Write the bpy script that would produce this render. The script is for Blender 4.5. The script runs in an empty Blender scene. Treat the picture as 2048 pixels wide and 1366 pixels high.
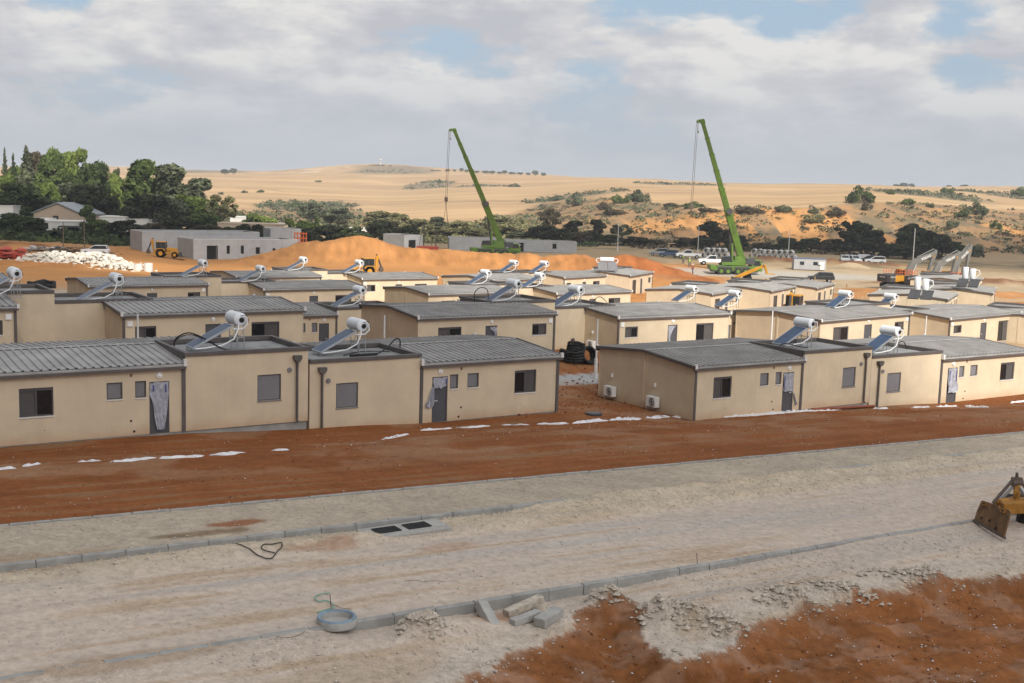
import bpy, bmesh, math, random
import numpy as np
from mathutils import Vector, Matrix
R = math.radians
random.seed(7); rng = np.random.default_rng(7)
SC = bpy.context.scene
COL = SC.collection
# ---------------------------------------------------------------- camera
F, YH, ROLL, CX, CY = 2350., 384., .030, 1024., 683.
PITCH = math.atan((CY - YH) / F)
_f = np.array([0, math.cos(PITCH), -math.sin(PITCH)]); _r = np.array([1., 0, 0]); _u = np.cross(_r, _f)
FW = _f; RT = math.cos(ROLL) * _r + math.sin(ROLL) * _u; UP = math.cos(ROLL) * _u - math.sin(ROLL) * _r
cam = bpy.data.cameras.new('camera'); co = bpy.data.objects.new('camera', cam); COL.objects.link(co)
cam.sensor_width = 36; cam.lens = 36 * F / 2048; cam.clip_start = .3; cam.clip_end = 30000
co.matrix_world = Matrix(((RT[0], UP[0], -FW[0], 0), (RT[1], UP[1], -FW[1], 0), (RT[2], UP[2], -FW[2], 0), (0, 0, 0, 1)))
SC.camera = co
# ---------------------------------------------------------------- light
SUN_EL = R(36); SUNH = np.array([.30, -.954])          # horizontal direction towards the sun (behind the camera, a little right)
SUNH = SUNH / np.linalg.norm(SUNH)
sl = bpy.data.lights.new('sun', 'SUN'); so = bpy.data.objects.new('sun', sl); COL.objects.link(so)
sl.energy = 5.0; sl.angle = R(.5); sl.color = (1, .945, .845)
sdir = Vector((SUNH[0] * math.cos(SUN_EL), SUNH[1] * math.cos(SUN_EL), math.sin(SUN_EL)))
so.rotation_euler = sdir.to_track_quat('Z', 'Y').to_euler(); so.location = (60, -120, 200)
SC.view_settings.view_transform = 'Standard'; SC.view_settings.look = 'None'; SC.view_settings.gamma = 1
SC.view_settings.exposure = 0.0
SC.cycles.max_bounces = 6; SC.cycles.diffuse_bounces = 2; SC.cycles.transparent_max_bounces = 12
W = bpy.data.worlds.new('World'); SC.world = W; W.use_nodes = True
nt = W.node_tree; N = nt.nodes; L = nt.links; N.clear()
def nd(tree, t, **k):
    n = tree.nodes.new(t)
    for a, b in k.items():
        if a.startswith('i_'):
            key = a[2:]; n.inputs[int(key) if key.isdigit() else key].default_value = b
        else: setattr(n, a, b)
    return n
def ramp(tree, stops, interp='LINEAR'):
    n = tree.nodes.new('ShaderNodeValToRGB'); n.color_ramp.interpolation = interp
    e = n.color_ramp.elements
    while len(e) < len(stops): e.new(.5)
    for i, (p, c) in enumerate(stops):
        e[i].position = p; e[i].color = tuple(c) + (1,) if len(c) == 3 else c
    return n
WS = .1
sky = nd(nt, 'ShaderNodeTexSky', sky_type='NISHITA', sun_disc=False, sun_elevation=SUN_EL,
         sun_rotation=math.atan2(SUNH[0], SUNH[1]), dust_density=2.5, air_density=1.2)
tc = nd(nt, 'ShaderNodeTexCoord')
sep = nd(nt, 'ShaderNodeSeparateXYZ'); L.new(tc.outputs['Generated'], sep.inputs[0])
mp = nd(nt, 'ShaderNodeMapping'); mp.inputs['Scale'].default_value = (7.5, 7.5, 19); mp.inputs['Location'].default_value = (3.1, .4, .7)
L.new(tc.outputs['Generated'], mp.inputs[0])
n1 = nd(nt, 'ShaderNodeTexNoise', i_Scale=1.0, i_Detail=12., i_Roughness=.56, i_Distortion=.12); L.new(mp.outputs[0], n1.inputs['Vector'])
mp2 = nd(nt, 'ShaderNodeMapping'); mp2.inputs['Scale'].default_value = (4, 4, 16); mp2.inputs['Location'].default_value = (7.3, 2.2, 3.15)
L.new(tc.outputs['Generated'], mp2.inputs[0])
n2 = nd(nt, 'ShaderNodeTexNoise', i_Scale=1.7, i_Detail=8., i_Roughness=.55); L.new(mp2.outputs[0], n2.inputs['Vector'])
def rgb(c): return tuple(x / WS for x in c)
cover = ramp(nt, [(.365, (0, 0, 0)), (.45, (1, 1, 1))]); L.new(n1.outputs['Fac'], cover.inputs[0])
# lit upper edges of the clouds: the same noise sampled a little higher up
mo = nd(nt, 'ShaderNodeVectorMath', operation='ADD'); L.new(mp.outputs[0], mo.inputs[0]); mo.inputs[1].default_value = (.10, -.05, .22)
n1b = nd(nt, 'ShaderNodeTexNoise', i_Scale=1.0, i_Detail=8., i_Roughness=.56, i_Distortion=.12); L.new(mo.outputs[0], n1b.inputs['Vector'])
df = nd(nt, 'ShaderNodeMath', operation='SUBTRACT'); L.new(n1.outputs['Fac'], df.inputs[0]); L.new(n1b.outputs['Fac'], df.inputs[1])
dm = nd(nt, 'ShaderNodeMath', operation='MULTIPLY_ADD', i_1=1.5); L.new(df.outputs[0], dm.inputs[0]); L.new(n2.outputs['Fac'], dm.inputs[2])
shade = ramp(nt, [(.32, rgb((.555, .565, .612))), (.50, rgb((.665, .665, .69))), (.68, rgb((.83, .82, .80)))]); L.new(dm.outputs[0], shade.inputs[0])
# clear patches: the sky texture lifted by thin haze
thin = nd(nt, 'ShaderNodeMix', data_type='RGBA', i_0=.72); L.new(sky.outputs[0], thin.inputs[6]); thin.inputs[7].default_value = rgb((.45, .60, .78)) + (1,)
m1 = nd(nt, 'ShaderNodeMix', data_type='RGBA'); L.new(cover.outputs[0], m1.inputs[0]); L.new(thin.outputs[2], m1.inputs[6]); L.new(shade.outputs[0], m1.inputs[7])
# haze bank along the horizon
hz = nd(nt, 'ShaderNodeMapRange', i_1=.012, i_2=.125, i_3=.97, i_4=.0); hz.interpolation_type = 'SMOOTHSTEP'; L.new(sep.outputs[2], hz.inputs[0])
m2 = nd(nt, 'ShaderNodeMix', data_type='RGBA'); L.new(hz.outputs[0], m2.inputs[0]); L.new(m1.outputs[2], m2.inputs[6]); m2.inputs[7].default_value = rgb((.525, .565, .628)) + (1,)
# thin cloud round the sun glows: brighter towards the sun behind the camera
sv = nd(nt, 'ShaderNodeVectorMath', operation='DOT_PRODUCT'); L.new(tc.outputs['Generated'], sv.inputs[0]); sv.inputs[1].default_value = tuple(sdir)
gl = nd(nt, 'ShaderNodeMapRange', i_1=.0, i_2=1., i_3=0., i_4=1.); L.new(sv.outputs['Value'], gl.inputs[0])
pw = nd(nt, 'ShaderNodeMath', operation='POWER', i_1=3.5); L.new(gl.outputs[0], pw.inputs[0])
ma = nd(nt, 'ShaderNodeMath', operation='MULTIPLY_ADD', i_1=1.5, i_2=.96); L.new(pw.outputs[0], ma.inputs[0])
# dimming factor added to the sky behind and left of the camera, to darken gables
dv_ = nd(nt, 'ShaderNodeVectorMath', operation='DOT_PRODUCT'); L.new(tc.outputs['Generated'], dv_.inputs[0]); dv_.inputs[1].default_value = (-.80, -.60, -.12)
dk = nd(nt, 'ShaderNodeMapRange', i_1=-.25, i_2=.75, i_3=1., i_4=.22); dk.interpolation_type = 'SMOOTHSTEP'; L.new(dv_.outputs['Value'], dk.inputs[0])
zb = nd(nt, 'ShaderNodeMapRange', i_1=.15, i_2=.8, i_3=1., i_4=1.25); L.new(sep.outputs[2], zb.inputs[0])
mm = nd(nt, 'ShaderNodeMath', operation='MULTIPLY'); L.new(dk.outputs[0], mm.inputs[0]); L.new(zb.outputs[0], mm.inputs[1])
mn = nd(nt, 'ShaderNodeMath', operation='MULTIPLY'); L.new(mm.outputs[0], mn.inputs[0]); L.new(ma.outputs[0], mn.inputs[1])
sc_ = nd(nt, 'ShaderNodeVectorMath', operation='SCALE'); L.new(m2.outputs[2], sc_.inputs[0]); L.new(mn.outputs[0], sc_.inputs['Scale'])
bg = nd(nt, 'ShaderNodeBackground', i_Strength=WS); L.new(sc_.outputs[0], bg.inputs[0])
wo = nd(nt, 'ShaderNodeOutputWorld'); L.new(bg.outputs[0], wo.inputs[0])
# ---------------------------------------------------------------- helpers
TH = R(32.9)
def ab(th): return np.array([math.cos(th), math.sin(th)]), np.array([-math.sin(th), math.cos(th)])
A2, B2 = ab(TH)
def ray(px, py): return FW + RT * (px - CX) / F - UP * (py - CY) / F
def yh(px): return YH + ROLL * (px - CX)
def on_z(px, py, z): d = ray(px, py); return d * (z / d[2])
def on_v(px, py, v): d = ray(px, py); return d * (v / (d[:2] @ B2))
def on_Y(px, py, y): d = ray(px, py); return d * (y / d[1])
def uv2(u, v): p = A2 * u + B2 * v; return float(p[0]), float(p[1])
class MB:
    def __init__(s): s.v = []; s.f = []; s.m = []
    def add(s, vs, fs, m=0):
        o = len(s.v); s.v += [tuple(float(c) for c in p) for p in vs]; s.f += [tuple(i + o for i in f) for f in fs]; s.m += [m] * len(fs); return s
    def box(s, x0, y0, z0, x1, y1, z1, m=0):
        vs = [(x, y, z) for z in (z0, z1) for y in (y0, y1) for x in (x0, x1)]
        return s.add(vs, [(0, 2, 3, 1), (4, 5, 7, 6), (0, 1, 5, 4), (2, 6, 7, 3), (0, 4, 6, 2), (1, 3, 7, 5)], m)
    def bar(s, p, q, w, h=None, m=0, up=(0, 0, 1), w2=None, h2=None):     # rectangular bar from p to q
        p, q = Vector(p), Vector(q); h = h or w; w2 = w2 or w; h2 = h2 or h
        d = (q - p).normalized(); up = Vector(up)
        if abs(d.dot(up)) > .98: up = Vector((1, 0, 0))
        sd = d.cross(up).normalized(); u = sd.cross(d)
        vs = []
        for c, a, b in ((p, w, h), (q, w2, h2)):
            vs += [c - sd * a / 2 - u * b / 2, c + sd * a / 2 - u * b / 2, c + sd * a / 2 + u * b / 2, c - sd * a / 2 + u * b / 2]
        return s.add(vs, [(3, 2, 1, 0), (4, 5, 6, 7), (0, 1, 5, 4), (1, 2, 6, 5), (2, 3, 7, 6), (3, 0, 4, 7)], m)
    def cyl(s, p, q, r0, r1=None, n=12, m=0, cap=True, mc=None):
        p, q = Vector(p), Vector(q); r1 = r0 if r1 is None else r1
        d = (q - p).normalized(); a = d.orthogonal().normalized(); b = d.cross(a)
        vs = [c + (a * math.cos(2 * math.pi * i / n) + b * math.sin(2 * math.pi * i / n)) * r for c, r in ((p, r0), (q, r1)) for i in range(n)]
        s.add(vs, [(i, (i + 1) % n, n + (i + 1) % n, n + i) for i in range(n)], m)
        if cap: s.add(vs, [tuple(range(n - 1, -1, -1)), tuple(range(n, 2 * n))], m if mc is None else mc)
        return s
    def tube(s, pts, r, n=6, m=0):
        pts = [Vector(p) for p in pts]; rs = r if isinstance(r, (list, tuple)) else [r] * len(pts)
        vs = []; fs = []; a = None
        for i, p in enumerate(pts):
            d = (pts[min(i + 1, len(pts) - 1)] - pts[max(i - 1, 0)]).normalized()
            a = d.orthogonal().normalized() if a is None else (a - d * a.dot(d)).normalized()
            b = d.cross(a)
            vs += [p + (a * math.cos(2 * math.pi * k / n) + b * math.sin(2 * math.pi * k / n)) * rs[i] for k in range(n)]
        for i in range(len(pts) - 1):
            fs += [(i * n + k, i * n + (k + 1) % n, (i + 1) * n + (k + 1) % n, (i + 1) * n + k) for k in range(n)]
        fs += [tuple(range(n - 1, -1, -1)), tuple(range((len(pts) - 1) * n, len(pts) * n))]
        return s.add(vs, fs, m)
    def prism(s, poly, a0, a1, axis='y', m=0):                     # polygon in the two other axes, extruded along axis
        n = len(poly)
        def P(c, a): return {'y': (c[0], a, c[1]), 'x': (a, c[0], c[1]), 'z': (c[0], c[1], a)}[axis]
        vs = [P(c, a0) for c in poly] + [P(c, a1) for c in poly]
        return s.add(vs, [tuple(range(n)), tuple(range(2 * n - 1, n - 1, -1))] + [(i, n + i, n + (i + 1) % n, (i + 1) % n) for i in range(n)], m)
    def lathe(s, prof, c=(0, 0, 0), n=20, m=0):
        vs = [(c[0] + r * math.cos(2 * math.pi * i / n), c[1] + r * math.sin(2 * math.pi * i / n), c[2] + z) for r, z in prof for i in range(n)]
        return s.add(vs, [(j * n + i, j * n + (i + 1) % n, (j + 1) * n + (i + 1) % n, (j + 1) * n + i) for j in range(len(prof) - 1) for i in range(n)], m)
    def build(s, name, mats, parent=None, loc=None, rot=None, smooth=False, bevel=0, fixn=True):
        me = bpy.data.meshes.new(name); me.from_pydata(s.v, [], s.f)
        mats = mats if isinstance(mats, (list, tuple)) else [mats]
        for x in mats: me.materials.append(x)
        me.polygons.foreach_set('material_index', s.m)
        if fixn:
            b = bmesh.new(); b.from_mesh(me); bmesh.ops.recalc_face_normals(b, faces=b.faces); b.to_mesh(me); b.free()
        if smooth:
            me.polygons.foreach_set('use_smooth', [True] * len(me.polygons)); me.set_sharp_from_angle(angle=R(40))
        me.update()
        o = bpy.data.objects.new(name, me); COL.objects.link(o)
        if parent: o.parent = parent
        if loc is not None: o.location = loc
        if rot is not None: o.rotation_euler = rot
        if bevel:
            md = o.modifiers.new('bevel', 'BEVEL'); md.width = bevel; md.segments = 2; md.limit_method = 'ANGLE'
        return o
def tag(o, label, cat, group=None):
    o['label'] = label; o['category'] = cat
    if group: o['group'] = group
    return o
def thing(name, label, cat, loc=(0, 0, 0), rz=0, group=None):
    o = bpy.data.objects.new(name, None); COL.objects.link(o); o.location = loc; o.rotation_euler = (0, 0, rz); o.empty_display_size = .3
    return tag(o, label, cat, group)
def stuff(o): o['kind'] = 'stuff'; return o
def struct(o): o['kind'] = 'structure'; return o
def copy_tree(o, label=None, parent=None, loc=None, rot=None, scale=None):
    c = o.copy(); COL.objects.link(c)
    if parent: c.parent = parent
    if label: c['label'] = label
    if loc is not None: c.location = loc
    if rot is not None: c.rotation_euler = rot
    if scale is not None: c.scale = scale
    for ch in o.children: copy_tree(ch, parent=c)
    return c
# ---------------------------------------------------------------- materials
def mat(name, col, rough=.7, amp=.12, scale=6., metal=0, bump=0, detail=4, spec=.3, stretch=None, col2=None, rnd=0):
    m = bpy.data.materials.new(name); m.use_nodes = True; t = m.node_tree; b = t.nodes['Principled BSDF']
    b.inputs['Roughness'].default_value = rough; b.inputs['Metallic'].default_value = metal; b.inputs['Specular IOR Level'].default_value = spec
    tcn = nd(t, 'ShaderNodeTexCoord'); src = tcn.outputs['Object']
    if stretch:
        mpn = nd(t, 'ShaderNodeMapping'); mpn.inputs['Scale'].default_value = stretch; t.links.new(src, mpn.inputs[0]); src = mpn.outputs[0]
    oi = nd(t, 'ShaderNodeObjectInfo'); ad = nd(t, 'ShaderNodeVectorMath', operation='ADD'); ml = nd(t, 'ShaderNodeMath', operation='MULTIPLY', i_1=37.)
    t.links.new(oi.outputs['Random'], ml.inputs[0]); t.links.new(src, ad.inputs[0]); t.links.new(ml.outputs[0], ad.inputs[1])
    nz = nd(t, 'ShaderNodeTexNoise', i_Scale=scale, i_Detail=float(detail), i_Roughness=.6); t.links.new(ad.outputs[0], nz.inputs['Vector'])
    c2 = col2 or tuple(min(1, c * (1 + amp)) for c in col); c1 = col if col2 else tuple(c * (1 - amp) for c in col)
    rp = ramp(t, [(.32, c1), (.68, c2)]); t.links.new(nz.outputs['Fac'], rp.inputs[0])
    out = rp.outputs[0]
    if rnd:
        hs = nd(t, 'ShaderNodeHueSaturation'); mr = nd(t, 'ShaderNodeMapRange', i_3=1 - rnd, i_4=1 + rnd); t.links.new(oi.outputs['Random'], mr.inputs[0])
        t.links.new(mr.outputs[0], hs.inputs['Value']); t.links.new(out, hs.inputs['Color']); out = hs.outputs[0]
    t.links.new(out, b.inputs['Base Color'])
    if bump:
        bp = nd(t, 'ShaderNodeBump', i_Strength=bump, i_Distance=.02); t.links.new(nz.outputs['Fac'], bp.inputs['Height']); t.links.new(bp.outputs[0], b.inputs['Normal'])
    return m
def plaster(name, col):
    m = mat(name, col, .9, .075, .9, bump=.12, detail=7, spec=.1, rnd=.05); t = m.node_tree; b = t.nodes['Principled BSDF']
    old = b.inputs['Base Color'].links[0].from_socket
    tcn = nd(t, 'ShaderNodeTexCoord'); sp = nd(t, 'ShaderNodeSeparateXYZ'); t.links.new(tcn.outputs['Object'], sp.inputs[0])
    nz = nd(t, 'ShaderNodeTexNoise', i_Scale=1.4, i_Detail=5.); t.links.new(tcn.outputs['Object'], nz.inputs['Vector'])
    mr = nd(t, 'ShaderNodeMapRange', i_1=.0, i_2=.5, i_3=.7, i_4=.0); t.links.new(sp.outputs[2], mr.inputs[0])
    mu = nd(t, 'ShaderNodeMath', operation='MULTIPLY'); t.links.new(mr.outputs[0], mu.inputs[0]); t.links.new(nz.outputs['Fac'], mu.inputs[1])
    mx = nd(t, 'ShaderNodeMix', data_type='RGBA'); t.links.new(mu.outputs[0], mx.inputs[0]); t.links.new(old, mx.inputs[6]); mx.inputs[7].default_value = (.42, .2, .085, 1)
    # faint vertical rain streaks
    mp_ = nd(t, 'ShaderNodeMapping'); mp_.inputs['Scale'].default_value = (3.2, 3.2, .22); t.links.new(tcn.outputs['Object'], mp_.inputs[0])
    n3 = nd(t, 'ShaderNodeTexNoise', i_Scale=1.6, i_Detail=3.); t.links.new(mp_.outputs[0], n3.inputs['Vector'])
    r3 = ramp(t, [(.35, (.975, .975, .98)), (.6, (1, 1, 1))]); t.links.new(n3.outputs['Fac'], r3.inputs[0])
    m3 = nd(t, 'ShaderNodeMix', data_type='RGBA', blend_type='MULTIPLY', i_0=1.); t.links.new(mx.outputs[2], m3.inputs[6]); t.links.new(r3.outputs[0], m3.inputs[7])
    t.links.new(m3.outputs[2], b.inputs['Base Color'])
    return m
M = {}
M['plaster'] = plaster('plaster', (.625, .52, .375))
M['roof'] = mat('roof_sheet', (.315, .305, .295), .72, .2, .8, detail=7, spec=.15, rnd=.08)
M['trim'] = mat('dark_trim', (.105, .093, .088), .55, .15, 2.)
M['deck'] = mat('roof_deck', (.25, .25, .25), .85, .22, 1.2, detail=7)
M['frame'] = mat('window_frame', (.085, .08, .085), .5, .08, 3.)
M['shutter'] = mat('shutter_grey', (.185, .18, .19), .6, .06, 2.)
M['pane'] = mat('dark_glass', (.012, .013, .015), .12, .1, 2., spec=.5)
M['screen'] = mat('insect_screen', (.085, .078, .075), .8, .08, 3.)
M['door'] = mat('grey_door', (.085, .085, .095), .5, .06, 2.)
M['white'] = mat('white_plastic', (.78, .78, .77), .45, .04, 3.)
M['sill'] = mat('pale_sill', (.66, .64, .62), .7, .06, 3.)
M['tank'] = mat('tank_enamel', (.74, .77, .80), .35, .03, 2.)
M['collector'] = mat('collector_glass', (.035, .065, .125), .32, .2, 1.5, spec=.22, rnd=.15)
M['alu'] = mat('aluminium', (.45, .47, .5), .4, .08, 3., metal=.6)
M['steel'] = mat('galvanised_steel', (.36, .37, .38), .5, .12, 4., metal=.5)
M['black'] = mat('black_rubber', (.017, .017, .018), .6, .3, 4.)
M['film'] = mat('plastic_film', (.34, .35, .40), .35, .25, 5., spec=.5)
M['film_blue'] = mat('film_print', (.06, .08, .25), .5, .1, 4.)
M['sheet'] = mat('white_sheeting', (.66, .65, .66), .6, .14, 3., bump=.4)
M['concrete'] = mat('concrete', (.36, .35, .325), .9, .16, 3., bump=.2, detail=7)
M['kerb'] = mat('kerb_concrete', (.30, .295, .28), .9, .2, 2.2, bump=.25, detail=7)
M['precast'] = mat('precast_grey', (.40, .40, .405), .9, .1, .7, detail=7)
M['dark'] = mat('dark_inside', (.012, .011, .011), .9, .2, 2.)
M['green'] = mat('crane_green', (.092, .172, .024), .5, .22, 1.2)
M['yellow'] = mat('machine_yellow', (.50, .24, .022), .45, .1, 1.5)
M['grader'] = mat('worn_yellow', (.36, .165, .025), .6, .35, 3., bump=.2, detail=7)
M['rust'] = mat('rusty_plate', (.17, .095, .045), .8, .4, 3.5, bump=.3, detail=8)
M['grime'] = mat('greasy_steel', (.10, .075, .06), .6, .4, 6.)
M['tyre'] = mat('tyre', (.022, .021, .02), .85, .3, 6.)
M['charcoal'] = mat('charcoal_paint', (.055, .055, .06), .5, .15, 2.)
M['exc'] = mat('boom_grey', (.16, .155, .14), .5, .12, 2.)
M['orange'] = mat('safety_orange', (.62, .13, .03), .5, .1, 3.)
M['carwhite'] = mat('car_white', (.70, .71, .73), .3, .03, 2.)
M['carsilver'] = mat('car_silver', (.30, .32, .35), .3, .05, 2., metal=.3)
M['carblue'] = mat('car_blue', (.06, .09, .16), .3, .05, 2.)
M['cardark'] = mat('car_dark', (.03, .032, .035), .35, .05, 2.)
M['glass'] = mat('vehicle_glass', (.02, .028, .035), .1, .1, 2., spec=.6)
M['red'] = mat('red_formwork', (.38, .055, .03), .6, .2, 3.)
M['wood'] = mat('raw_timber', (.34, .22, .11), .8, .2, 4.)
M['skin'] = mat('skin', (.42, .24, .16), .6, .05, 5.)
M['cloth'] = mat('work_trousers', (.05, .055, .08), .9, .15, 6.)
M['vest'] = mat('red_orange_vest', (.65, .09, .03), .7, .08, 6.)
M['vest_g'] = mat('yellow_green_vest', (.45, .62, .06), .7, .08, 6.)
M['wallw'] = mat('village_white', (.62, .60, .56), .9, .06, .8)
M['walltan'] = mat('village_tan', (.42, .33, .25), .9, .06, .8)
M['tile'] = mat('grey_tiles', (.24, .26, .28), .8, .15, 2.)
M['rubble'] = mat('white_rubble', (.72, .68, .60), .9, .12, 2.)
M['pebble'] = mat('limestone', (.46, .40, .33), .95, .28, 9.)
M['clod'] = mat('red_clod', (.17, .058, .022), .95, .35, 9.)
M['bark'] = mat('bark', (.15, .12, .09), .95, .25, 3.)
M['rope'] = mat('green_rope', (.16, .36, .28), .7, .1, 5.)
M['ringblue'] = mat('blue_grey_rim', (.20, .27, .34), .8, .2, 3.)
M['redpipe'] = mat('red_brown_pipe', (.24, .07, .035), .6, .1, 3.)
def leaf(name, c1, c2, sc=.45):
    m = mat(name, c1, .8, .1, sc, detail=5, col2=c2, spec=.1, rnd=.12)
    return m
M['lf_dark'] = leaf('leaf_dark', (.024, .036, .014), (.075, .098, .036))
M['lf_mid'] = leaf('leaf_mid', (.045, .066, .020), (.125, .165, .050))
M['lf_light'] = leaf('leaf_light', (.075, .105, .025), (.21, .265, .065))
M['lf_grey'] = leaf('leaf_grey', (.055, .064, .036), (.15, .168, .095))
M['lf_olive'] = leaf('leaf_olive', (.11, .105, .050), (.27, .255, .125))
M['lf_brown'] = leaf('leaf_brown', (.05, .042, .028), (.13, .105, .065))
M['lf_deep'] = leaf('leaf_deep', (.016, .020, .011), (.055, .062, .030))
# ---------------------------------------------------------------- where the houses stand
HD, HL = 8.1, 13.1
HOUSES = {}
def house_at(key, mode, Q, th, eave, sx=1., sy=1.):
    HOUSES[key] = dict(mode=mode, Q=np.array(Q[:2], float), th=th, eave=eave, sx=sx, sy=sy)
def row(key, mode, u, v, eave, sx=1.): house_at(key, mode, uv2(u, v), TH, eave, sx)
row('A', 1, 6.95, 47.3, -7.55); row('D', 2, 33.4, 47.3, -8.14, 1.013)
row('E', 1, 40.35, 45, -8.79, 1.022); row('H', 2, 68.9, 45, -9.33, 1.156)
row('K', 4, .8, 64.5, -6.78); row('L', 3, 27.0, 64.5, -7.36); row('M', 4, 34.7, 64.5, -8.13); row('R', 3, 60.9, 64.5, -8.63)
def uvof(P): return float(P[:2] @ A2), float(P[:2] @ B2)
p = on_v(674.5, 632, 80.); u, v = uvof(p); row('S', 1, u - 7.7, 80., float(p[2]))
def pair(k1, k2, px1, py1, px2, py2, th, v=None, Y=None):
    P = on_v(px1, py1, v) if v else on_Y(px1, py1, Y)
    a, b = ab(th); d = ray(px2, py2); t = (P[:2] @ b) / (d[:2] @ b); P2 = d * t
    sx = np.linalg.norm(P2[:2] - P[:2]) / 2 / HL
    if k1: house_at(k1, 4, P, th, float(P[2]), sx)
    if k2: house_at(k2, 3, P2, th, float(P2[2]), sx)
pair('N', 'O', 178, 576, 730, 578, TH, v=101.)
p = on_v(20, 566, 101.); house_at('J', 3, p, TH, float(p[2]))
pair('P', 'Q', 473, 557.5, 874, 558, TH, v=120.)
pair('T', 'U', 857, 592, 1261, 585, R(37), Y=112.)
pair('V', 'W', 986, 564, 1211, 553, R(50), Y=138.)
def corner(key, px, py, Y, th, sx=1., sy=1., mode=4):
    P = on_Y(px, py, Y); house_at(key, mode, P, th, float(P[2]), sx, sy)
corner('X', 1258.8, 554, 160., R(66)); corner('Y', 1422, 591, 136., R(60)); corner('Z', 1541, 585, 143., R(61)); corner('Z2', 1632, 579, 151., R(63))
p = on_v(1483, 630, 77.); u, v = uvof(p); row('R1', 1, u - 13.1, 77., float(p[2]) - .35)
pair('R2', 'R3', 1641, 645, 2038, 628, R(41), Y=97.)
for k in ('R2', 'R3'): HOUSES[k]['sy'] = 1.08
corner('RX', 2125, 645, 116., R(60)); corner('FA', 1983, 590, 136., R(66)); corner('FB', 1893, 602, 127., R(64)); corner('FC', 1945, 567, 160., R(62))
for h in HOUSES.values(): h['z'] = h['eave'] - 2.65
def hlocal(k, x, y, z=0.):                                     # canonical house coordinates -> world
    h = HOUSES[k]; a, b = ab(h['th']); m = h['mode']; x = x * h['sx']; y = y * h['sy']
    p = h['Q'] + {1: x * a + y * b, 2: -x * a + y * b, 3: -x * a + (HD * h['sy'] - y) * b, 4: x * a + (HD * h['sy'] - y) * b}[m]
    return np.array([p[0], p[1], h['z'] + z])
# ---------------------------------------------------------------- terrain heights
def _hash(ix, iy, s):
    h = (ix.astype(np.int64) * 374761393 + iy.astype(np.int64) * 668265263 + s * 974634217) & 0x7fffffff
    h = ((h ^ (h >> 13)) * 1274126177) & 0x7fffffff
    return ((h ^ (h >> 16)) & 0xffff) / 65535.
def vnoise(x, y, s=0):
    ix = np.floor(x); iy = np.floor(y); fx = x - ix; fy = y - iy; ix = ix.astype(np.int64); iy = iy.astype(np.int64)
    fx = fx * fx * (3 - 2 * fx); fy = fy * fy * (3 - 2 * fy)
    a = _hash(ix, iy, s); b = _hash(ix + 1, iy, s); c = _hash(ix, iy + 1, s); d = _hash(ix + 1, iy + 1, s)
    return (a * (1 - fx) + b * fx) * (1 - fy) + (c * (1 - fx) + d * fx) * fy
def fbm(x, y, s=0, o=4, g=.5):
    r = 0; a = 1; t = 0
    for i in range(o): r = r + a * vnoise(x, y, s + i * 17); t += a; a *= g; x = x * 2.03 + 5.1; y = y * 2.03 + 1.7
    return r / t
def sst(a, b, x): t = np.clip((x - a) / (b - a), 0, 1); return t * t * (3 - 2 * t)
def VK1(u): return 21.15 + .0235 * (u - 5)                      # near kerb line, far kerb line, back edge of the pavement
def VK2(u): return 27.2 + .036 * (u - 8)
def VK3(u): return 30.4 + .012 * (u - 10)
def zroad(u): return -8.9 - .0335 * (u - 11.35)
ctl = []
for k in HOUSES:
    zz = HOUSES[k]['z'] - .07
    for x, y in ((0, 0), (6.5, 0), (13.1, 0), (0, 8.1), (6.5, 8.1), (13.1, 8.1)): ctl.append((*hlocal(k, x, y)[:2], zz))
for u in range(-60, 130, 7):
    z = max(zroad(u), -12.6)
    for v in (15, 22, 28, 31): ctl.append((*uv2(u, v), z))
    ctl.append((*uv2(u, 36), z - .25)); ctl.append((*uv2(u, 5), z + .3)); ctl.append((*uv2(u, -12), z + .3))
for px in range(-500, 2700, 110):
    for Y, z in ((178, -13.3), (195, -13.4), (215, -13.4)): ctl.append(((px - CX) / F * Y, Y, z + (.9 if px < 350 else 0)))
for px, Y, z in ((60, 118, -11.6), (230, 140, -12.3), (60, 150, -12.2), (620, 148, -13.1), (1280, 140, -13.4), (1700, 130, -13.4), (2150, 150, -13)):
    ctl.append(((px - CX) / F * Y, Y, z))
ctl = np.array(ctl)
GX = np.arange(-150, 211, 1.5); GY = np.arange(-30, 224, 1.5)
gx, gy = np.meshgrid(GX, GY); num = np.zeros_like(gx); den = np.zeros_like(gx)
for cx_, cy_, cz_ in ctl:
    w = 1 / ((gx - cx_) ** 2 + (gy - cy_) ** 2 + 2.) ** 2; num += w * cz_; den += w
G = num / den
for _ in range(3):
    P_ = np.pad(G, 1, 'edge'); G = (P_[:-2, 1:-1] + P_[2:, 1:-1] + P_[1:-1, :-2] + P_[1:-1, 2:] + 2 * G) / 6
def bil(g, xs, ys, x, y):
    fx = np.clip((x - xs[0]) / (xs[1] - xs[0]), 0, len(xs) - 1.001); fy = np.clip((y - ys[0]) / (ys[1] - ys[0]), 0, len(ys) - 1.001)
    ix = fx.astype(int); iy = fy.astype(int); fx = fx - ix; fy = fy - iy
    return (g[iy, ix] * (1 - fx) + g[iy, ix + 1] * fx) * (1 - fy) + (g[iy + 1, ix] * (1 - fx) + g[iy + 1, ix + 1] * fx) * fy
HXP = np.array([-700, 0, 250, 500, 750, 1000, 1250, 1500, 1750, 2048, 2700.])
HZ = np.array([200, 300, 350, 380, 410, 450, 500, 650, 900, 1300, 1800, 2400, 6000.])
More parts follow.
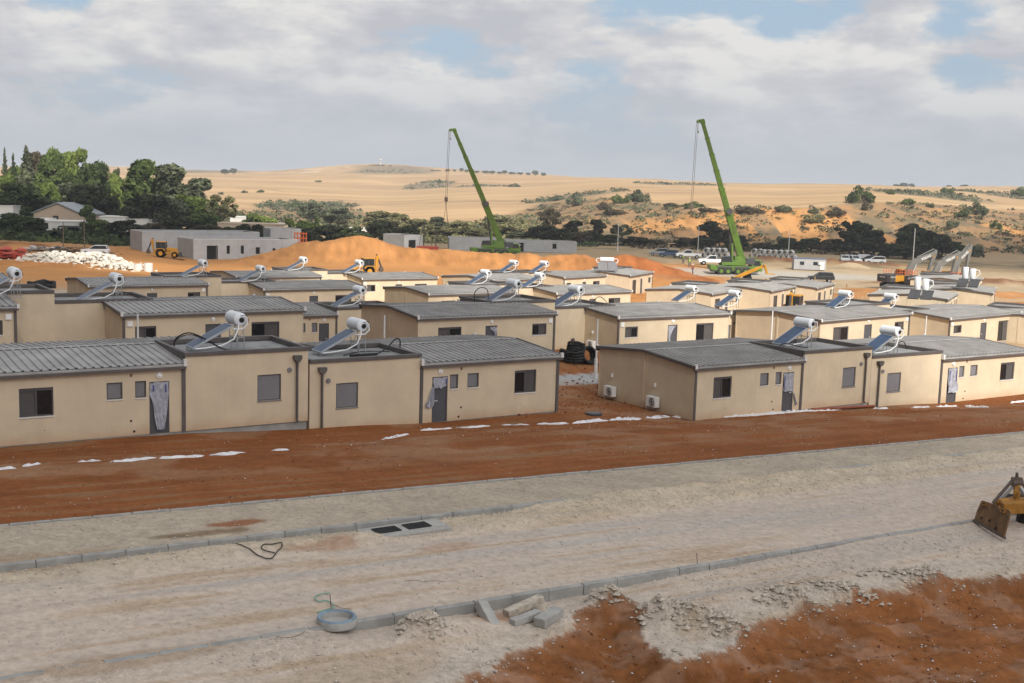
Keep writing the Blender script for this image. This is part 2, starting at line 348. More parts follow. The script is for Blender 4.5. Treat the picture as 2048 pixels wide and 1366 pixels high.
HT = np.array([
 [-12.4]*11, [-12, -11.5, -13, -13.6, -13.6, -13.6, -13.7, -13.8, -13.9, -14, -14],
 [-10, -10, -12.5, -14, -14, -14, -13.5, -13.5, -12.5, -13, -12], [-9, -9, -12, -14, -14, -13.8, -11.5, -7.5, -8.5, -10, -10], [-8, -8, -11.5, -14, -14, -13.2, -8.5, -2.8, -3.2, -7, -7],
 [-7, -7, -11, -13.8, -14, -12.6, -6.0, -1.6, .6, -5, -3], [-5, -5, -10, -12.5, -13.2, -11.6, -3.4, -.6, 1.6, -3, 0],
 [-4, -4, -9, -9.5, -10.8, -7.4, 1.7, 3.4, 6.5, 4, 6], [-2, -2, -4, -2.6, -3.6, 2.6, 9.6, 10.4, 12, 12.5, 14],
 [6, 6, 9, 9, 13, 16.5, 18, 16.5, 19, 22, 22], [14, 15, 18, 19, 36, 28, 22, 20, 20, 24, 24], [10, 10, 10, 10, 14, 16, 14, 14, 14, 16, 16], [20, 30, 40, 20, 10, 10, 10, 10, 10, 10, 10.]])
def zhill(X, Y):
    Yc = np.maximum(Y, 20.); xp = np.clip(CX + F * X / Yc, HXP[0], HXP[-1] - 1e-3)
    ix = np.clip(np.searchsorted(HXP, xp, 'right') - 1, 0, len(HXP) - 2); fx = (xp - HXP[ix]) / (HXP[ix + 1] - HXP[ix]); fx = fx * fx * (3 - 2 * fx)
    yc = np.clip(Y, HZ[0], HZ[-1] - 1e-3); iy = np.clip(np.searchsorted(HZ, yc, 'right') - 1, 0, len(HZ) - 2); fy = (yc - HZ[iy]) / (HZ[iy + 1] - HZ[iy])
    fy = .6 * fy + .4 * fy * fy * (3 - 2 * fy)
    z = (HT[iy, ix] * (1 - fx) + HT[iy, ix + 1] * fx) * (1 - fy) + (HT[iy + 1, ix] * (1 - fx) + HT[iy + 1, ix + 1] * fx) * fy
    amp = np.clip((Y - 330) / 300, 0, 1) * np.clip(Y / 1100, .25, 1.2)
    z = z + amp * 5.0 * (fbm(X / 150, Y / 150, 3) - .5) + amp * 1.6 * (fbm(X / 40, Y / 60, 9) - .5)
    cl = sst(340, 372, Y) * (1 - sst(410, 450, Y)) * sst(1080, 1300, xp)          # gullied scarp on the right
    gul = np.abs(fbm(X / 9., Y / 60., 21, 3) - .5) * 2
    return z - cl * 1.1 * (1 - sst(0, .16, gul)) + cl * 1.5 * (fbm(X / 5, Y / 5, 31) - .5)
# the earth bank behind the houses: crest by picture column, distance, top height
BK = np.array([(380, 192, -13.3), (440, 194, -12.9), (520, 204, -11.9), (590, 212, -10.6), (650, 214, -10.0), (690, 215, -9.6), (716, 215, -9.15), (745, 216, -9.6), (790, 216, -11.0), (850, 214, -11.2), (950, 212, -11.1),
               (1020, 210, -11.2), (1048, 208, -10.8), (1075, 207, -11.1), (1130, 206, -10.5), (1160, 205, -10.3), (1190, 203, -11.2), (1203, 202, -11.4), (1213, 201, -10.3), (1250, 200, -10.1), (1290, 198, -10.4), (1330, 196, -11.2), (1380, 190, -12.0), (1430, 184, -12.8), (1480, 178, -13.4)])
def bank(X, Y):
    xp = CX + F * X / np.maximum(Y, 20.) + 10 * (fbm(X / 5, Y / 5, 41, 3) - .5)
    yc = np.interp(xp, BK[:, 0], BK[:, 1]); zt = np.interp(xp, BK[:, 0], BK[:, 2]); on = sst(375, 400, xp) * (1 - sst(1470, 1490, xp))
    t = np.where(Y < yc, (yc - Y) / (7. + 2.2 * (zt + 13.5)), (Y - yc) / 9.)
    h = (zt + 13.5 - .25 + .9 * (fbm(X / 2.6, Y / 2.6, 43, 5, .6) - .5)) * (1 - sst(0.04, 1, t)) * on + .5 * (fbm(X / 1.3, Y / 1.3, 45, 3) - .5) * sst(.0, .2, 1 - t) * on * sst(.6, 2, zt + 13.5)
    ero = np.abs(fbm(X / 1.8, Y / 9, 47, 3) - .5)
    return np.maximum(h, 0) - .5 * (1 - sst(0, .1, ero)) * sst(.05, .35, t) * (1 - sst(.6, 1, t)) * on * sst(.4, 2, h)
BRN, ORG, TAN = (.20, .088, .042), (.42, .185, .06), (.42, .31, .19)
DUMPS = [(1556, 252, 7., 4., BRN, 1.1), (1600, 249, 6., 3., BRN, .9), (1510, 254, 5., 3., BRN, .8), (1725, 244, 16., 2.5, BRN, .9), (1660, 244, 8., 2., BRN, .7), (1695, 232, 4., 4., TAN, 1.3), (1740, 176, 7., 8., ORG, .5), (1690, 168, 6., 5., ORG, .6), (1640, 152, 5., 8., ORG, .5),
         (1775, 196, 6., 4., BRN, .6), (2010, 172, 9., 9., ORG, .9), (2060, 150, 10., 12., ORG, .8), (1985, 205, 12., 5., BRN, 1.0), (1440, 168, 6., 7., BRN, .3), (1260, 160, 5., 12., ORG, .4), (1240, 128, 3., 9., ORG, .4), (20, 212, 9., 4., BRN, 1.0), (60, 170, 14., 10., ORG, .4), (190, 206, 5., 3., ORG, .7)]
def dumps(X, Y):
    z = 0.; nz_ = .55 + .9 * fbm(X / 2.2, Y / 2.2, 49, 4)
    for px_, Yp_, rx, ry, c_, hh in DUMPS:
        d = np.hypot((X - (px_ - CX) / F * Yp_) / rx, (Y - Yp_) / ry); z = z + hh * np.clip(1 - d, 0, 1) ** .8 * nz_
    return z
def on_road(px, py, dz=0.):
    d = ray(px, py); n = np.array([.0335 * A2[0], .0335 * A2[1], 1.]); P = d * ((-8.9 + dz + .0335 * 11.35) / (d @ n)); return P
SOILP = [on_road(*q)[:2] for q in ((870, 1420), (905, 1366), (985, 1312), (1090, 1268), (1155, 1236), (1168, 1215), (1250, 1196), (1275, 1206), (1310, 1262), (1345, 1292), (1400, 1290), (1462, 1278), (1500, 1240), (1570, 1214), (1660, 1200), (1760, 1168), (1890, 1148), (2048, 1138), (2500, 1090), (2700, 1500))]
def inpoly(poly, X, Y):
    ins = np.zeros(X.shape, bool); n = len(poly)
    for i in range(n):
        x0, y0 = poly[i]; x1, y1 = poly[(i + 1) % n]
        c = ((y0 > Y) != (y1 > Y)) & (X < (x1 - x0) * (Y - y0) / (y1 - y0 + 1e-12) + x0); ins ^= c
    return ins
def pdist(poly, X, Y):
    d = np.full(X.shape, 1e9)
    for i in range(len(poly)):
        a = np.array(poly[i]); b = np.array(poly[(i + 1) % len(poly)]); ab_ = b - a; t = np.clip(((X - a[0]) * ab_[0] + (Y - a[1]) * ab_[1]) / (ab_ @ ab_), 0, 1)
        d = np.minimum(d, np.hypot(X - a[0] - t * ab_[0], Y - a[1] - t * ab_[1]))
    return d
def soilmask(X, Y):                                             # signed: + inside the red earth at the lower right
    d = pdist(SOILP, X, Y); return np.where(inpoly(SOILP, X, Y), d, -d)
PIT = [on_road(px, py)[:2] for px, py in ((1352, 1318), (1405, 1318), (1478, 1302))]
HEAPS = [(on_road(*q[:2])[:2], q[2], q[3], q[4]) for q in ((845, 1258, .4, .25, .24), (1110, 1258, .5, .2, .05), (1345, 1226, .75, .40, .42), (1440, 1238, .6, .3, .34), (1215, 1196, .5, .28, .26), (1570, 1192, .8, .30, .26), (1680, 1172, .8, .3, .24), (1830, 1142, 1.1, .35, .22))]
RIDGE = [on_road(*q)[:2] for q in ((850, 1350), (1010, 1285), (1120, 1258))]
def terrain(X, Y, detail=True):
    X = np.asarray(X, float); Y = np.asarray(Y, float)
    near = bil(G, GX, GY, X, Y); far = zhill(X, Y); w = sst(205, 222, Y)
    z = near * (1 - w) + far * w + bank(X, Y) + dumps(X, Y)
    u = X * A2[0] + Y * A2[1]; v = X * B2[0] + Y * B2[1]
    rd = (v < 33) & (Y < 120) & (Y > -20)
    zr = np.maximum(zroad(u), -12.6)
    k1 = VK1(u); k2 = VK2(u); k3 = VK3(u)
    inroad = (v >= k1 - .08) & (v < k2 + .07); walk = (v >= k2 + .07) & (v < k3 + .1); near_ = (v < k1 - .08)
    zz = np.where(inroad, zr, np.where(walk, zr + .13, zr - .30))
    # gravel heaped along the far kerb and windrows on the road
    hp = fbm(u / 2.2, v / 1.1, 51, 4); e1 = np.exp(-((v - k2 + .75 - .55 * sst(13, 20, u)) / (.5 + .25 * sst(13, 20, u))) ** 2)
    gap = 1 - np.exp(-((u - 14.4) / 1.5) ** 4)
    zz = zz + inroad * e1 * np.clip(.08 + .55 * (hp - .40) + .10 * sst(17, 24, u), 0, .3) * gap
    wr = np.exp(-((v - (k2 - 1.75 + .5 * np.sin(u / 14))) / .32) ** 2); zz = zz + inroad * wr * .13 * sst(12, 22, u) * (.5 + hp)
    wr2 = np.exp(-((v - (k2 - 3.0)) / .25) ** 2); zz = zz + inroad * wr2 * .05 * (.3 + hp)
    # tyre ruts along the road
    zz = zz + inroad * .012 * (fbm(u / 30, v * 3.1, 53, 3) - .5) * 2
    # verge below the near kerb: buried to the left, heaps, bared in the middle
    bury = np.interp(u, [-5, 5.5, 7.2, 8.2, 9.0, 10.2, 14.5, 16.5, 19, 22, 26, 40], [.3, .3, .29, .29, .29, .07, .03, .05, .13, .17, .27, .3])
    dv = k1 - v
    zz = zz + near_ * (bury * np.exp(-dv / 2.5) + .02)
    heap = .30 * np.exp(-(((u - 11.6) / 1.5) ** 2 + ((dv - 1.0) / .6) ** 2)) + .26 * np.exp(-(((u - 15.6) / 1.3) ** 2 + ((dv - 1.5) / .6) ** 2)) + .22 * np.exp(-(((u - 19.5) / 3.0) ** 2 + ((dv - 2.2) / .6) ** 2))
    zz = zz + near_ * heap * (.6 + .8 * hp)
    for q, rr, ry, hh in HEAPS: zz = zz + near_ * hh * np.exp(-(np.hypot((X - q[0]) / rr, (Y - q[1]) / ry)) ** 3) * (.35 + 1.3 * fbm(X / .34, Y / .3, 55, 4, .6))
    nearY = rd & near_ & (v < 24) & (v > 8)
    if nearY.any():
        xs, ys = X[nearY], Y[nearY]; s = soilmask(xs, ys) + .7 * (fbm(xs / .9, ys / .7, 57, 3, .42) - .5)
        wv = .45 + .9 * vnoise(xs / 1.3, ys / 1.1, 67); dz = -.40 * np.where(s < 0, .16 * sst(-.15, 0, s), .16 + .84 * sst(0, 1, s / wv))
        for i, q in enumerate(PIT): dz -= (.50, .30, .36)[i] * np.exp(-((np.hypot(xs - q[0], (ys - q[1]) * 1.2) / (.42, .4, .40)[i]) ** 4))
        dz += .15 * sst(.1, .9, s) * (fbm(u[nearY] / 1.6 + 3, v[nearY] / .32, 61, 5, .55) - .4) * 2 + .10 * (fbm(xs / .28, ys / .28, 63, 4, .6) - .5) * sst(0, .3, s) + .16 * (fbm(xs / .3, ys / .3, 65, 4) - .45) * np.exp(-((s + .3) / .3) ** 2)
        rg = np.minimum(np.hypot(xs - RIDGE[1][0], ys - RIDGE[1][1]), 9)
        zz[nearY] += dz
    red = (v >= k3 + .1)
    zz = np.where(red, near + 0, zz)
    blend = sst(0, 1.0, v - k3 - .1); zz = np.where(red, (zr + .10) * (1 - blend) + near * blend, zz)
    z = np.where(rd, zz, z)
    if detail:
        nr = np.clip(1 - Y / 140, 0, 1) * (v > k3)
        z = z + nr * (.09 * (fbm(X / 1.3, Y / 1.3, 71, 4) - .5) + .05 * (fbm(u / 6, v / .5, 73, 3) - .5))
        z = z + (v <= k3) * (Y < 90) * np.where(inroad, .014, .03) * (fbm(X / .17, Y / .17, 75, 2) - .5)
        mid = sst(95, 130, Y) * (1 - sst(205, 220, Y)); z = z + mid * .35 * (fbm(X / 5, Y / 5, 77, 4) - .5)
    return z
def T(x, y): return float(terrain(np.array([x]), np.array([y]))[0])
def hit(px, py, y0=12., y1=4000.):                             # the ground point seen at a picture point
    d = ray(px, py); Ys = np.geomspace(y0, y1, 2500); P = d[None, :] * (Ys / d[1])[:, None]
    below = P[:, 2] < terrain(P[:, 0], P[:, 1]); i = int(np.argmax(below)) if below.any() else len(Ys) - 1
    return P[i] if i else P[0]
def ground(px, Y): X = (px - CX) / F * Y; return np.array([X, Y, T(X, Y)])
# ---------------------------------------------------------------- terrain meshes
dist = [9.]
while dist[-1] < 7500:
    d = dist[-1]; dist.append(d * (1.0028 if d < 45 else 1.0042 if d < 75 else 1.008 if d < 260 else 1.0095 if d < 1500 else 1.03))
dist = np.array(dist)
az = np.concatenate([np.arange(-78, -28, 1.6), np.arange(-28, 28, .115), np.arange(28, 78.1, 1.6)]) * math.pi / 180
O0 = np.array([0., -4.])
gx = O0[0] + np.sin(az)[None, :] * dist[:, None]; gy = O0[1] + np.cos(az)[None, :] * dist[:, None]
nr_, nc_ = gx.shape; X = gx.ravel(); Y = gy.ravel(); Zt = terrain(X, Y)
u = X * A2[0] + Y * A2[1]; v = X * B2[0] + Y * B2[1]; xp = CX + F * X / np.maximum(Y, 5.)
def C(*c): return np.array(c)[None, :]
def mix(a, b, w): return a * (1 - w[:, None]) + b * w[:, None]
wob = fbm(X / 2.5, Y / 2.5, 81, 4) - .5; fine = fbm(X / .45, Y / .45, 83, 3) - .5; big = fbm(X / 12, Y / 12, 85, 4) - .5; strk = fbm(u / 9, v / .35, 87, 4) - .5
soil = C(.225, .080, .026) * (1 + .45 * wob + .3 * strk + .25 * fine)[:, None]
soil = mix(soil, C(.235, .125, .062), sst(.14, .45, strk + .6 * wob + .1))
col = soil.copy()
yard = mix(C(.30, .135, .05) * np.ones((len(X), 1)), C(.42, .30, .19), sst(-.15, .2, big + .5 * wob))
col = mix(col, yard, sst(48, 62, v + 4 * wob) * .35); col = mix(col, yard, sst(95, 120, Y))
sand = C(.45, .215, .075) * (1 + .25 * wob + .3 * big)[:, None]
col = mix(col, sand, sst(125, 150, Y + 14 * big) * sst(-.5, .1, big + .35))
col = mix(col, C(.40, .30, .19) * (1 + .3 * wob)[:, None], sst(1420, 1500, xp) * sst(138, 165, Y))
bk = bank(X, Y); bcol = mix(C(.44, .205, .072) * np.ones((len(X), 1)), C(.36, .125, .040), sst(1080, 1260, xp + 120 * wob))
bcol = bcol * (1 + .5 * wob + .3 * fine + .6 * (fbm(X / 1.2, Y / 5, 89, 3) - .5))[:, None]
col = mix(col, bcol, sst(.15, .6, bk))
plain = C(.36, .26, .15) * (1 + .4 * big)[:, None]; plain = mix(plain, C(.16, .13, .075), sst(.0, .25, big + (xp < 600) * .25))
col = mix(col, plain, sst(216, 236, Y))
# dry fields, scrub and scarp
fs = fbm(X / 260 + .3 * vnoise(X / 90, Y / 90, 5), Y / 22, 91, 5) - .5; ft = fbm(X / 60, Y / 7, 93, 4) - .5
field = C(.48, .322, .175) * (1 + .55 * fs + .26 * ft)[:, None]; field = mix(field, C(.33, .215, .125), sst(.1, .3, fs + .5 * ft))
scr = mix(C(.33, .20, .10) * np.ones((len(X), 1)), C(.19, .15, .09), sst(-.08, .12, fbm(X / 7, Y / 9, 95, 5) - .5))
scr = mix(scr, C(.47, .25, .11), .75 * sst(.17, .27, fbm(X / 13, Y / 28, 97, 4) - .5))
line = np.interp(xp, [0, 480, 640, 830, 960, 1080, 1230, 1400, 1560, 1750, 1900, 2048], [500, 520, 640, 470, 470, 610, 560, 428, 425, 440, 520, 560])  # where the fields begin
fw = sst(-25, 25, Y - line + 60 * (fbm(X / 40, Y / 40, 99, 3) - .5))
band = np.sin(Y / 26. + X / 170. + 7 * fbm(X / 240, Y / 240, 94, 3)) ; field = field * (1 + .07 * band + .035 * np.sin(Y / 9. + X / 45. + 5 * fbm(X / 120, Y / 120, 96, 3)) * (Y < 900))[:, None]
hill = mix(scr, field, fw)
def patch(px, py, w, h):                                        # scrub patches lying on the far slopes
    P = hit(px, py, 200); rx = w / F * P[1]; ry = h * P[1] / 60.
    return 1 - sst(.55, 1.15, np.hypot((X - P[0]) / rx, (Y - P[1]) / ry) + .5 * (fbm(X / 30, Y / 50, 101, 3) - .5))
pm = np.zeros(len(X))
for q in ((860, 370, 55, 6), (780, 342, 90, 9), (1150, 392, 110, 5), (1360, 367, 90, 5), (1500, 366, 60, 5), (1850, 388, 110, 6), (2010, 390, 60, 9), (620, 410, 90, 9), (960, 372, 60, 3), (420, 342, 80, 6)): pm = np.maximum(pm, patch(*q))
hill = mix(hill, C(.20, .16, .105) * (1 + .5 * wob)[:, None], pm * .9)
chalk = patch(640, 339, 70, 5) * sst(.0, .1, fbm(X / 30, Y / 18, 103, 4) - .5); hill = mix(hill, C(.62, .47, .33), chalk)
gulc = sst(1180, 1300, xp) * sst(335, 350, Y) * (1 - sst(400, 425, Y)) * sst(.10, .17, fbm(X / 10., Y / 80., 105, 3) - .47); hill = mix(hill, C(.56, .28, .10), gulc * .85)
trk = np.exp(-((Y - line - 10 - 8 * np.sin(xp / 90)) / 5) ** 2) * sst(1300, 1400, xp); hill = mix(hill, C(.60, .43, .25), trk * .7)
col = mix(col, hill, sst(322, 345, Y))
# dumped earth, sand and trampled patches on the plain
for px_, Yp_, rx, ry, c_, hh in DUMPS:
    w = 1 - sst(.5, 1.05, np.hypot((X - (px_ - CX) / F * Yp_) / rx, (Y - Yp_) / ry) + .9 * wob + .5 * big); col = mix(col, C(*c_) * (1 + .6 * wob + .4 * fine)[:, None], w * .9)
tw = np.exp(-((np.abs(Y - 196 - .22 * (X - 40) + 5 * np.sin(X / 17)) - 1.0) / .45) ** 2) * (X > 20); col = mix(col, C(.27, .18, .10), tw * .5)
tw = np.exp(-((np.abs(Y - 226 - .05 * X + 4 * np.sin(X / 11)) - 1.0) / .5) ** 2) * (X > 20); col = mix(col, C(.50, .40, .27), tw * .5)
# gravel road, pavement, verge
k1 = VK1(u); k2 = VK2(u); k3 = VK3(u); nearz = (v < k3 + .05) & (Y < 125)
grav = C(.50, .42, .35) * (1 + .09 * fine + .12 * wob + .34 * strk)[:, None]
grav = mix(grav, C(.43, .33, .235), sst(.08, .3, strk + .4 * wob)); grav = mix(grav, C(.43, .395, .36), sst(.1, .35, -strk + .5 * big) * .8)
hpw = np.exp(-((v - k2 + .3) / .9) ** 2) + .7 * np.exp(-((v - (k2 - 1.75 + .5 * np.sin(u / 14))) / .4) ** 2) * sst(12, 22, u)
grav = mix(grav, C(.49, .41, .30) * (1 + .4 * fine)[:, None], np.clip(hpw, 0, 1) * .8)
walkc = C(.40, .34, .265) * (1 + .3 * fine + .3 * wob)[:, None]
col2 = np.where(((v >= k2) & (v < k3 + .05))[:, None], walkc, grav)
def spot(px, py, ru, rv, c, k=.85):
    global col2
    q = on_road(px, py); uu, vv = uvof(q); w = (1 - sst(.6, 1.1, np.hypot((u - uu) / ru, (v - vv) / rv) + .9 * wob + .5 * fine)) * k; col2 = mix(col2, C(*c), w)
spot(475, 1056, .95, .38, (.24, .085, .03)); spot(410, 1076, 1.3, .34, (.20, .14, .085)); spot(330, 1083, .5, .2, (.18, .13, .08), .6)
spot(640, 1096, 1.5, .5, (.33, .17, .09), .55); spot(900, 1095, .9, .35, (.36, .20, .11), .4); spot(720, 1330, 2.2, .8, (.40, .31, .22), .6); spot(250, 1320, 2.5, .4, (.33, .24, .16), .6); spot(1010, 1215, .9, .5, (.34, .17, .09), .6); spot(60, 1130, 2.5, .5, (.33, .23, .15), .5)
s_ = np.full(len(X), -9.); sel = nearz & (v < 24) & (v > 5) & (Y > 5); s_[sel] = soilmask(X[sel], Y[sel])
s_ = s_ + .7 * (fbm(X / .9, Y / .7, 57, 3, .42) - .5) + .22 * (fbm(X / .16, Y / .16, 59, 3) - .5) + .10
sw = sst(-.03, .03, s_) * (v < k1)
ridge = fbm(X / .8, Y / .3, 107, 4) - .5
col2 = mix(col2, C(.215, .084, .029) * (1 + .55 * ridge + .5 * wob + .35 * fine)[:, None], sw * (1 - .16 * sst(.5, .7, fbm(X / .9, Y / .6, 110, 5, .65))))
edge = np.exp(-((s_ + .45) / .4) ** 2) * (v < k1); col2 = mix(col2, C(.50, .44, .37), np.clip(edge * .7, 0, 1))
col = np.where(nearz[:, None], col2, col)
# pale paved lane between the two rows of houses
lane = (1 - sst(1.1, 1.4, np.abs(v - 57.6))) * (u > 30) * (u < 78); col = mix(col, C(.36, .36, .36) * (1 + .2 * wob)[:, None], lane)
gp_ = sst(.02, .16, fbm(X / 3, Y / 3, 111, 4) - .5) * sst(33.5, 37, v) * (1 - sst(90, 120, Y)); col = mix(col, C(.36, .235, .15), gp_ * .35)
# pale concrete slab far left, strip by the cranes
col = mix(col, C(.42, .34, .26), (1 - sst(5, 9, np.abs(Y - 124 - .1 * X))) * (xp < 420) * sst(118, 121, Y))
col = mix(col, C(.42, .40, .36), (1 - sst(4, 9, np.hypot((X - 41) / 4.2, Y - 209))) * .8)
gravw = np.where(nearz, (1 - sw) * np.clip(np.where(v < k1, .30 + .5 * sst(-.1, .3, wob), np.where(v < k2, .06 + .45 * hpw + .8 * np.clip(strk, 0, .3), .36)), 0, 1), .0) + np.where(nearz, 0, np.clip(.15 + wob, 0, .5)) * (Y < 90)
col = np.clip(col, .004, .9)
def terr_mat():
    m = bpy.data.materials.new('ground'); m.use_nodes = True; t = m.node_tree; b = t.nodes['Principled BSDF']; b.inputs['Roughness'].default_value = .95; b.inputs['Specular IOR Level'].default_value = .08
    at = nd(t, 'ShaderNodeAttribute', attribute_name='col'); ag = nd(t, 'ShaderNodeAttribute', attribute_name='grav'); g = nd(t, 'ShaderNodeNewGeometry')
    nz = nd(t, 'ShaderNodeTexNoise', i_Scale=5., i_Detail=10., i_Roughness=.68); t.links.new(g.outputs['Position'], nz.inputs['Vector'])
    rp = ramp(t, [(.25, (.72, .70, .68)), (.5, (1, 1, 1)), (.78, (1.26, 1.25, 1.24))]); t.links.new(nz.outputs['Fac'], rp.inputs[0])
    mu = nd(t, 'ShaderNodeMix', data_type='RGBA', blend_type='MULTIPLY', i_0=1.); t.links.new(at.outputs['Color'], mu.inputs[6]); t.links.new(rp.outputs[0], mu.inputs[7])
    vo = nd(t, 'ShaderNodeTexVoronoi', i_Scale=24.); vo.inputs['Randomness'].default_value = 1; t.links.new(g.outputs['Position'], vo.inputs['Vector'])
    sp = nd(t, 'ShaderNodeSeparateColor'); t.links.new(vo.outputs['Color'], sp.inputs[0])
    vr = ramp(t, [(.0, (.70, .69, .68)), (.5, (1, 1, 1)), (1, (1.22, 1.2, 1.17))]); t.links.new(sp.outputs[0], vr.inputs[0])
    m2_ = nd(t, 'ShaderNodeMix', data_type='RGBA', blend_type='MULTIPLY'); t.links.new(ag.outputs['Fac'], m2_.inputs[0]); t.links.new(mu.outputs[2], m2_.inputs[6]); t.links.new(vr.outputs[0], m2_.inputs[7])
    t.links.new(m2_.outputs[2], b.inputs['Base Color'])
    bp = nd(t, 'ShaderNodeBump', i_Strength=.5, i_Distance=.05); t.links.new(nz.outputs['Fac'], bp.inputs['Height'])
    bp2 = nd(t, 'ShaderNodeBump', i_Distance=.03, invert=True); t.links.new(ag.outputs['Fac'], bp2.inputs['Strength']); t.links.new(vo.outputs['Distance'], bp2.inputs['Height']); t.links.new(bp.outputs[0], bp2.inputs['Normal'])
    t.links.new(bp2.outputs[0], b.inputs['Normal']); return m
M['ground'] = terr_mat()
I = (np.arange(nr_ - 1)[:, None] * nc_ + np.arange(nc_ - 1)[None, :]).ravel()
FC = np.stack([I, I + nc_, I + nc_ + 1, I + 1], 1)[:, ::-1]
cu = u[FC].mean(1); cv = v[FC].mean(1); cY = Y[FC].mean(1)
zone = np.where(cY > 330, 3, np.where((cY < 123) & (cv >= VK1(cu)) & (cv < VK2(cu)), 1, np.where((cY < 123) & (cv >= VK2(cu)) & (cv < VK3(cu)), 2, 0)))
def sub_mesh(name, fs):
    ids, inv = np.unique(fs, return_inverse=True); nf = len(fs); me = bpy.data.meshes.new(name)
    me.vertices.add(len(ids)); me.vertices.foreach_set('co', np.stack([X[ids], Y[ids], Zt[ids]], 1).astype(np.float32).ravel())
    me.loops.add(nf * 4); me.loops.foreach_set('vertex_index', inv.ravel().astype(np.int32)); me.polygons.add(nf); me.polygons.foreach_set('loop_start', (np.arange(nf) * 4).astype(np.int32))
    me.polygons.foreach_set('use_smooth', np.ones(nf, bool)); me.update(calc_edges=True)
    a = me.attributes.new('col', 'FLOAT_COLOR', 'POINT'); a.data.foreach_set('color', np.concatenate([col[ids], np.ones((len(ids), 1))], 1).astype(np.float32).ravel())
    a = me.attributes.new('grav', 'FLOAT', 'POINT'); a.data.foreach_set('value', gravw[ids].astype(np.float32))
    me.materials.append(M['ground']); o = bpy.data.objects.new(name, me); COL.objects.link(o); return struct(o)
for zi, nm in enumerate(('ground', 'road', 'pavement', 'hills')): sub_mesh(nm, FC[zone == zi])
# ground close round the camera's feet, below the frame
mb = MB(); n = 40
mb.add([(0, -4, T(0, 6) + .2)] + [(O0[0] + math.sin(a) * 9.0, O0[1] + math.cos(a) * 9.0, float(terrain(np.array([O0[0] + math.sin(a) * 9.0]), np.array([O0[1] + math.cos(a) * 9.0]))[0])) for a in np.linspace(-math.pi, math.pi, n, endpoint=False)], [(0, i + 1, (i + 1) % n + 1) for i in range(n)])
o = struct(mb.build('ground', M['clod']))
# ---------------------------------------------------------------- unseen cloud behind the camera, its opacity shaped to shade the ground
def shade_at(X, Y):
    n = fbm(X / 22, Y / 22, 121, 4) - .5
    f = Y + 1.1 * X - 91 + 26 * n
    d = 1 - sst(-26, 12, f)
    d2 = sst(184, 198, Y + 12 * n) * (1 - sst(266, 292, Y + 1.2 * (X + 60) * (X > -60) + 24 * n)) * (1 - sst(-46, -28, X + 14 * n + (Y - 200) * .10))
    d3 = .85 * sst(244, 262, Y + 16 * n) * (1 - sst(338, 368, Y + 20 * n)) * sst(8, 24, X + 10 * n)
    d5 = .9 * sst(222, 236, Y + 10 * n) * (1 - sst(290, 320, Y + 16 * n)) * sst(-30, -20, X + 8 * n) * (1 - sst(24, 40, X))
    d4 = .9 * sst(94, 106, X + 12 * n) * sst(212, 236, Y + 10 * n) * (1 - sst(350, 380, Y + 20 * n))
    return np.maximum.reduce([d, d2, d3, d4, d5])
CH = 420.
off = SUNH * CH / math.tan(SUN_EL)
cxs = np.arange(-190, 270, 4.5); cys = np.arange(-70, 430, 4.5); qx, qy = np.meshgrid(cxs, cys)
dn = shade_at(qx, qy); ny_, nx_ = qx.shape
# the cloud as a closed slab with a domed top: both skins share the cloud's opacity
top = CH + 4 + 26 * dn * (.4 + fbm(qx / 30, qy / 30, 131, 4)); bot = CH - 2 - 6 * dn * fbm(qx / 20, qy / 20, 133, 3)
vs = np.concatenate([np.stack([qx + off[0], qy + off[1], bot - 12], 2).reshape(-1, 3), np.stack([qx + off[0], qy + off[1], top - 12], 2).reshape(-1, 3)])
keep = (dn[:-1, :-1] + dn[1:, 1:] + dn[:-1, 1:] + dn[1:, :-1]) > .05
q = (np.arange(ny_ - 1)[:, None] * nx_ + np.arange(nx_ - 1)[None, :])[keep]; K = nx_ * ny_
fb = np.stack([q, q + nx_, q + nx_ + 1, q + 1], 1); ft_ = np.stack([q, q + 1, q + nx_ + 1, q + nx_], 1) + K
me = bpy.data.meshes.new('cloud'); me.from_pydata(vs.tolist(), [], np.concatenate([fb, ft_]).tolist())
a = me.attributes.new('dens', 'FLOAT', 'POINT'); a.data.foreach_set('value', np.tile(1 - np.sqrt(1 - np.clip(dn, 0, .93)), (2, 1, 1)).ravel().astype(np.float32))
m = bpy.data.materials.new('cloud'); m.use_nodes = True; t = m.node_tree; t.nodes.remove(t.nodes['Principled BSDF'])
at = nd(t, 'ShaderNodeAttribute', attribute_name='dens'); tr = nd(t, 'ShaderNodeBsdfTransparent'); tl = nd(t, 'ShaderNodeBsdfTranslucent'); tl.inputs[0].default_value = (.9, .9, .92, 1)
ms = nd(t, 'ShaderNodeMixShader'); t.links.new(at.outputs['Fac'], ms.inputs[0]); t.links.new(tr.outputs[0], ms.inputs[1]); t.links.new(tl.outputs[0], ms.inputs[2]); t.links.new(ms.outputs[0], t.nodes['Material Output'].inputs[0])
me.materials.append(m); o = bpy.data.objects.new('cloud', me); COL.objects.link(o); struct(o)
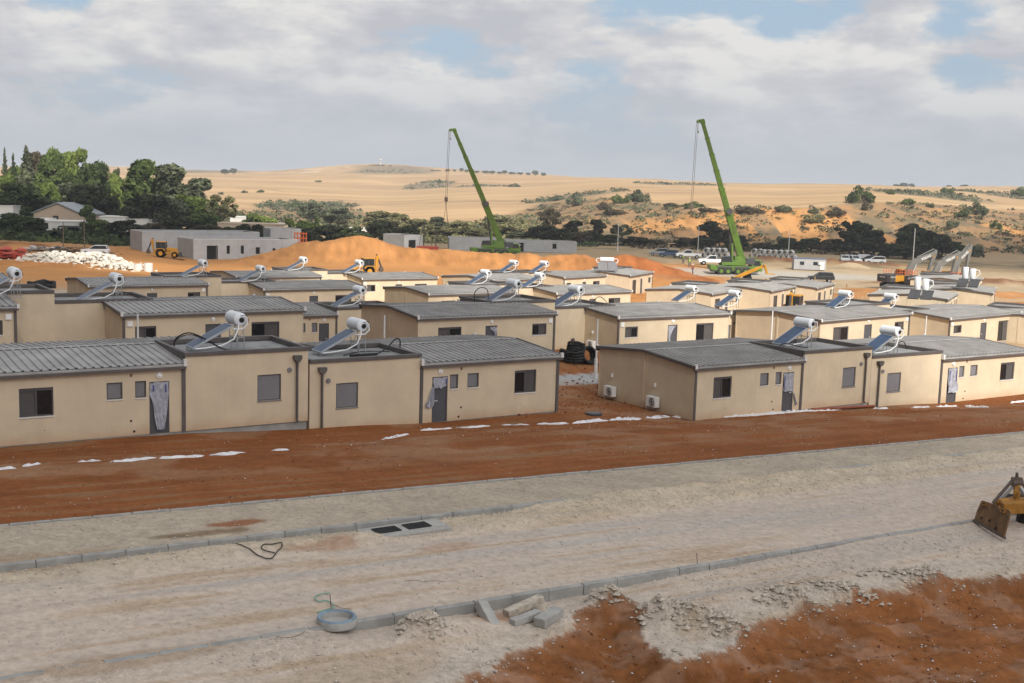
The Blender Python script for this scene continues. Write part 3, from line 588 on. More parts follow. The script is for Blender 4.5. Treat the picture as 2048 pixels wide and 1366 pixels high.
# ---------------------------------------------------------------- modular houses
EAVE, FLAT, RIDGE_H = 2.65, 3.11, 3.14
BATH = [('big', 1.30, 2.55, 1.06, 2.18), ('small', 4.56, 5.18, 1.52, 2.20), ('narrow', 5.68, 6.12, 1.52, 2.20), ('door', 6.24, 7.05, 0, 2.14)]
SHUT = (10.80, 11.86, 1.03, 2.15)
FRONT = [('slide', 1.45, 3.15, .08, 2.13), ('door', 4.95, 5.85, 0, 2.12), ('mid', 8.60, 9.75, 1.36, 2.12)]
def skin(mb, x0, x1, z0, z1, y, ops, out, dep=.10):
    """a wall skin in the plane y with real openings and reveals; out = -1/+1 side it faces"""
    xs = sorted({x0, x1, *[o[0] for o in ops], *[o[1] for o in ops]}); zs = sorted({z0, z1, *[o[2] for o in ops], *[o[3] for o in ops]})
    for i in range(len(xs) - 1):
        for j in range(len(zs) - 1):
            cx, cz = (xs[i] + xs[i + 1]) / 2, (zs[j] + zs[j + 1]) / 2
            if any(o[0] < cx < o[1] and o[2] < cz < o[3] for o in ops): continue
            mb.add([(xs[i], y, zs[j]), (xs[i + 1], y, zs[j]), (xs[i + 1], y, zs[j + 1]), (xs[i], y, zs[j + 1])], [(0, 1, 2, 3)])
    yi = y - out * dep
    for a, b, c, d in ops:
        for p, q in (((a, c), (a, d)), ((a, d), (b, d)), ((b, d), (b, c)), ((b, c), (a, c))):
            mb.add([(p[0], y, p[1]), (q[0], y, q[1]), (q[0], yi, q[1]), (p[0], yi, p[1])], [(0, 1, 2, 3)])
def mirror(mb, on):
    if on: mb.v = [(-x, y, z) for x, y, z in mb.v]
    return mb
def ribs(mb, x0, x1, ya, za, yb, zb, step=.33, m=0):           # sheet with trapezoid ribs running down the slope
    pr = []; x = x0; n = round((x1 - x0) / step); st = (x1 - x0) / n
    for i in range(n): pr += [(x, 0), (x + st - .11, 0), (x + st - .085, .055), (x + st - .025, .055)]; x += st
    pr.append((x1, 0))
    vs = [(x, ya, za + h) for x, h in pr] + [(x, yb, zb + h) for x, h in pr]; k = len(pr)
    mb.add(vs, [(i, i + 1, k + i + 1, k + i) for i in range(k - 1)], m)
def build_house(sx):
    mir = sx < 0
    def B(mb, name, mats, parent=None, **k): return mirror(mb, mir).build(name, mats, parent, **k)
    root = thing('modular_house', 'x', 'house')
    w = MB(); ops = [o[1:] for o in BATH]
    skin(w, 0, 7.7, 0, 2.80, 0, ops, -1); skin(w, 7.72, HL, 0, FLAT + .04, -.03, [SHUT], -1)
    w.add([(7.72, -.03, 0), (7.72, .06, 0), (7.72, .06, FLAT), (7.72, -.03, FLAT)], [(0, 1, 2, 3)])
    w.add([(0, 0, 0), (0, 8.1, 0), (0, 8.1, 2.8), (0, 4.1, RIDGE_H - .06), (0, 0, 2.8)], [(0, 1, 2, 3, 4)])
    w.box(-.035, 4.02, 0, .0, 4.18, RIDGE_H - .1)
    for y in (.03, 8.07): w.box(-.02, y - .05, 0, .03, y + .05, 2.7)
    w.add([(HL, -.03, 0), (HL, 4.2, 0), (HL, 4.2, FLAT), (HL, -.03, FLAT)], [(0, 1, 2, 3)])
    skin(w, 0, 10.4, 0, 2.80, 8.1, [o[1:] for o in FRONT], 1)
    w.add([(10.4, 4.2, 0), (10.4, 8.1, 0), (10.4, 8.1, 2.8), (10.4, 4.2, RIDGE_H - .06)], [(0, 1, 2, 3)])
    w.add([(10.4, 4.2, 0), (HL, 4.2, 0), (HL, 4.2, FLAT + .04), (10.4, 4.2, FLAT + .04)], [(0, 1, 2, 3)])
    wall = B(w, 'wall', M['plaster'], root, fixn=False)
    pl = MB(); pl.prism([(.03, .03), (HL - .03, .03), (HL - .03, 4.17), (10.37, 4.17), (10.37, 8.07), (.03, 8.07)], -1.1, .02, 'z'); B(pl, 'plinth', M['kerb'], root)
    # pitched sheet roof, gutter trim
    r = MB(); ribs(r, -.12, 7.68, -.12, 2.85, 4.1, RIDGE_H); ribs(r, -.12, 10.5, 8.22, 2.85, 4.1, RIDGE_H)
    r.prism([(3.95, RIDGE_H + .035), (4.1, RIDGE_H + .065), (4.25, RIDGE_H + .035), (4.1, RIDGE_H + .05)], -.12, 7.7, 'x')
    r.add([(7.7, 4.3, 2.7), (10.5, 4.3, 2.7), (10.5, 4.3, RIDGE_H), (7.7, 4.3, RIDGE_H)], [(0, 1, 2, 3)])
    roof = B(r, 'roof', M['roof'], root, fixn=False)
    g = MB()
    fl = MB(); fl.prism([(-.2, 2.74), (-.2, 2.80), (.22, 2.895), (.22, 2.87)], -.14, 7.70, 'x'); fl.prism([(8.3, 2.74), (8.3, 2.80), (7.88, 2.895), (7.88, 2.87)], -.14, 10.52, 'x'); B(fl, 'eave_flashing', M['roof'], roof)
    g.box(-.14, -.195, 2.62, 7.70, -.125, 2.74); g.box(-.14, -.125, 2.61, 7.70, .0, 2.65)
    g.box(-.14, 8.225, 2.62, 10.52, 8.295, 2.74); g.box(-.14, 8.1, 2.61, 10.52, 8.225, 2.65)
    for x0, x1, s0 in ((-.16, -.06, 1), (10.44, 10.54, 0)):
        if s0: g.prism([(-.2, 2.70), (-.2, 2.875), (4.1, RIDGE_H + .06), (4.1, RIDGE_H - .08)], x0, x1, 'x')
        g.prism([(8.3, 2.70), (8.3, 2.875), (4.1, RIDGE_H + .06), (4.1, RIDGE_H - .08)], x0, x1, 'x')
    B(g, 'gutter', M['trim'], roof)
    for bx_ in ((-.15, -.22, 2.72, .0, -.1, 2.95), (-.15, 8.2, 2.72, .0, 8.32, 2.95), (10.42, 8.2, 2.72, 10.55, 8.32, 2.95), (7.6, -.22, 2.74, 7.73, -.06, 3.02)):
        B(MB().box(*bx_), 'gutter_end', M['sill'], roof)
    # flat roof with upstand
    f = MB(); f.box(7.74, .0, FLAT - .14, HL - .03, 4.15, FLAT - .06); B(f, 'flat_roof', M['deck'], root)
    k = MB()
    k.box(7.66, -.1, FLAT, HL, .09, FLAT + .17); k.box(7.66, 4.05, FLAT - .03, HL, 4.24, FLAT + .17); k.box(7.66, .09, 2.72, 7.84, 4.05, FLAT + .17); k.box(HL - .18, .09, FLAT - .2, HL, 4.05, FLAT + .17)
    B(k, 'parapet', M['trim'], root, bevel=.012)
    for x, y in ((.06, -.03), (7.63, -.03), (10.36, 8.13)): B(MB().box(x - .07, y - .035, 0, x + .07, y + .035, 2.64), 'corner_trim', M['trim'], root)
    B(MB().box(10.405, 4.0, 0, 10.53, 4.19, 2.95), 'corner_trim', M['trim'], root)
    dp = MB(); dp.cyl((12.56, -.13, .12), (12.56, -.13, 2.75), .055); dp.prism([(12.38, 2.93), (12.74, 2.93), (12.74, 2.80), (12.63, 2.66), (12.49, 2.66), (12.38, 2.80)], -.26, -.04)
    dp.cyl((12.56, -.13, .14), (12.56, -.2, .06), .055); B(dp, 'downpipe', M['trim'], root)
    def window(kind, x0, x1, z0, z1, y, out):
        s = out; yi = y - s * .05; fw = .05; f = MB()
        def bx(a, b, c, d, y0, y1, mb): mb.box(min(a, b), min(y0, y1), c, max(a, b), max(y0, y1), d)
        for a, b, c, d in ((x0, x0 + fw, z0, z1), (x1 - fw, x1, z0, z1), (x0 + fw, x1 - fw, z0, z0 + fw), (x0 + fw, x1 - fw, z1 - fw * (2.4 if kind in ('big', 'slide', 'mid') else 1), z1)): bx(a, b, c, d, yi, y - s * .115, f)
        xm = (x0 + x1) / 2
        if kind in ('big', 'slide', 'mid'): bx(xm - .03, xm + .03, z0 + fw, z1 - fw, yi - s * .01, y - s * .11, f)
        wf = B(f, 'window', M['frame'], root)
        p = MB()
        if kind in ('small', 'narrow'):
            zz = z0 + fw
            while zz < z1 - fw - .02: p.prism([(y - s * .075, zz), (y - s * .09, zz), (y - s * .10, zz + .085), (y - s * .085, zz + .085)], x0 + fw, x1 - fw, 'x'); zz += .085
            B(p, 'slat_panel', M['shutter'], wf)
        elif kind == 'shut':
            zz = z0 + fw
            while zz < z1 - fw - .02: p.prism([(y - s * .06, zz), (y - s * .09, zz), (y - s * .09, zz + .055), (y - s * .066, zz + .05)], x0 + fw, x1 - fw, 'x'); zz += .055
            B(p, 'shutter', M['shutter'], wf)
        else:
            d0, d1 = (xm, x1) if kind != 'mid' else (x0, xm)
            p.add([(d0, y - s * .108, z0), (d1, y - s * .108, z0), (d1, y - s * .108, z1), (d0, y - s * .108, z1)], [(0, 1, 2, 3)]); B(p, 'pane', M['pane'], wf, fixn=False)
            q_ = MB(); e0, e1 = (x0, xm) if kind != 'mid' else (xm, x1)
            q_.add([(e0, y - s * .098, z0), (e1, y - s * .098, z0), (e1, y - s * .098, z1), (e0, y - s * .098, z1)], [(0, 1, 2, 3)]); B(q_, 'screen', M['screen'], wf, fixn=False)
        if kind != 'slide':
            sl_ = MB(); bx(x0 - .02, x1 + .02, z0 - .045, z0 - .002, y + s * .035, y - s * .05, sl_); B(sl_, 'sill', M['sill'] if kind != 'shut' else M['shutter'], wf)
    def door(x0, x1, z1, y, out):
        s = out; d = MB(); f = MB()
        def bx(a, b, c, e, y0, y1, mb): mb.box(a, min(y0, y1), c, b, max(y0, y1), e)
        bx(x0 + .055, x1 - .055, .04, z1 - .055, y - s * .05, y - s * .09, d); do = B(d, 'door', M['door'], root)
        bx(x0, x0 + .055, 0, z1, y - s * .02, y - s * .1, f); bx(x1 - .055, x1, 0, z1, y - s * .02, y - s * .1, f); bx(x0 + .055, x1 - .055, z1 - .055, z1, y - s * .02, y - s * .1, f); bx(x0 + .055, x1 - .055, 0, .04, y - s * .02, y - s * .1, f)
        B(f, 'door_frame', M['frame'], do)
        h = MB(); hx = x1 - .16; h.box(hx - .015, min(y - s * .05, y + s * .01), .98, hx + .015, max(y - s * .05, y + s * .01), 1.02); h.box(hx - .13, min(y - s * .012, y + s * .012), .985, hx + .015, max(y - s * .012, y + s * .012), 1.015); B(h, 'handle', M['white'], do)
        l = MB(); xc = (x0 + x1) / 2 + .0; l.cyl((xc, y, 2.39), (xc, y + s * .06, 2.39), .125, .11, 18); l.cyl((xc, y + s * .06, 2.39), (xc, y + s * .095, 2.39), .07, .03, 14); B(l, 'wall_lamp', M['white'], root)
    for o in BATH:
        if o[0] == 'door': door(o[1], o[2], o[4], 0, -1)
        else: window(*o, 0, -1)
    window('shut', *SHUT, -.03, -1)
    for o in FRONT:
        if o[0] == 'door': door(o[1], o[2], o[4], 8.1, 1)
        else: window(*o, 8.1, 1)
    v = MB(); v.box(5.47, -.02, 2.40, 5.57, .0, 2.52); B(v, 'vent', M['rust'], root)
    v = MB(); v.cyl((12.24, -.03, 2.30), (12.24, -.09, 2.30), .11, .10, 16); B(v, 'round_vent', M['shutter'], root)
    v = MB(); v.box(9.88, 8.1, 2.14, 10.18, 8.17, 2.44); v.box(9.91, 8.17, 2.17, 10.15, 8.18, 2.41); B(v, 'meter_box', M['white'], root)
    h = MB(); h.cyl((5.5, -.001, .60), (5.5, -.012, .60), .045, n=9); h.cyl((5.62, -.001, .16), (5.62, -.012, .16), .05, n=9); h.cyl((2.2, -.001, .5), (2.2, -.01, .5), .02, n=8); B(h, 'pipe_hole', M['dark'], root)
    return root
PROTO = {1: build_house(1), -1: build_house(-1)}
HLAB = {
 'A': 'beige modular house cut off by the left edge, film hanging down its grey door', 'D': 'beige modular house whose door has loose film blown to the left, beside the open gap',
 'E': 'beige front-row house showing its shaded gable with two air conditioners', 'H': 'beige front-row house cut off by the right edge, crumpled film low on its door',
 'K': 'beige house cut off by the left edge, behind the leftmost front house', 'L': 'beige house with grey ribbed roof behind the leftmost front solar heater',
 'M': 'beige house with shaded gable and film in its doorway, behind the second front house', 'R': 'beige house behind the white lamp post, with a wide sliding door at its right end',
 'S': 'small-looking beige house seen in the gap beside the left second-row house', 'N': 'beige house with shaded gable below the left sand slope',
 'O': 'beige house third back whose roof ends beside a blue collector, left of centre', 'J': 'corner of a beige house at the left edge below the sand slope',
 'P': 'far beige house half in shade below the steep end of the earth bank', 'Q': 'sunlit cream house in front of the small backhoe by the earth bank',
 'T': 'house with a shaded gable and half-lit front at mid picture, behind the middle second-row house', 'U': 'sunlit cream house with a wide screened window, in front of the house with twin-collector roof',
 'V': 'sunlit cream house with pale gable close under the middle of the earth bank', 'W': 'small sunlit cream house touching the house with twin-collector roof',
 'X': 'sunlit cream house with doors along its right side, under the end of the earth bank', 'Y': 'sunlit cream house with a pale gable, left of the yellow digger',
 'Z': 'sunlit cream house right behind the yellow digger', 'Z2': 'sunlit cream house with doors on its right side, near the steel mesh',
 'R1': 'house mostly hidden behind the right second-row roof, one sunlit strip showing', 'R2': 'sunlit cream house with a tan gable and closed grey shutter, behind the front right heaters',
 'R3': 'sunlit cream house with an open dark doorway at the right', 'RX': 'cream house with grey roof cut off by the right edge, beyond the orange dirt',
 'FA': 'tall-looking cream house with rooftop equipment below the excavators', 'FB': 'cream house with twin upright white tanks on its roof', 'FC': 'farthest grey roofed house directly below the excavators'}
used = {}
for k, h in HOUSES.items():
    m = h['mode']; sg = 1 if m in (1, 3) else -1; a, b = ab(h['th']); p = h['Q'] + (HD * h['sy'] * b if m > 2 else 0)
    lab = HLAB[k]; loc = (p[0], p[1], h['z']); rot = (0, 0, h['th'] + (math.pi if m > 2 else 0)); scl = (h['sx'], h['sy'], 1)
    if sg not in used: o = PROTO[sg]; used[sg] = 1; o['label'] = lab; o.location = loc; o.rotation_euler = rot; o.scale = scl
    else: o = copy_tree(PROTO[sg], lab, loc=loc, rot=rot, scale=scl)
    o['group'] = 'new modular houses on the site'; h['ob'] = o
# ---------------------------------------------------------------- solar water heaters
def build_heater():
    root = thing('solar_water_heater', 'x', 'solar heater')
    ang = R(27); L_, Wd = 2.0, 1.0; ca, sa = math.cos(ang), math.sin(ang)
    def S(l, y, h): return (l * ca - h * sa, y, .14 + l * sa + h * ca)
    c = MB(); c.add([S(l, y, h) for h in (0, .09) for l, y in ((0, 0), (L_, 0), (L_, Wd), (0, Wd))], [(3, 2, 1, 0), (4, 5, 6, 7), (0, 1, 5, 4), (1, 2, 6, 5), (2, 3, 7, 6), (3, 0, 4, 7)])
    cf = c.build('collector', M['alu'], root)
    g = MB(); g.add([S(l, y, .094) for l, y in ((.04, .04), (L_ - .04, .04), (L_ - .04, Wd - .04), (.04, Wd - .04))], [(0, 1, 2, 3)])
    g.build('glass', M['collector'], cf, fixn=False)
    tx, tz, r = 2.06, 1.36, .29
    t = MB(); pr = [(0, -.1), (.16, -.1), (.25, -.075), (r, -.03), (r, 1.13), (.25, 1.175), (.16, 1.2), (0, 1.2)]
    n = 22; vs = [(tx + rr * math.cos(2 * math.pi * i / n), yy, tz + rr * math.sin(2 * math.pi * i / n)) for rr, yy in pr for i in range(n)]
    t.add(vs, [(j * n + i, j * n + (i + 1) % n, (j + 1) * n + (i + 1) % n, (j + 1) * n + i) for j in range(len(pr) - 1) for i in range(n)])
    tk = t.build('tank', M['tank'], root, smooth=True)
    e = MB(); e.cyl((tx + .03, -.105, tz - .02), (tx + .03, -.125, tz - .02), .115, n=14); e.build('service_cover', M['black'], tk)
    f = MB()
    for y in (.12, .92):
        f.bar((2.0, y, 0), (1.86, y, tz - .22), .035); f.bar((2.3, y, 0), (2.24, y, tz - .22), .035)
        f.bar((1.9, y, .55), (2.28, y, .55), .03); f.bar((1.95, y, .4), (2.28, y, .9), .022); f.bar((1.8, y, tz - .27), (2.32, y, tz - .27), .04)
        f.box(1.94, y - .06, 0, 2.06, y + .06, .015); f.box(2.24, y - .06, 0, 2.36, y + .06, .015)
    for x in (1.92, 2.27): f.bar((x, .12, .55), (x, .92, .55), .025)
    f.build('stand', M['steel'], root)
    for y in (.06, .94): MB().bar((.04, y, 0), (.04, y, .15), .03).build('foot', M['steel'], root)
    p = MB(); p.tube([(tx + .1, -.1, tz + .12), (tx + .22, -.22, tz + .1), (tx + .24, -.24, tz - .2), (tx + .05, -.2, tz - .38), (1.75, -.08, .95), (1.72, .02, .92)], .035)
    p.tube([(1.95, -.1, tz - .2), (1.9, -.2, tz - .4), (1.7, -.24, .55), (1.2, -.22, .3), (.5, -.12, .2), (.1, .0, .16)], .032); p.build('white_pipe', M['white'], root, smooth=True)
    b = MB(); b.tube([(tx - .02, -.12, tz + .17), (tx + .2, -.24, tz + .2), (tx + .32, -.2, tz - .05), (tx + .2, -.16, tz - .3)], .014); b.build('cable', M['black'], root)
    return root
HEAT = build_heater(); hused = False
HT_ = [ # house, picture point of the collector's near low corner, deck height offset, extra rotation, label
 ('A', 386, 706, 0, 'solar heater on the leftmost front house, its long black hose arching over the roof edge'),
 ('D', 641.7, 713.5, 0, 'solar heater second from the left in the front row, black hoses at its foot'),
 ('E', 1569, 697, 0, 'solar heater on the shaded-gable front house, black cable trailing past its low edge'),
 ('H', 1746, 712, 0, 'solar heater reaching over the wall step, the rightmost in the front row'),
 ('K', -52, 600, 0, 'solar heater cut off by the left edge, only its white tank showing'),
 ('L', 163, 606, 0, 'grey-blue solar heater behind the left front roofs, hose looping behind its legs'),
 ('M', 984, 607, 0, 'solar heater at mid picture with a black hose loop standing beside its panel'),
 ('R', 1112, 618, 0, 'solar heater right above the coiled black pipes'),
 ('S', 674, 617, 0, 'solar heater on the small-looking house in the gap, left of the shaded gable'),
 ('N', 364, 556.5, 0, 'solar heater in front of the grey precast walls, at the right end of its roof'),
 ('O', 482, 567, 0, 'blue solar heater on the third-row house, left of centre'),
 ('P', 575, 543.5, 0, 'pale far solar heater below the steep left face of the earth bank'),
 ('Q', 689, 549, 0, 'pale solar heater partly in front of the small backhoe'),
 ('T', 942, 572, 0, 'sunlit solar heater with a white pipe loop behind it, at mid picture'),
 ('U', 1052, 577, 0, 'sunlit solar heater partly behind the hose-loop heater'),
 ('V', 1006, 547, 0, 'small far solar heater against the earth bank, the left one of two'),
 ('W', 1068, 548, 0, 'small far solar heater with white ring pipe against the earth bank'),
 ('R1', 1443, 617, 0, 'sunlit heater with dark panel left of the tan gable'),
 ('R1', 1356, 606, .15, 'sunlit heater half hidden behind the right second-row ridge'),
 ('R2', 1668, 619, 0, 'pale heater with shaded grey panel, right of the yellow digger'),
 ('R3', 1762, 622, 0, 'pale heater with coiled white pipes at its end, below the upright tanks'),
]
HPOS = {}
for k, px, py, dz, lab in HT_:
    zd = HOUSES[k]['z'] + FLAT - .055 + dz; P = on_z(px, py, zd); th = TH if k in 'AHDEKLMRSNOPQJ' or k == 'R1' else HOUSES[k]['th'] * .35 + TH * .65
    loc = (P[0], P[1], zd); HPOS[lab] = (P, th)
    if not hused: o = HEAT; hused = True; o.location = loc; o.rotation_euler = (0, 0, th); o['label'] = lab
    else: o = copy_tree(HEAT, lab, loc=loc, rot=(0, 0, th))
    o['group'] = 'solar water heaters on the flat roofs'
def heat_pt(i, x, y, z):
    P, th = HPOS[HT_[i][4]]; a, b = ab(th); q = P[:2] + a * x + b * y; return (q[0], q[1], HOUSES[HT_[i][0]]['z'] + FLAT - .055 + z)
# broadside heater with two panels, and upright twin tanks farther right
def wide_heater(px, py, Y, lab):
    P = on_Y(px, py, Y); r = thing('solar_water_heater', lab, 'solar heater', (P[0], P[1], P[2]), math.atan2(-P[0], P[1]) + .1, 'solar water heaters on the flat roofs')
    for x0 in (-1.35, .03):
        c = MB(); c.add([(x, y, z) for x, y, z in ((x0, -1.3, .1), (x0 + 1.3, -1.3, .1), (x0 + 1.3, .3, 1.2), (x0, .3, 1.2), (x0, -1.25, 0), (x0 + 1.3, -1.25, 0), (x0 + 1.3, .35, 1.1), (x0, .35, 1.1))], [(0, 1, 2, 3), (7, 6, 5, 4), (0, 4, 5, 1), (1, 5, 6, 2), (2, 6, 7, 3), (3, 7, 4, 0)]); c.build('collector', M['shutter'], r)  # flat grey panel colour stands in for the sun's glint on the glass
    t = MB(); t.cyl((-.95, .45, 1.5), (.95, .45, 1.5), .31, n=18); t.build('tank', M['tank'], r, smooth=True)
    s = MB()
    for x in (-.8, .8): s.bar((x, .3, 0), (x, .3, 1.3), .05); s.bar((x, .75, 0), (x, .7, 1.35), .05)
    s.build('stand', M['steel'], r)
    for sg in (-1, 1):
        p = MB(); p.tube([(sg * .95, .45, 1.6), (sg * 1.35, .4, 1.65), (sg * 1.55, .3, 1.4), (sg * 1.4, .1, 1.1), (sg * 1.2, .1, 1.05)], .045); p.build('white_pipe', M['white'], r)
P = HOUSES['X']; wide_heater(1214, 541, 163., 'broadside solar heater with two panels and a long white tank, under the earth bank')
def twin_tanks(px, py, Y, sc, lab, panels=True):
    P = on_Y(px, py, Y); r = thing('upright_tank_heater', lab, 'solar heater', (P[0], P[1], P[2]), math.atan2(-P[0], P[1]), 'upright tank heaters')
    for i, x in enumerate((-.4, .4)):
        t = MB(); t.lathe([(0, 0), (.31, 0), (.34, .04), (.34, 1.3 - .15 * i), (.29, 1.37 - .15 * i), (0, 1.38 - .15 * i)], (x * sc, 0, .9), 18); t.build('tank', M['tank'], r, smooth=True)
    for x0 in (-1.3, -.05):
        c = MB(); c.add([(x0, -1.5, .1), (x0 + 1.1, -1.5, .1), (x0 + 1.35, -.5, .95), (x0 + .25, -.5, .95), (x0, -1.45, 0), (x0 + 1.1, -1.45, 0), (x0 + 1.35, -.45, .85), (x0 + .25, -.45, .85)], [(0, 1, 2, 3), (7, 6, 5, 4), (0, 4, 5, 1), (1, 5, 6, 2), (2, 6, 7, 3), (3, 7, 4, 0)]); c.build('collector', M['charcoal'], r)
    s = MB()
    for x in (-.65, -.15, .15, .65): s.bar((x, 0, 0), (x, 0, .95), .07, m=0)
    s.tube([(.74, 0, 2.0), (1.1, 0, 1.95), (1.2, 0, 1.5), (.8, 0, 1.1)], .05); s.build('stand', M['white'], r)
twin_tanks(1841, 597, 124., 1., 'pair of upright white tanks behind two dark panels, in front of the excavator')
twin_tanks(1936, 573, 138., 1., 'pair of upright white tanks farthest right, with a white bent pipe')
# ---------------------------------------------------------------- kerbs
def kerb_line(VK, side, z0, z1, w, u0, u1, step, name):
    mb = MB(); uu = u0; n = 0
    while uu < u1:
        a, b = uu + .008, uu + step - .008; dz = .006 * math.sin(n * 2.3); dv = .012 * math.sin(n * 1.7)
        va, vb = VK(a) + dv, VK(b) + dv; lo, hi = (-w, 0) if side < 0 else (0, w)
        pts = [(a, va + lo), (b, vb + lo), (b, vb + hi), (a, va + hi)]; ch = .02
        def ring(z, ins): return [(*uv2(pu + (ins if i in (0, 3) else -ins), pv + (ins if i in (0, 1) else -ins)), z + max(zroad(pu), -12.6)) for i, (pu, pv) in enumerate(pts)]
        vs = ring(z0, 0) + ring(z1 + dz - ch, 0) + ring(z1 + dz, ch)
        mb.add(vs, [(3, 2, 1, 0), (8, 9, 10, 11)] + [(k * 4 + i, k * 4 + (i + 1) % 4, k * 4 + 4 + (i + 1) % 4, k * 4 + 4 + i) for k in (0, 1) for i in range(4)])
        uu += step; n += 1
    return struct(mb.build(name, M['kerb']))
kerb_line(VK1, -1, -.42, .015, .16, 9.95, 60, 1.0, 'kerb'); kerb_line(VK1, -1, -.42, .012, .16, -20, 9.1, 1.0, 'kerb')
kerb_line(VK2, 1, -.3, .17, .15, -20, 75, 1.0, 'kerb'); kerb_line(VK3, 1, -.3, .18, .09, -20, 80, 1.0, 'kerb_edging')
def P3(px, py, dz=.0, y0=12.): p = hit(px, py, y0); return (p[0], p[1], p[2] + dz)
# storm drain
u0 = 14.1; c = uv2(u0, VK2(u0) - .5); tilt = math.atan(-.0335)
dr = thing('storm_drain', 'concrete storm drain with two black grates beside the far kerb', 'drain', (c[0], c[1], zroad(u0) + .0), TH)
mb = MB(); mb.prism([(-1.25, -.48), (1.25, -.52), (1.3, .46), (-1.1, .46)], -.1, .07, 'z'); mb.build('concrete_pad', M['concrete'], dr, bevel=.03)
for x0 in (-.78, .12):
    g = MB(); g.box(x0, -.22, .072, x0 + .68, -.19, .10); g.box(x0, .19, .072, x0 + .68, .22, .10)
    for i in range(9): g.box(x0 + i * .081, -.19, .074, x0 + .032 + i * .081, .19, .10)
    for y in (-.07, .06): g.box(x0 + .01, y, .073, x0 + .67, y + .025, .095)
    g.build('grate', M['black'], dr); b_ = MB(); b_.box(x0, -.2, .0705, x0 + .68, .2, .0725); b_.build('gully', M['trim'], dr)
# manhole ring
p = P3(668, 1266, 0)
mr = thing('manhole_ring', 'round concrete manhole ring at the end of the near kerb', 'manhole ring', (p[0], p[1] + .36, max(p[2], zroad(9.5) - .02) - .02)); mb = MB()
mb.lathe([(.405, 0), (.41, .03), (.41, .145), (.405, .155)], n=40); mb.lathe([(.32, .155), (.315, .05), (.0, .04)], n=40); mb.build('ring', M['concrete'], mr, smooth=True)
mb = MB(); mb.lathe([(.405, .155), (.39, .185), (.335, .185), (.32, .155)], n=40); mb.build('rim', M['ringblue'], mr, smooth=True)
def stone(px0, py0, px1, py1, w, h, dz0, dz1, lab, m='concrete', roll=(0, 0, 1)):
    a, b_ = on_road(px0, py0, dz0), on_road(px1, py1, dz1); mb = MB(); mb.bar(a, b_, w, h, up=roll); o = mb.build('kerb_stone', M[m], bevel=.018); return tag(o, lab, 'kerb stone', 'loose kerb stones')
stone(962, 1208, 992, 1262, .26, .2, .02, -.26, 'loose grey kerb stone leaning down from the kerb towards the camera', roll=(.3, 0, 1))
stone(1078, 1246, 1116, 1222, .30, .20, -.11, -.04, 'loose grey kerb stone lying flat at the right of the pile')
stone(1012, 1228, 1082, 1197, .22, .17, -.14, .02, 'loose tan dusty kerb stone resting on rubble at the top of the pile', 'pebble')
stone(1024, 1246, 1078, 1226, .20, .16, -.14, -.07, 'loose kerb stone in the middle of the pile, partly under the right one')
stone(905, 1249, 962, 1247, .2, .18, -.27, -.26, 'half buried kerb stone left of the leaning stone', 'pebble')
# rods, cable, rope
for px, py, h, lab in ((664, 1229, .42, 'thin rusty steel rod standing beside the manhole ring'), (1396, 1139, .42, 'thin steel rod standing against the near kerb')):
    q = P3(px, py); mb = MB(); mb.cyl((q[0], q[1], q[2] - .1), (q[0] - .05, q[1] + .02, q[2] + h), .009, n=6); tag(mb.build('steel_rod', M['grime']), lab, 'rod')
def smooth_path(pts, n=4):
    pts = [np.array(p) for p in pts]; out = []
    for i in range(len(pts) - 1):
        p0, p1, p2, p3 = pts[max(i - 1, 0)], pts[i], pts[i + 1], pts[min(i + 2, len(pts) - 1)]
        for k in range(n):
            t = k / n; out.append(.5 * (2 * p1 + (p2 - p0) * t + (2 * p0 - 5 * p1 + 4 * p2 - p3) * t * t + (3 * p1 - p0 - 3 * p2 + p3) * t ** 3))
    return out + [pts[-1]]
def ground_cable(name, pts, r, m, lab, cat, dz=.02):
    mb = MB(); pl_ = [np.array([q[0], q[1], T(q[0], q[1]) + dz + r]) for q in smooth_path([P3(x, y, dz) for x, y in pts], 6)]; mb.tube(pl_, r, 6); return tag(mb.build(name, M[m]), lab, cat)
ground_cable('cable', [(472, 1090), (488, 1096), (505, 1107), (522, 1116), (540, 1121), (552, 1111), (562, 1099), (563, 1091), (545, 1091), (526, 1094), (524, 1101), (540, 1108), (550, 1109)], .014, 'black', 'loop of black cable lying on the gravel by the far kerb', 'cable')
ground_cable('rope', [(660, 1190), (640, 1192), (630, 1198), (636, 1206), (652, 1205), (664, 1210), (668, 1217), (655, 1223), (634, 1229)], .012, 'rope', 'tangled green rope above the manhole ring', 'rope')
ground_cable('wire', [(668, 1213), (682, 1219), (703, 1221)], .006, 'grime', 'thin loose wire right of the green rope', 'wire')
ground_cable('wire', [(553, 1276), (575, 1278), (596, 1275), (610, 1266)], .005, 'grime', 'thin dark wire left of the manhole ring', 'wire')
ground_cable('wire', [(808, 1166), (830, 1163), (850, 1166), (868, 1164), (890, 1166)], .005, 'grime', 'wavy dark wire on the middle of the gravel road', 'wire')
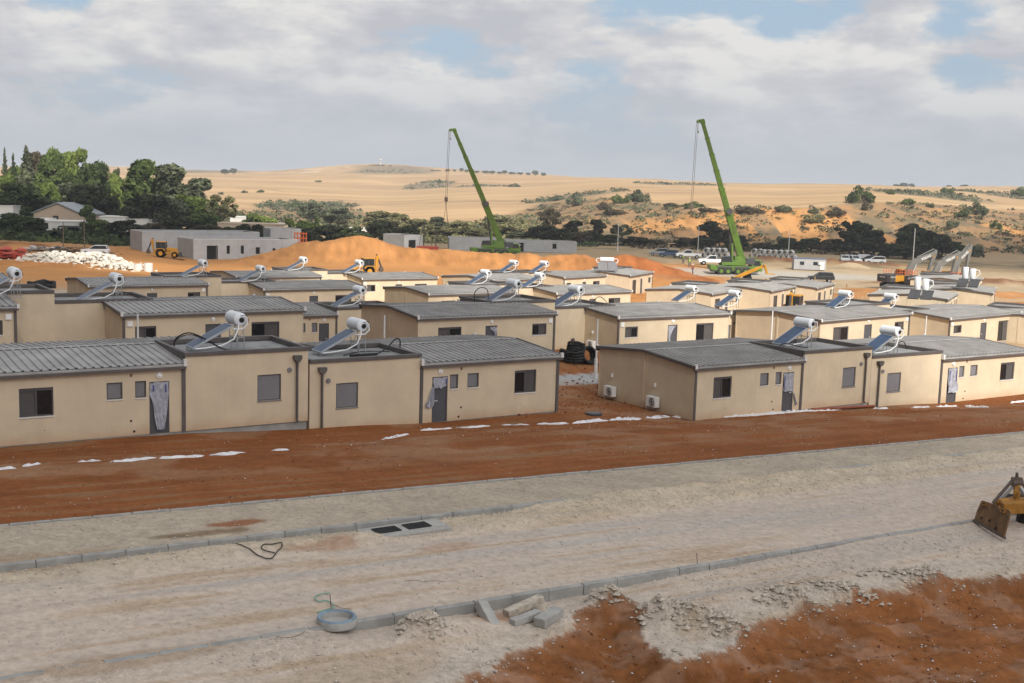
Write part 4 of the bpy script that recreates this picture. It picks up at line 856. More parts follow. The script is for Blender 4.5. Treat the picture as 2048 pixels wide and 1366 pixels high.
# drawn-out white sheeting along the foot of the earth
def sheet(px0, py0, px1, py1, w, lab, seed, hgt=.09):
    a, b_ = np.array(P3(px0, py0)), np.array(P3(px1, py1)); L_ = np.linalg.norm(b_ - a); n = max(6, int(L_ / .18)); k = 7; r_ = np.random.default_rng(seed)
    d = (b_ - a)[:2] / L_; nrm = np.array([-d[1], d[0]]); vs = []; ts = np.linspace(0, 1, n)
    ww = w * (.35 + .65 * np.clip(np.sin(ts * math.pi) + .25 * np.sin(ts * 9 + seed), .12, 1)) * (1 - .75 * (np.abs(ts * 2 - 1) ** 6)); mid = .12 * np.sin(ts * 5 + seed)
    for i, t in enumerate(ts):
        for j in range(k):
            s = (j / (k - 1) - .5); x, y = a[:2] + (b_ - a)[:2] * t + nrm * (s * ww[i] + mid[i] * w * .6 + .03 * r_.normal())
            e = math.sin(math.pi * j / (k - 1)) ** .6 * (1 - abs(ts[i] * 2 - 1) ** 8)
            vs.append((x, y, T(x, y) - .015 + e * (.03 + hgt * abs(math.sin(i * .9 + j * 1.3 + seed)) * r_.random())))
    mb = MB(); mb.add(vs, [(i * k + j, i * k + j + 1, (i + 1) * k + j + 1, (i + 1) * k + j) for i in range(n - 1) for j in range(k - 1)])
    return tag(mb.build('plastic_sheet', M['sheet'], fixn=False), lab, 'plastic sheet', 'white sheeting half buried in the red earth')
SH = [(-12, 941, 29, 934, .45, 'strip of white sheeting cut off by the left edge'), (42, 934, 85, 928, .3, 'small white sheeting scrap second from the left edge'), (152, 925, 205, 921, .28, 'thin arched scrap of white sheeting left of the long strip'),
 (216, 924, 318, 916, .55, 'longest strip of white sheeting below the left house'), (317, 918, 412, 911, .45, 'arched white sheeting continuing the longest left strip'), (414, 911, 496, 905, .6, 'broad leaf-shaped white sheeting at the right end of the left row'),
 (540, 902, 582, 900, .22, 'lone thin sheeting scrap below the downpipes'), (760, 880, 820, 868, .42, 'raised bluish-white sheeting corner nearest the camera in the middle'), (838, 862, 906, 857, .35, 'flat white sheeting below the door with blown film'),
 (908, 857, 984, 852, .4, 'white sheeting right of the blown-film door'), (1000, 851, 1062, 850, .2, 'thin dotted scrap of sheeting below the window of the second house'), (1071, 849, 1140, 848, .5, 'thick white sheeting below the corner of the second house'),
 (1143, 848, 1216, 841, .7, 'ring-shaped white sheeting below the dark manhole cover'), (1218, 841, 1286, 838, .6, 'thick white sheeting below the front gable'), (1290, 836, 1342, 833, .45, 'short white sheeting below the nearer air conditioner'),
 (1342, 834, 1440, 837, .8, 'white sheeting bunched at the corner of the shaded-gable house'), (1440, 836, 1685, 820, .85, 'long bright sheeting along the foot of the shaded-gable house'), (1745, 818, 1778, 817, .3, 'small sheeting scrap below the right downpipe'),
 (1818, 816, 1862, 815, .3, 'small flat scrap of sheeting between the right downpipe and door'), (1872, 814, 1916, 813, .5, 'white sheeting just below the right-hand door'), (1930, 811, 1978, 815, .6, 'wide white sheeting right of the right-hand door'), (2020, 807, 2070, 801, .5, 'white sheeting cut off by the right edge')]
for i, s in enumerate(SH): sheet(*s, i * 3 + 1, .14 if i > 10 else .08)
# pipe, covers
a, b_ = P3(1624, 822, .09), P3(1748, 815, .09); mb = MB(); mb.cyl(a, b_, .075, n=14); tag(mb.build('drain_pipe', M['redpipe'], smooth=True), 'long red-brown pipe lying at the foot of the front right wall', 'pipe')
def cover(px, py, r, lab):
    q = P3(px, py); t = thing('manhole_cover', lab, 'manhole cover', (q[0], q[1], q[2] - .06)); mb = MB(); mb.lathe([(r, 0), (r, .16), (r * .96, .18), (r * .8, .18)], n=28); mb.build('collar', M['charcoal'], t); mb = MB(); mb.lathe([(r * .8, .18), (r * .78, .195), (0, .195)], n=28); mb.build('lid', M['trim'], t)
cover(1187, 830, .42, 'dark round manhole cover in the gap between the front houses')
# air conditioners
def ac_unit(k, x, y, z, side, lab, grp='air conditioner outdoor units'):
    h = HOUSES[k]; p = hlocal(k, x, y, z); rz = h['th'] + math.pi
    t = thing('air_conditioner', lab, 'air conditioner', tuple(p), rz, grp)      # local +x points away from the gable
    mb = MB(); mb.box(.0, -.4, 0, .3, .4, .56); mb.build('casing', M['white'], t, bevel=.015)
    mb = MB(); mb.cyl((.3, .12, .28), (.315, .12, .28), .235, n=26); f = mb.build('fan', M['screen'], t); mb = MB()
    for r in (.235, .17, .1): mb.lathe([(r, 0), (r + .012, .0), (r + .012, .012), (r, .012)], n=26)
    mb.v = [(.316 + z_, .12 + x_, .28 + y_) for x_, y_, z_ in mb.v]; mb.build('fan_guard', M['white'], f)
    for yy in (-.3, .22): mb = MB(); mb.box(-.05, yy, -.05, .32, yy + .05, 0); mb.build('bracket', M['steel'], t)
    mb = MB(); mb.tube([(.1, -.4, .18), (.1, -.5, .2), (.0, -.55, .3), (-.04, -.56, .3)], .03); mb.tube([(.1, -.4, .1), (.1, -.55, .08), (.08, -.6, -.3)], .02); mb.build('pipe', M['white'], t)
    mb = MB(); mb.box(-.05, -.1, 1.05, .06, .0, 1.25); mb.build('pipe_cover', M['white'], t)
ac_unit('E', -.06, 6.75, .22, 1, 'white air conditioner at the far end of the shaded front gable'); ac_unit('E', -.06, 3.0, .25, 1, 'white air conditioner on the shaded front gable, nearer the corner')
h = HOUSES['R']; pos = hlocal('R', 10.46, 5.3, .3)
ac_unit('R', 10.46, 5.3, .3, -1, 'white air conditioner behind the coiled black pipes')
# lamp posts without heads yet
def post(px, Y=None, v=58.5, hgt=3.7, lab='', base=None, low=1.25, r=.06, tilt=0):
    if base: p = hit(*base)
    elif Y: p = ground(px, Y)
    else: d = ray(px, 700); d = d * (v / (d[:2] @ B2)); p = np.array([d[0], d[1], T(d[0], d[1])])
    t = thing('lamp_post', lab, 'lamp post', (p[0], p[1], p[2] - .1), 0, 'bare lamp posts'); s = hgt / 3.7
    mb = MB(); mb.cyl((0, 0, .1), (0, 0, low * s + .1), r * 1.75 * s, n=14); mb.build('base_sleeve', M['sill'], t, smooth=True)
    mb = MB(); mb.cyl((0, 0, low * s + .1), (0, 0, hgt + .1), r * s, r * .75 * s, n=12); mb.build('pole', M['sill'], t, smooth=True)
post(1191, base=(1191, 757), lab='white lamp post standing in the gap between the front houses')
post(768, lab='white lamp post in front of the shaded gable behind the second heater'); post(276, lab='white lamp post left of the dark sliding window, behind the left front roof')
post(1541, v=60, lab='white lamp post in front of the tan gable behind the front right heater'); post(1848, v=60, lab='white lamp post against the second tan gable at the right')
for px, Y, h, lab in ((1229, 285, 7.2, 'tall thin lamp post behind the right end of the earth bank'), (1389, 290, 6.6, 'tall thin lamp post beside the white pickup'), (1570, 280, 6.8, 'tall thin lamp post by the concrete pipes'), (1819, 262, 8., 'tall thin lamp post left of the excavator booms')):
    post(px, Y=Y, hgt=h, lab=lab, r=.05, low=.4)
# coiled black pipes by the wall
q = P3(1150, 728)
def coil(cx, cy, cz, rot, lab, r=.5, t_=.17):
    t = thing('pipe_coil', lab, 'pipe coil', (q[0] + cx, q[1] + cy, q[2] + cz), 0, 'coils of black pipe'); t.rotation_euler = rot; mb = MB(); n = 300; turns = 4
    for tt in (0,):
        mb.tube([(math.cos(a) * (r + .05 * math.sin(a * .7)), math.sin(a) * (r + .05 * math.cos(a * .9)), .13 * a / (2 * math.pi) * 1.4 + .02 * math.sin(5 * a)) for a in np.linspace(0, turns * 2 * math.pi, 110)], [.085 + .012 * (i % 2) for i in range(110)], 7)
    mb.build('coil', M['black'], t)
coil(0, 0, .1, (0, 0, 0), 'coil of black corrugated pipe lying lowest, in front'); coil(-.55, .7, .1, (.2, .1, 1), 'coil of black pipe at the left of the heap by the wall'); coil(.65, .75, .45, (1.35, .1, .5), 'coil of black pipe standing on edge beside the lamp post'); coil(0, .6, .62, (.3, .25, 2), 'coil of black pipe lying on top of the others')
mb = MB(); mb.tube(smooth_path([(q[0] - .15, q[1] + .5, q[2] + .7), (q[0] - .1, q[1] + .45, q[2] + 1.1), (q[0] - .2, q[1] + .4, q[2] + 1.62)]), .13, 10); tag(mb.build('pipe_offcut', M['grime']), 'short dark pipe standing upright out of the black coils', 'pipe')
mb = MB(); mb.tube(smooth_path([(q[0] + .9, q[1] - .15, q[2] + .12), (q[0] + 1.3, q[1] - .35, q[2] + .1), (q[0] + 1.75, q[1] - .4, q[2] + .03)]), .07, 8); tag(mb.build('pipe_offcut', M['black']), 'loose black pipe end lying right of the coils', 'pipe')
# torn film on doors
def film(k, y, out, pts, lab, blue=(), sag=.05):
    """pts: rows of (x_left, x_right, z) in house coordinates"""
    mb = MB(); n = 9; vs = []; r_ = np.random.default_rng(len(lab))
    for i, (a, b_, z) in enumerate(pts):
        for j in range(n): t = j / (n - 1); vs.append(tuple(hlocal(k, a + (b_ - a) * t + .012 * r_.normal(), y + out * (.015 + sag * abs(math.sin(j * 1.9 + i * .8)) * (.3 + i / len(pts))), z + .02 * r_.normal())))
    mb.add(vs, [(i * n + j, i * n + j + 1, (i + 1) * n + j + 1, (i + 1) * n + j) for i in range(len(pts) - 1) for j in range(n - 1)])
    o = tag(mb.build('plastic_film', M['film'], fixn=False), lab, 'plastic film', 'torn film on the doors')
    for a, b_, z0, z1 in blue:
        f = MB(); f.add([tuple(hlocal(k, x, y + out * .075, z)) for x, z in ((a, z0), (b_, z0), (b_, z1), (a, z1))], [(0, 1, 2, 3)]); f.build('print_band', M['film_blue'], o, fixn=False)
film('A', 0, -1, [(6.27, 7.02, 2.1), (6.25, 7.0, 1.9), (6.22, 7.03, 1.65), (6.32, 7.0, 1.35), (6.42, 6.95, 1.0), (6.46, 6.9, .6), (6.5, 6.84, .3), (6.52, 6.8, .16)], 'long torn film narrowing downwards on the leftmost grey door', [(6.36, 6.42, 1.75, 2.02), (6.86, 6.92, 1.7, 2.02)])
film('D', 0, -1, [(6.26, 7.0, 2.1), (6.28, 7.02, 1.9), (6.3, 7.0, 1.72), (6.55, 7.02, 1.62)], 'film left on the top of the second grey door', [(6.3, 6.36, 1.75, 2.02)])
film('D', 0, -1, [(6.98, 7.06, 1.66), (6.98, 7.15, 1.4), (6.99, 7.28, 1.1), (7.02, 7.42, .85), (7.08, 7.40, .74)], 'pale film blown out to the left of the second grey door', sag=.14)
film('E', 0, -1, [(6.27, 7.0, 2.1), (6.26, 7.02, 1.8), (6.28, 7.0, 1.45), (6.27, 7.02, 1.15), (6.35, 6.95, 1.08)], 'film covering the upper half of the grey door on the shaded-gable house', [(6.3, 6.35, 1.2, 2.0)])
film('E', 0, -1, [(7.06, 7.12, .95), (7.1, 7.2, .7), (7.16, 7.3, .45), (7.2, 7.32, .3)], 'loose pale strip of film right of the grey door on the shaded-gable house', sag=.1)
film('H', 0, -1, [(6.3, 7.0, 2.1), (6.3, 7.0, 1.6), (6.28, 7.02, 1.2), (6.15, 7.0, .95), (6.12, 6.95, .75), (6.4, 6.98, .62)], 'crumpled film sagging half way down the right-hand grey door', [(6.34, 6.39, 1.3, 2.0), (6.9, 6.95, 1.3, 2.0)], .1)
film('M', 8.1, 1, [(5.3, 5.8, 2.02), (5.35, 5.82, 1.85), (5.6, 5.8, 1.7), (5.68, 5.8, 1.45), (5.72, 5.78, 1.2)], 'torn film in the doorway of the middle second-row house')
film('R', 8.1, 1, [(5.1, 5.8, 2.05), (5.3, 5.82, 1.85), (5.5, 5.8, 1.6), (5.62, 5.8, 1.2), (5.58, 5.75, .8), (5.55, 5.72, .3)], 'torn film on the door behind the white lamp post')
# hoses on the flat roofs
def hose(i, pts, r, lab, m='black'):
    mb = MB(); mb.tube(smooth_path([heat_pt(i, *p) for p in pts]), r, 7); tag(mb.build('hose', M[m]), lab, 'hose')
hose(0, [(-.35, 1.5, .0), (-.3, 1.4, .45), (.1, .9, .75), (.6, .2, .55), (1.1, -.4, .2), (1.6, -.5, .08), (2.2, -.3, .05)], .03, 'thick black hose arching in front of the leftmost heater panel')
hose(0, [(-.32, 1.6, .0), (-.25, 1.5, .40), (.2, 1.0, .66), (.7, .3, .45), (1.2, -.25, .15), (1.9, -.35, .05)], .022, 'thinner black hose beside the thick arching one')
hose(1, [(4.3, .5, .05), (4.35, .6, .5), (4.0, .4, .6), (3.4, .0, .3), (2.7, -.4, .08), (2.0, -.5, .06)], .035, 'black hose looping over the roof right of the second heater')
hose(1, [(1.0, -.3, .05), (1.5, .1, .06), (2.2, .5, .06), (3.0, .5, .05), (3.6, .2, .04)], .025, 'black hose lying under the second heater stand')
hose(1, [(1.2, -.55, .07), (2.6, -.5, .07)], .06, 'short thick black pipe lying along the roof edge by the second heater')
hose(2, [(-.5, .1, .05), (-.2, -.1, .3), (.4, -.25, .22), (.9, -.3, .1), (1.4, -.45, .05)], .028, 'black hose over the low edge of the shaded-gable house heater')
hose(3, [(3.3, 1.2, .1), (3.4, 1.0, .5), (3.8, .9, .55), (4.1, .9, .1)], .03, 'black hose bow behind the rightmost front heater')
hose(6, [(-.7, 1.2, 0), (-.75, 1.1, .7), (-.4, .9, 1.05), (.0, .7, .9), (.05, .6, .3), (-.2, .4, .05)], .03, 'standing loop of black hose left of the mid-picture heater')
hose(7, [(3.0, .0, .05), (3.4, .1, .5), (4.2, .4, .75), (5.0, .6, .3), (5.1, .6, .05)], .028, 'black hose bow on the roof above the lamp post')
hose(5, [(1.2, 1.5, .05), (1.8, 1.2, .3), (2.5, 1.0, .5), (3.2, .9, .3), (3.4, .9, .05)], .025, 'black hose behind the stand of the grey-blue left heater')
# loose stones and clods that read as ground cover
def scatter(name, n, m, sampler, s0, s1, seed):
    r_ = np.random.default_rng(seed); xy = sampler(n, r_); zz = terrain(xy[:, 0], xy[:, 1]); vs = []; fs = []
    base = np.array([(1, 0, 0), (-1, 0, 0), (0, 1, 0), (0, -1, 0), (0, 0, 1), (0, 0, -.7)]); F8 = [(0, 2, 4), (2, 1, 4), (1, 3, 4), (3, 0, 4), (2, 0, 5), (1, 2, 5), (3, 1, 5), (0, 3, 5)]
    sz = s0 * (s1 / s0) ** (r_.random(len(xy)) ** 2.2)
    an = r_.random(len(xy)) * 6.28
    for i in range(len(xy)):
        c_, s_ = math.cos(an[i]), math.sin(an[i]); b3 = base * (sz[i] * (.7 + .6 * r_.random((6, 1)))) * (1, .8, .62); bx = b3[:, 0] * c_ - b3[:, 1] * s_; by = b3[:, 0] * s_ + b3[:, 1] * c_
        o = len(vs); vs += list(zip((bx + xy[i, 0]).tolist(), (by + xy[i, 1]).tolist(), (b3[:, 2] + zz[i] + sz[i] * .25).tolist())); fs += [(a + o, b + o, c + o) for a, b, c in F8]
    me = bpy.data.meshes.new(name); me.from_pydata(vs, [], fs); me.materials.append(M[m]); o = bpy.data.objects.new(name, me); COL.objects.link(o); return stuff(o)
def samp_uv(u0, u1, v0, v1, test=None, power=1.):
    def f(n, r_):
        uu = u0 + (u1 - u0) * r_.random(n) ** power; vv = v0 + (v1 - v0) * r_.random(n); x = uu * A2[0] + vv * B2[0]; y = uu * A2[1] + vv * B2[1]
        k = (y > 14)
        if test: k &= test(x, y, uu, vv, r_)
        return np.stack([x[k], y[k]], 1)
    return f
scatter('gravel', 9000, 'pebble', samp_uv(0, 42, 26.0, 30.4, lambda x, y, u, v, r: (r.random(len(u)) < .55 * (VK2(u) - v > 0) + .25 + .5 * (np.abs(v - VK3(u) + .4) < .5)), 1.3), .012, .05, 1)
scatter('gravel', 3500, 'pebble', samp_uv(-2, 38, 21, 26, lambda x, y, u, v, r: vnoise(u / 9, v / .4, 5) > .45, 1.2), .010, .04, 2)
scatter('gravel', 11000, 'pebble', samp_uv(2, 34, 16.2, 21.2, lambda x, y, u, v, r: (soilmask(x, y) < .05 + .3 * vnoise(u / .7, v / .7, 3)) & (fbm(u / 1.3, v / .8, 13, 3) > .5 - .12 * r.random(len(u))), 1.), .008, .05, 3)
scatter('gravel', 4200, 'pebble', samp_uv(6, 30, 13, 20.5, lambda x, y, u, v, r: np.abs(soilmask(x, y) + .12) < .3 * r.random(len(u)), 1.), .015, .085, 11)
def on_heaps(n, r_):
    out = []
    for q, rr, ry, hh in HEAPS[:1] + HEAPS[2:]: out.append(np.stack([q[0] + r_.normal(size=n // 8) * rr * .55, q[1] + r_.normal(size=n // 8) * ry * .6], 1))
    o_ = np.concatenate(out); return o_[o_ @ B2 < VK1(o_ @ A2) - .2]
scatter('rubble', 2600, 'pebble', on_heaps, .02, .13, 12)
scatter('earth_clods', 5000, 'clod', samp_uv(6, 30, 11, 21, lambda x, y, u, v, r: soilmask(x, y) > .1, 1.), .010, .05, 4)
scatter('earth_clods', 5000, 'clod', samp_uv(-6, 75, 30.8, 47, lambda x, y, u, v, r: vnoise(u / 2, v / .8, 7) > .5, 1.2), .012, .055, 5)
scatter('gravel', 2600, 'sheet', samp_uv(-6, 70, 30.8, 46.5, lambda x, y, u, v, r: vnoise(u / 2.5, v / 1.1, 9) > .55, 1.2), .010, .035, 6)
scatter('gravel', 900, 'sheet', samp_uv(8, 26, 12, 20.5, lambda x, y, u, v, r: soilmask(x, y) > .0, 1.), .01, .04, 7)
scatter('earth_clods', 2600, 'clod', samp_uv(30, 60, 47, 63, None, 1.), .02, .12, 8)
scatter('gravel', 450, 'pebble', samp_uv(32, 44, 46, 57, None, 1.), .012, .045, 9)
# ---------------------------------------------------------------- grader blade machine at the right edge
BL, BR = on_road(1947, 1042, .02), on_road(2007, 1076, -.02)
TL, TR = on_Y(1963, 1000, BL[1] + .14), on_Y(2021, 1019, BR[1] + .14)
g = thing('towed_grader', 'worn yellow grader with rusty blade plate, cut off by the right edge', 'grader', tuple(BL))
gb = lambda p: tuple(np.array(p) - BL)
nrm = np.cross(BR - BL, TL - BL); nrm = nrm / np.linalg.norm(nrm); nrm = nrm if nrm[1] > 0 else -nrm
ex = (BR - BL) / np.linalg.norm(BR - BL)
def onplate(s, t, o=0.): return (BL * (1 - s) + BR * s) * (1 - t) + (TL * (1 - s) + TR * s) * t + nrm * o
mb = MB(); outl = [(0, .0), (1, 0), (1.0, .93), (.96, .97), (.80, .97), (.78, .93), (.62, .93), (.6, 1.0), (.04, 1.0), (.0, .96), (-.02, .5)]
n = len(outl); mb.add([gb(onplate(s, t, o)) for o in (0, .055) for s, t in outl], [tuple(range(n)), tuple(range(2 * n - 1, n - 1, -1))] + [(i, n + i, n + (i + 1) % n, (i + 1) % n) for i in range(n)])
plt = mb.build('blade_plate', M['rust'], g, bevel=.008)
mb = MB(); mb.add([gb(onplate(s, t, o)) for o in (-.03, .07) for s, t in ((-.01, -.02), (1.01, -.02), (1.01, .07), (-.01, .07))], [(0, 1, 2, 3), (7, 6, 5, 4), (0, 4, 5, 1), (1, 5, 6, 2), (2, 6, 7, 3), (3, 7, 4, 0)]); mb.build('cutting_edge', M['grime'], plt)
for s, t in ((.2, .28), (.46, .33), (.70, .18)):
    mb = MB(); c = onplate(s, t); mb.cyl(gb(c - nrm * .004), gb(c + nrm * .004), .045, n=12); mb.build('bolt_hole', M['dark'], plt)
for s in (.16, .80):
    mb = MB(); mb.add([gb(onplate(s + a, t, o)) for o in (-.045, .0) for a, t in ((-.075, .80), (.075, .80), (.075, .93), (-.075, .93))], [(0, 1, 2, 3), (7, 6, 5, 4), (0, 4, 5, 1), (1, 5, 6, 2), (2, 6, 7, 3), (3, 7, 4, 0)]); mb.build('hinge_block', M['grader'], plt)
    mb = MB(); mb.add([gb(onplate(s + a, t, -.047)) for a, t in ((-.04, .84), (.05, .84), (.05, .90), (-.04, .90))], [(0, 1, 2, 3)]); mb.build('slot', M['dark'], plt, fixn=False)
yB = BL[1] + 1.0
def gp(px, py, dy): return gb(on_Y(px, py, BL[1] + dy))
mb = MB(); mb.bar(gp(2003, 1016, -.1), gp(2120, 1010, .1), .30, .34); mb.bar(gp(1990, 1006, .3), gp(2120, 1000, .5), .25, .22); mb.bar(gp(1998, 1004, .2), gp(2030, 998, .55), .2, .14); mb.build('frame_beam', M['grader'], g, bevel=.02)
apx = gp(2034, 956, .5)
for a, b_, w, m in (((1986, 1006, .1), (2028, 957, .45), .075, 'grime'), ((1996, 1004, .55), (2031, 968, .5), .09, 'steel'), ((2072, 1008, .4), (2038, 958, .5), .075, 'grime'), ((2064, 1012, .0), (2040, 975, .4), .08, 'steel')):
    mb = MB(); mb.bar(gp(*a), gp(*b_), w); mb.build('linkage_arm', M[m], g, bevel=.01)
mb = MB(); mb.bar(gp(2033, 1004, .35), gp(2034, 968, .5), .17, .15); mb.bar(gp(2026, 1012, .2), gp(2038, 985, .3), .06, .05); mb.build('lift_mast', M['grader'], g, bevel=.012)
mb = MB(); mb.cyl(gp(2024, 966, .48), gp(2044, 964, .52), .11, n=12); mb.bar(gp(2034, 970, .5), gp(2034, 945, .5), .16, .12, w2=.07, h2=.06); mb.box(apx[0] - .16, apx[1] - .07, apx[2] - .08, apx[0] + .16, apx[1] + .07, apx[2] + .02); mb.build('pivot_head', M['grime'], g, bevel=.012)
wc = np.array(gp(2062, 1040, .55))
for dy in (-.0, 1.5):
    mb = MB(); pr = [(.2, -.14), (.36, -.16), (.42, -.11), (.43, 0), (.42, .11), (.36, .16), (.2, .14)]; n = 28
    vs = [(wc[0] + r_ * math.cos(2 * math.pi * i / n), wc[1] + dy + yy, wc[2] + r_ * math.sin(2 * math.pi * i / n)) for r_, yy in pr for i in range(n)]
    mb.add(vs, [(j * n + i, j * n + (i + 1) % n, (j + 1) * n + (i + 1) % n, (j + 1) * n + i) for j in range(len(pr) - 1) for i in range(n)]); w_ = mb.build('tyre', M['tyre'], g, smooth=True)
    mb = MB(); mb.cyl((wc[0], wc[1] + dy - .12, wc[2]), (wc[0], wc[1] + dy + .12, wc[2]), .21, n=20); mb.build('hub', M['grader'], w_)
mb = MB(); mb.bar(tuple(wc + (0, -.1, 0)), tuple(wc + (0, 1.6, 0)), .12); mb.bar(tuple(wc + (0, .8, 0)), tuple(wc + (0, .8, .55)), .14); mb.bar(tuple(wc + (-.2, .8, .5)), tuple(wc + (3.2, .9, .45)), .3, .3); mb.build('axle', M['grime'], g)
# ---------------------------------------------------------------- machines
def wheel(mb, x, y0, y1, z, r, m_t=0, m_h=1):
    mb.cyl((x, y0, z), (x, y1, z), r, n=20, m=m_t); yo = y0 - .01 if y0 < y1 else y0 + .01
    mb.cyl((x, yo, z), (x, y0 + (y1 - y0) * .3, z), r * .52, r * .45, n=14, m=m_h)
def put_wheel(root, x, y0, y1, z, r, hub='yellow', name='wheel'):
    mb = MB(); mb.cyl((x, y0, z), (x, y1, z), r, n=20); mb.cyl((x, y0 * 1.0, z), (x, y1, z), r * .93, n=20); w = mb.build(name, M['tyre'], root, smooth=True)
    s = -1 if y0 < y1 else 1; mb = MB(); mb.cyl((x, y0 + s * .015, z), (x, y0 - s * .05, z), r * .5, r * .55, n=16); mb.build('rim', M[hub], w); return w
def text_mesh(txt, size, m, parent, mw, name='lettering'):
    cu_ = bpy.data.curves.new('tmp', 'FONT'); cu_.body = txt; cu_.size = size; cu_.extrude = .004; cu_.align_x = 'CENTER'; cu_.align_y = 'CENTER'; cu_.offset = size * .02
    to = bpy.data.objects.new('tmp', cu_); COL.objects.link(to); bpy.context.view_layer.update(); me = bpy.data.meshes.new_from_object(to.evaluated_get(bpy.context.evaluated_depsgraph_get()))
    bpy.data.objects.remove(to); me.name = name; me.materials.clear(); me.materials.append(M[m]); o = bpy.data.objects.new(name, me); COL.objects.link(o); o.parent = parent; o.matrix_local = mw; return o
def frame_mw(origin, xdir, zup):                                # text lying in the plane of xdir and zup, facing their cross product
    x = Vector(xdir).normalized(); y = Vector(zup); y = (y - x * y.dot(x)).normalized(); z = x.cross(y)
    return Matrix(((x[0], y[0], z[0], origin[0]), (x[1], y[1], z[1], origin[1]), (x[2], y[2], z[2], origin[2]), (0, 0, 0, 1)))
def build_crane(lab):
    r = thing('mobile_crane', lab, 'crane', (0, 0, 0), 0, 'green mobile cranes')
    mb = MB(); mb.box(.2, -1.25, .8, 9.0, 1.25, 1.25); mb.box(.0, -1.3, 1.0, 1.1, 1.3, 1.7); mb.prism([(1.15, 1.25), (1.3, 1.62), (7.3, 1.62), (7.4, 1.25)], -1.32, 1.32, 'y'); mb.build('carrier', M['green'], r, bevel=.03)
    mb = MB(); mb.box(.4, -1.1, .55, 8.6, 1.1, .8); mb.build('chassis', M['charcoal'], r)
    for x in (1.95, 3.2, 5.0, 6.35):
        for s in (-1, 1): put_wheel(r, x, s * 1.33, s * .9, .68, .68, 'green')
    for x in (1.95, 3.2, 5.0, 6.35): mb = MB(); mb.prism([(x - .74, 1.2), (x - .55, 1.5), (x + .55, 1.5), (x + .74, 1.2)], -1.34, -1.2, 'y'); mb.build('mudguard', M['charcoal'], r)
    mb = MB(); mb.prism([(7.35, .75), (7.35, 2.75), (8.9, 2.75), (9.35, 1.7), (9.3, .75)], -1.25, 1.25, 'y'); cb = mb.build('cab', M['green'], r, bevel=.04)
    mb = MB(); mb.prism([(7.6, 1.75), (7.6, 2.6), (8.75, 2.6), (9.05, 1.75)], -1.27, -1.255, 'y'); mb.build('side_window', M['glass'], cb)
    mb = MB(); mb.bar((9.17, -.0, 2.2), (9.19, 0, 2.19), 2.0, .8, up=(0, 0, 1)); mb.build('windscreen', M['glass'], cb)
    mb = MB(); mb.box(3.1, -1.2, 1.72, 6.3, 1.2, 2.6); mb.box(4.3, -1.15, 2.6, 6.2, -.5, 3.3); mb.box(4.3, .5, 2.6, 6.2, 1.15, 3.3); mb.build('turntable', M['green'], r, bevel=.03)
    mb = MB(); mb.box(6.3, -1.3, 1.95, 7.9, 1.3, 3.0); mb.build('counterweight', M['charcoal'], r, bevel=.03)
    mb = MB(); mb.box(2.0, -1.3, 1.75, 3.9, -.45, 2.3); mb.build('crane_cab', M['green'], r, bevel=.03); mb = MB(); mb.prism([(2.0, 2.3), (2.1, 3.25), (3.6, 3.35), (3.9, 2.3)], -1.28, -.47, 'y'); mb.build('cab_glass', M['glass'], r)
    mb = MB(); mb.bar((3.9, -.9, 2.6), (3.75, -.9, 5.6), .3); mb.build('jib_stay', M['green'], r)
    mb = MB(); mb.box(5.9, -1.2, 3.3, 8.1, -1.15, 3.35); mb.box(5.9, -1.2, 3.0, 5.95, -1.15, 3.35); mb.box(8.05, -1.2, 3.0, 8.1, -1.15, 3.35); mb.box(5.9, -1.2, 3.15, 8.1, -1.16, 3.19); mb.build('handrail', M['green'], r)
    P0 = Vector((5.7, 0, 3.0)); P1 = Vector((-4.0, -7.0, 26.1)); d = (P1 - P0); Lb = d.length; u = d.normalized(); 
    cuts = [0, .36, .52, .655, .77, .885, 1.0]; ws = [1.12, .92, .82, .74, .66, .6]; bm_ = None
    for i in range(6):
        a, b_ = P0 + d * (cuts[i] - (.0 if i == 0 else .01)), P0 + d * cuts[i + 1]; mb = MB(); mb.bar(a, b_, ws[i] * .82, ws[i], up=(1, 0, .3)); s = mb.build('boom_section', M['green'], r, bevel=.06)
        mb = MB(); mb.bar(b_ - u * .12, b_ + u * .05, ws[i] * .82 + .1, ws[i] + .12, up=(1, 0, .3)); mb.build('collar', M['green'], s)
        sd = u.cross(Vector((1, 0, .3))).normalized(); front = sd if sd.y < 0 else -sd; vv = front.cross(u).normalized()
        mb = MB(); k = 0; t = a + u * (b_ - a).length * (.45 if i == 0 else .2); stop = (b_ - a).length * (.78 if i == 0 else .8); t = (b_ - a).length * (.5 if i == 0 else .18)
        rr = random.Random(i)
        while t < stop:                                             # dark lettering running up the boom, too small to read
            c = a + u * t + front * (ws[i] * .41 + .006); h = ws[i] * .16
            mb.bar(c - u * .11 - vv * h, c - u * .11 + vv * h, .07, .012, up=front)
            if rr.random() < .7: mb.bar(c - u * .11 + vv * h * rr.choice((-1, 1)), c + u * .13 + vv * h * rr.choice((-1, 1)), .07, .012, up=front)
            if rr.random() < .6: mb.bar(c + u * .12 - vv * h, c + u * .12 + vv * h * rr.random(), .07, .012, up=front)
            t += .46
        if mb.f: stuff(mb.build('lettering', M['charcoal'], s))
    mb = MB(); mb.bar(P1 - u * .3, P1 + u * .35, .7, .7, up=(1, 0, .3)); mb.bar(P1 + Vector((.2, 0, .3)), P1 + Vector((-.75, 0, .12)), .45, .38); mb.cyl(P1 + Vector((-.7, -.25, .05)), P1 + Vector((-.7, .25, .05)), .3, n=14); mb.build('boom_head', M['green'], r)
    mid = P0 + d * .345; mb = MB(); mb.cyl(mid + Vector((.05, -.75, .2)), mid + Vector((.05, -.5, .2)), .55, n=20); mb.build('hose_reel', M['charcoal'], r)
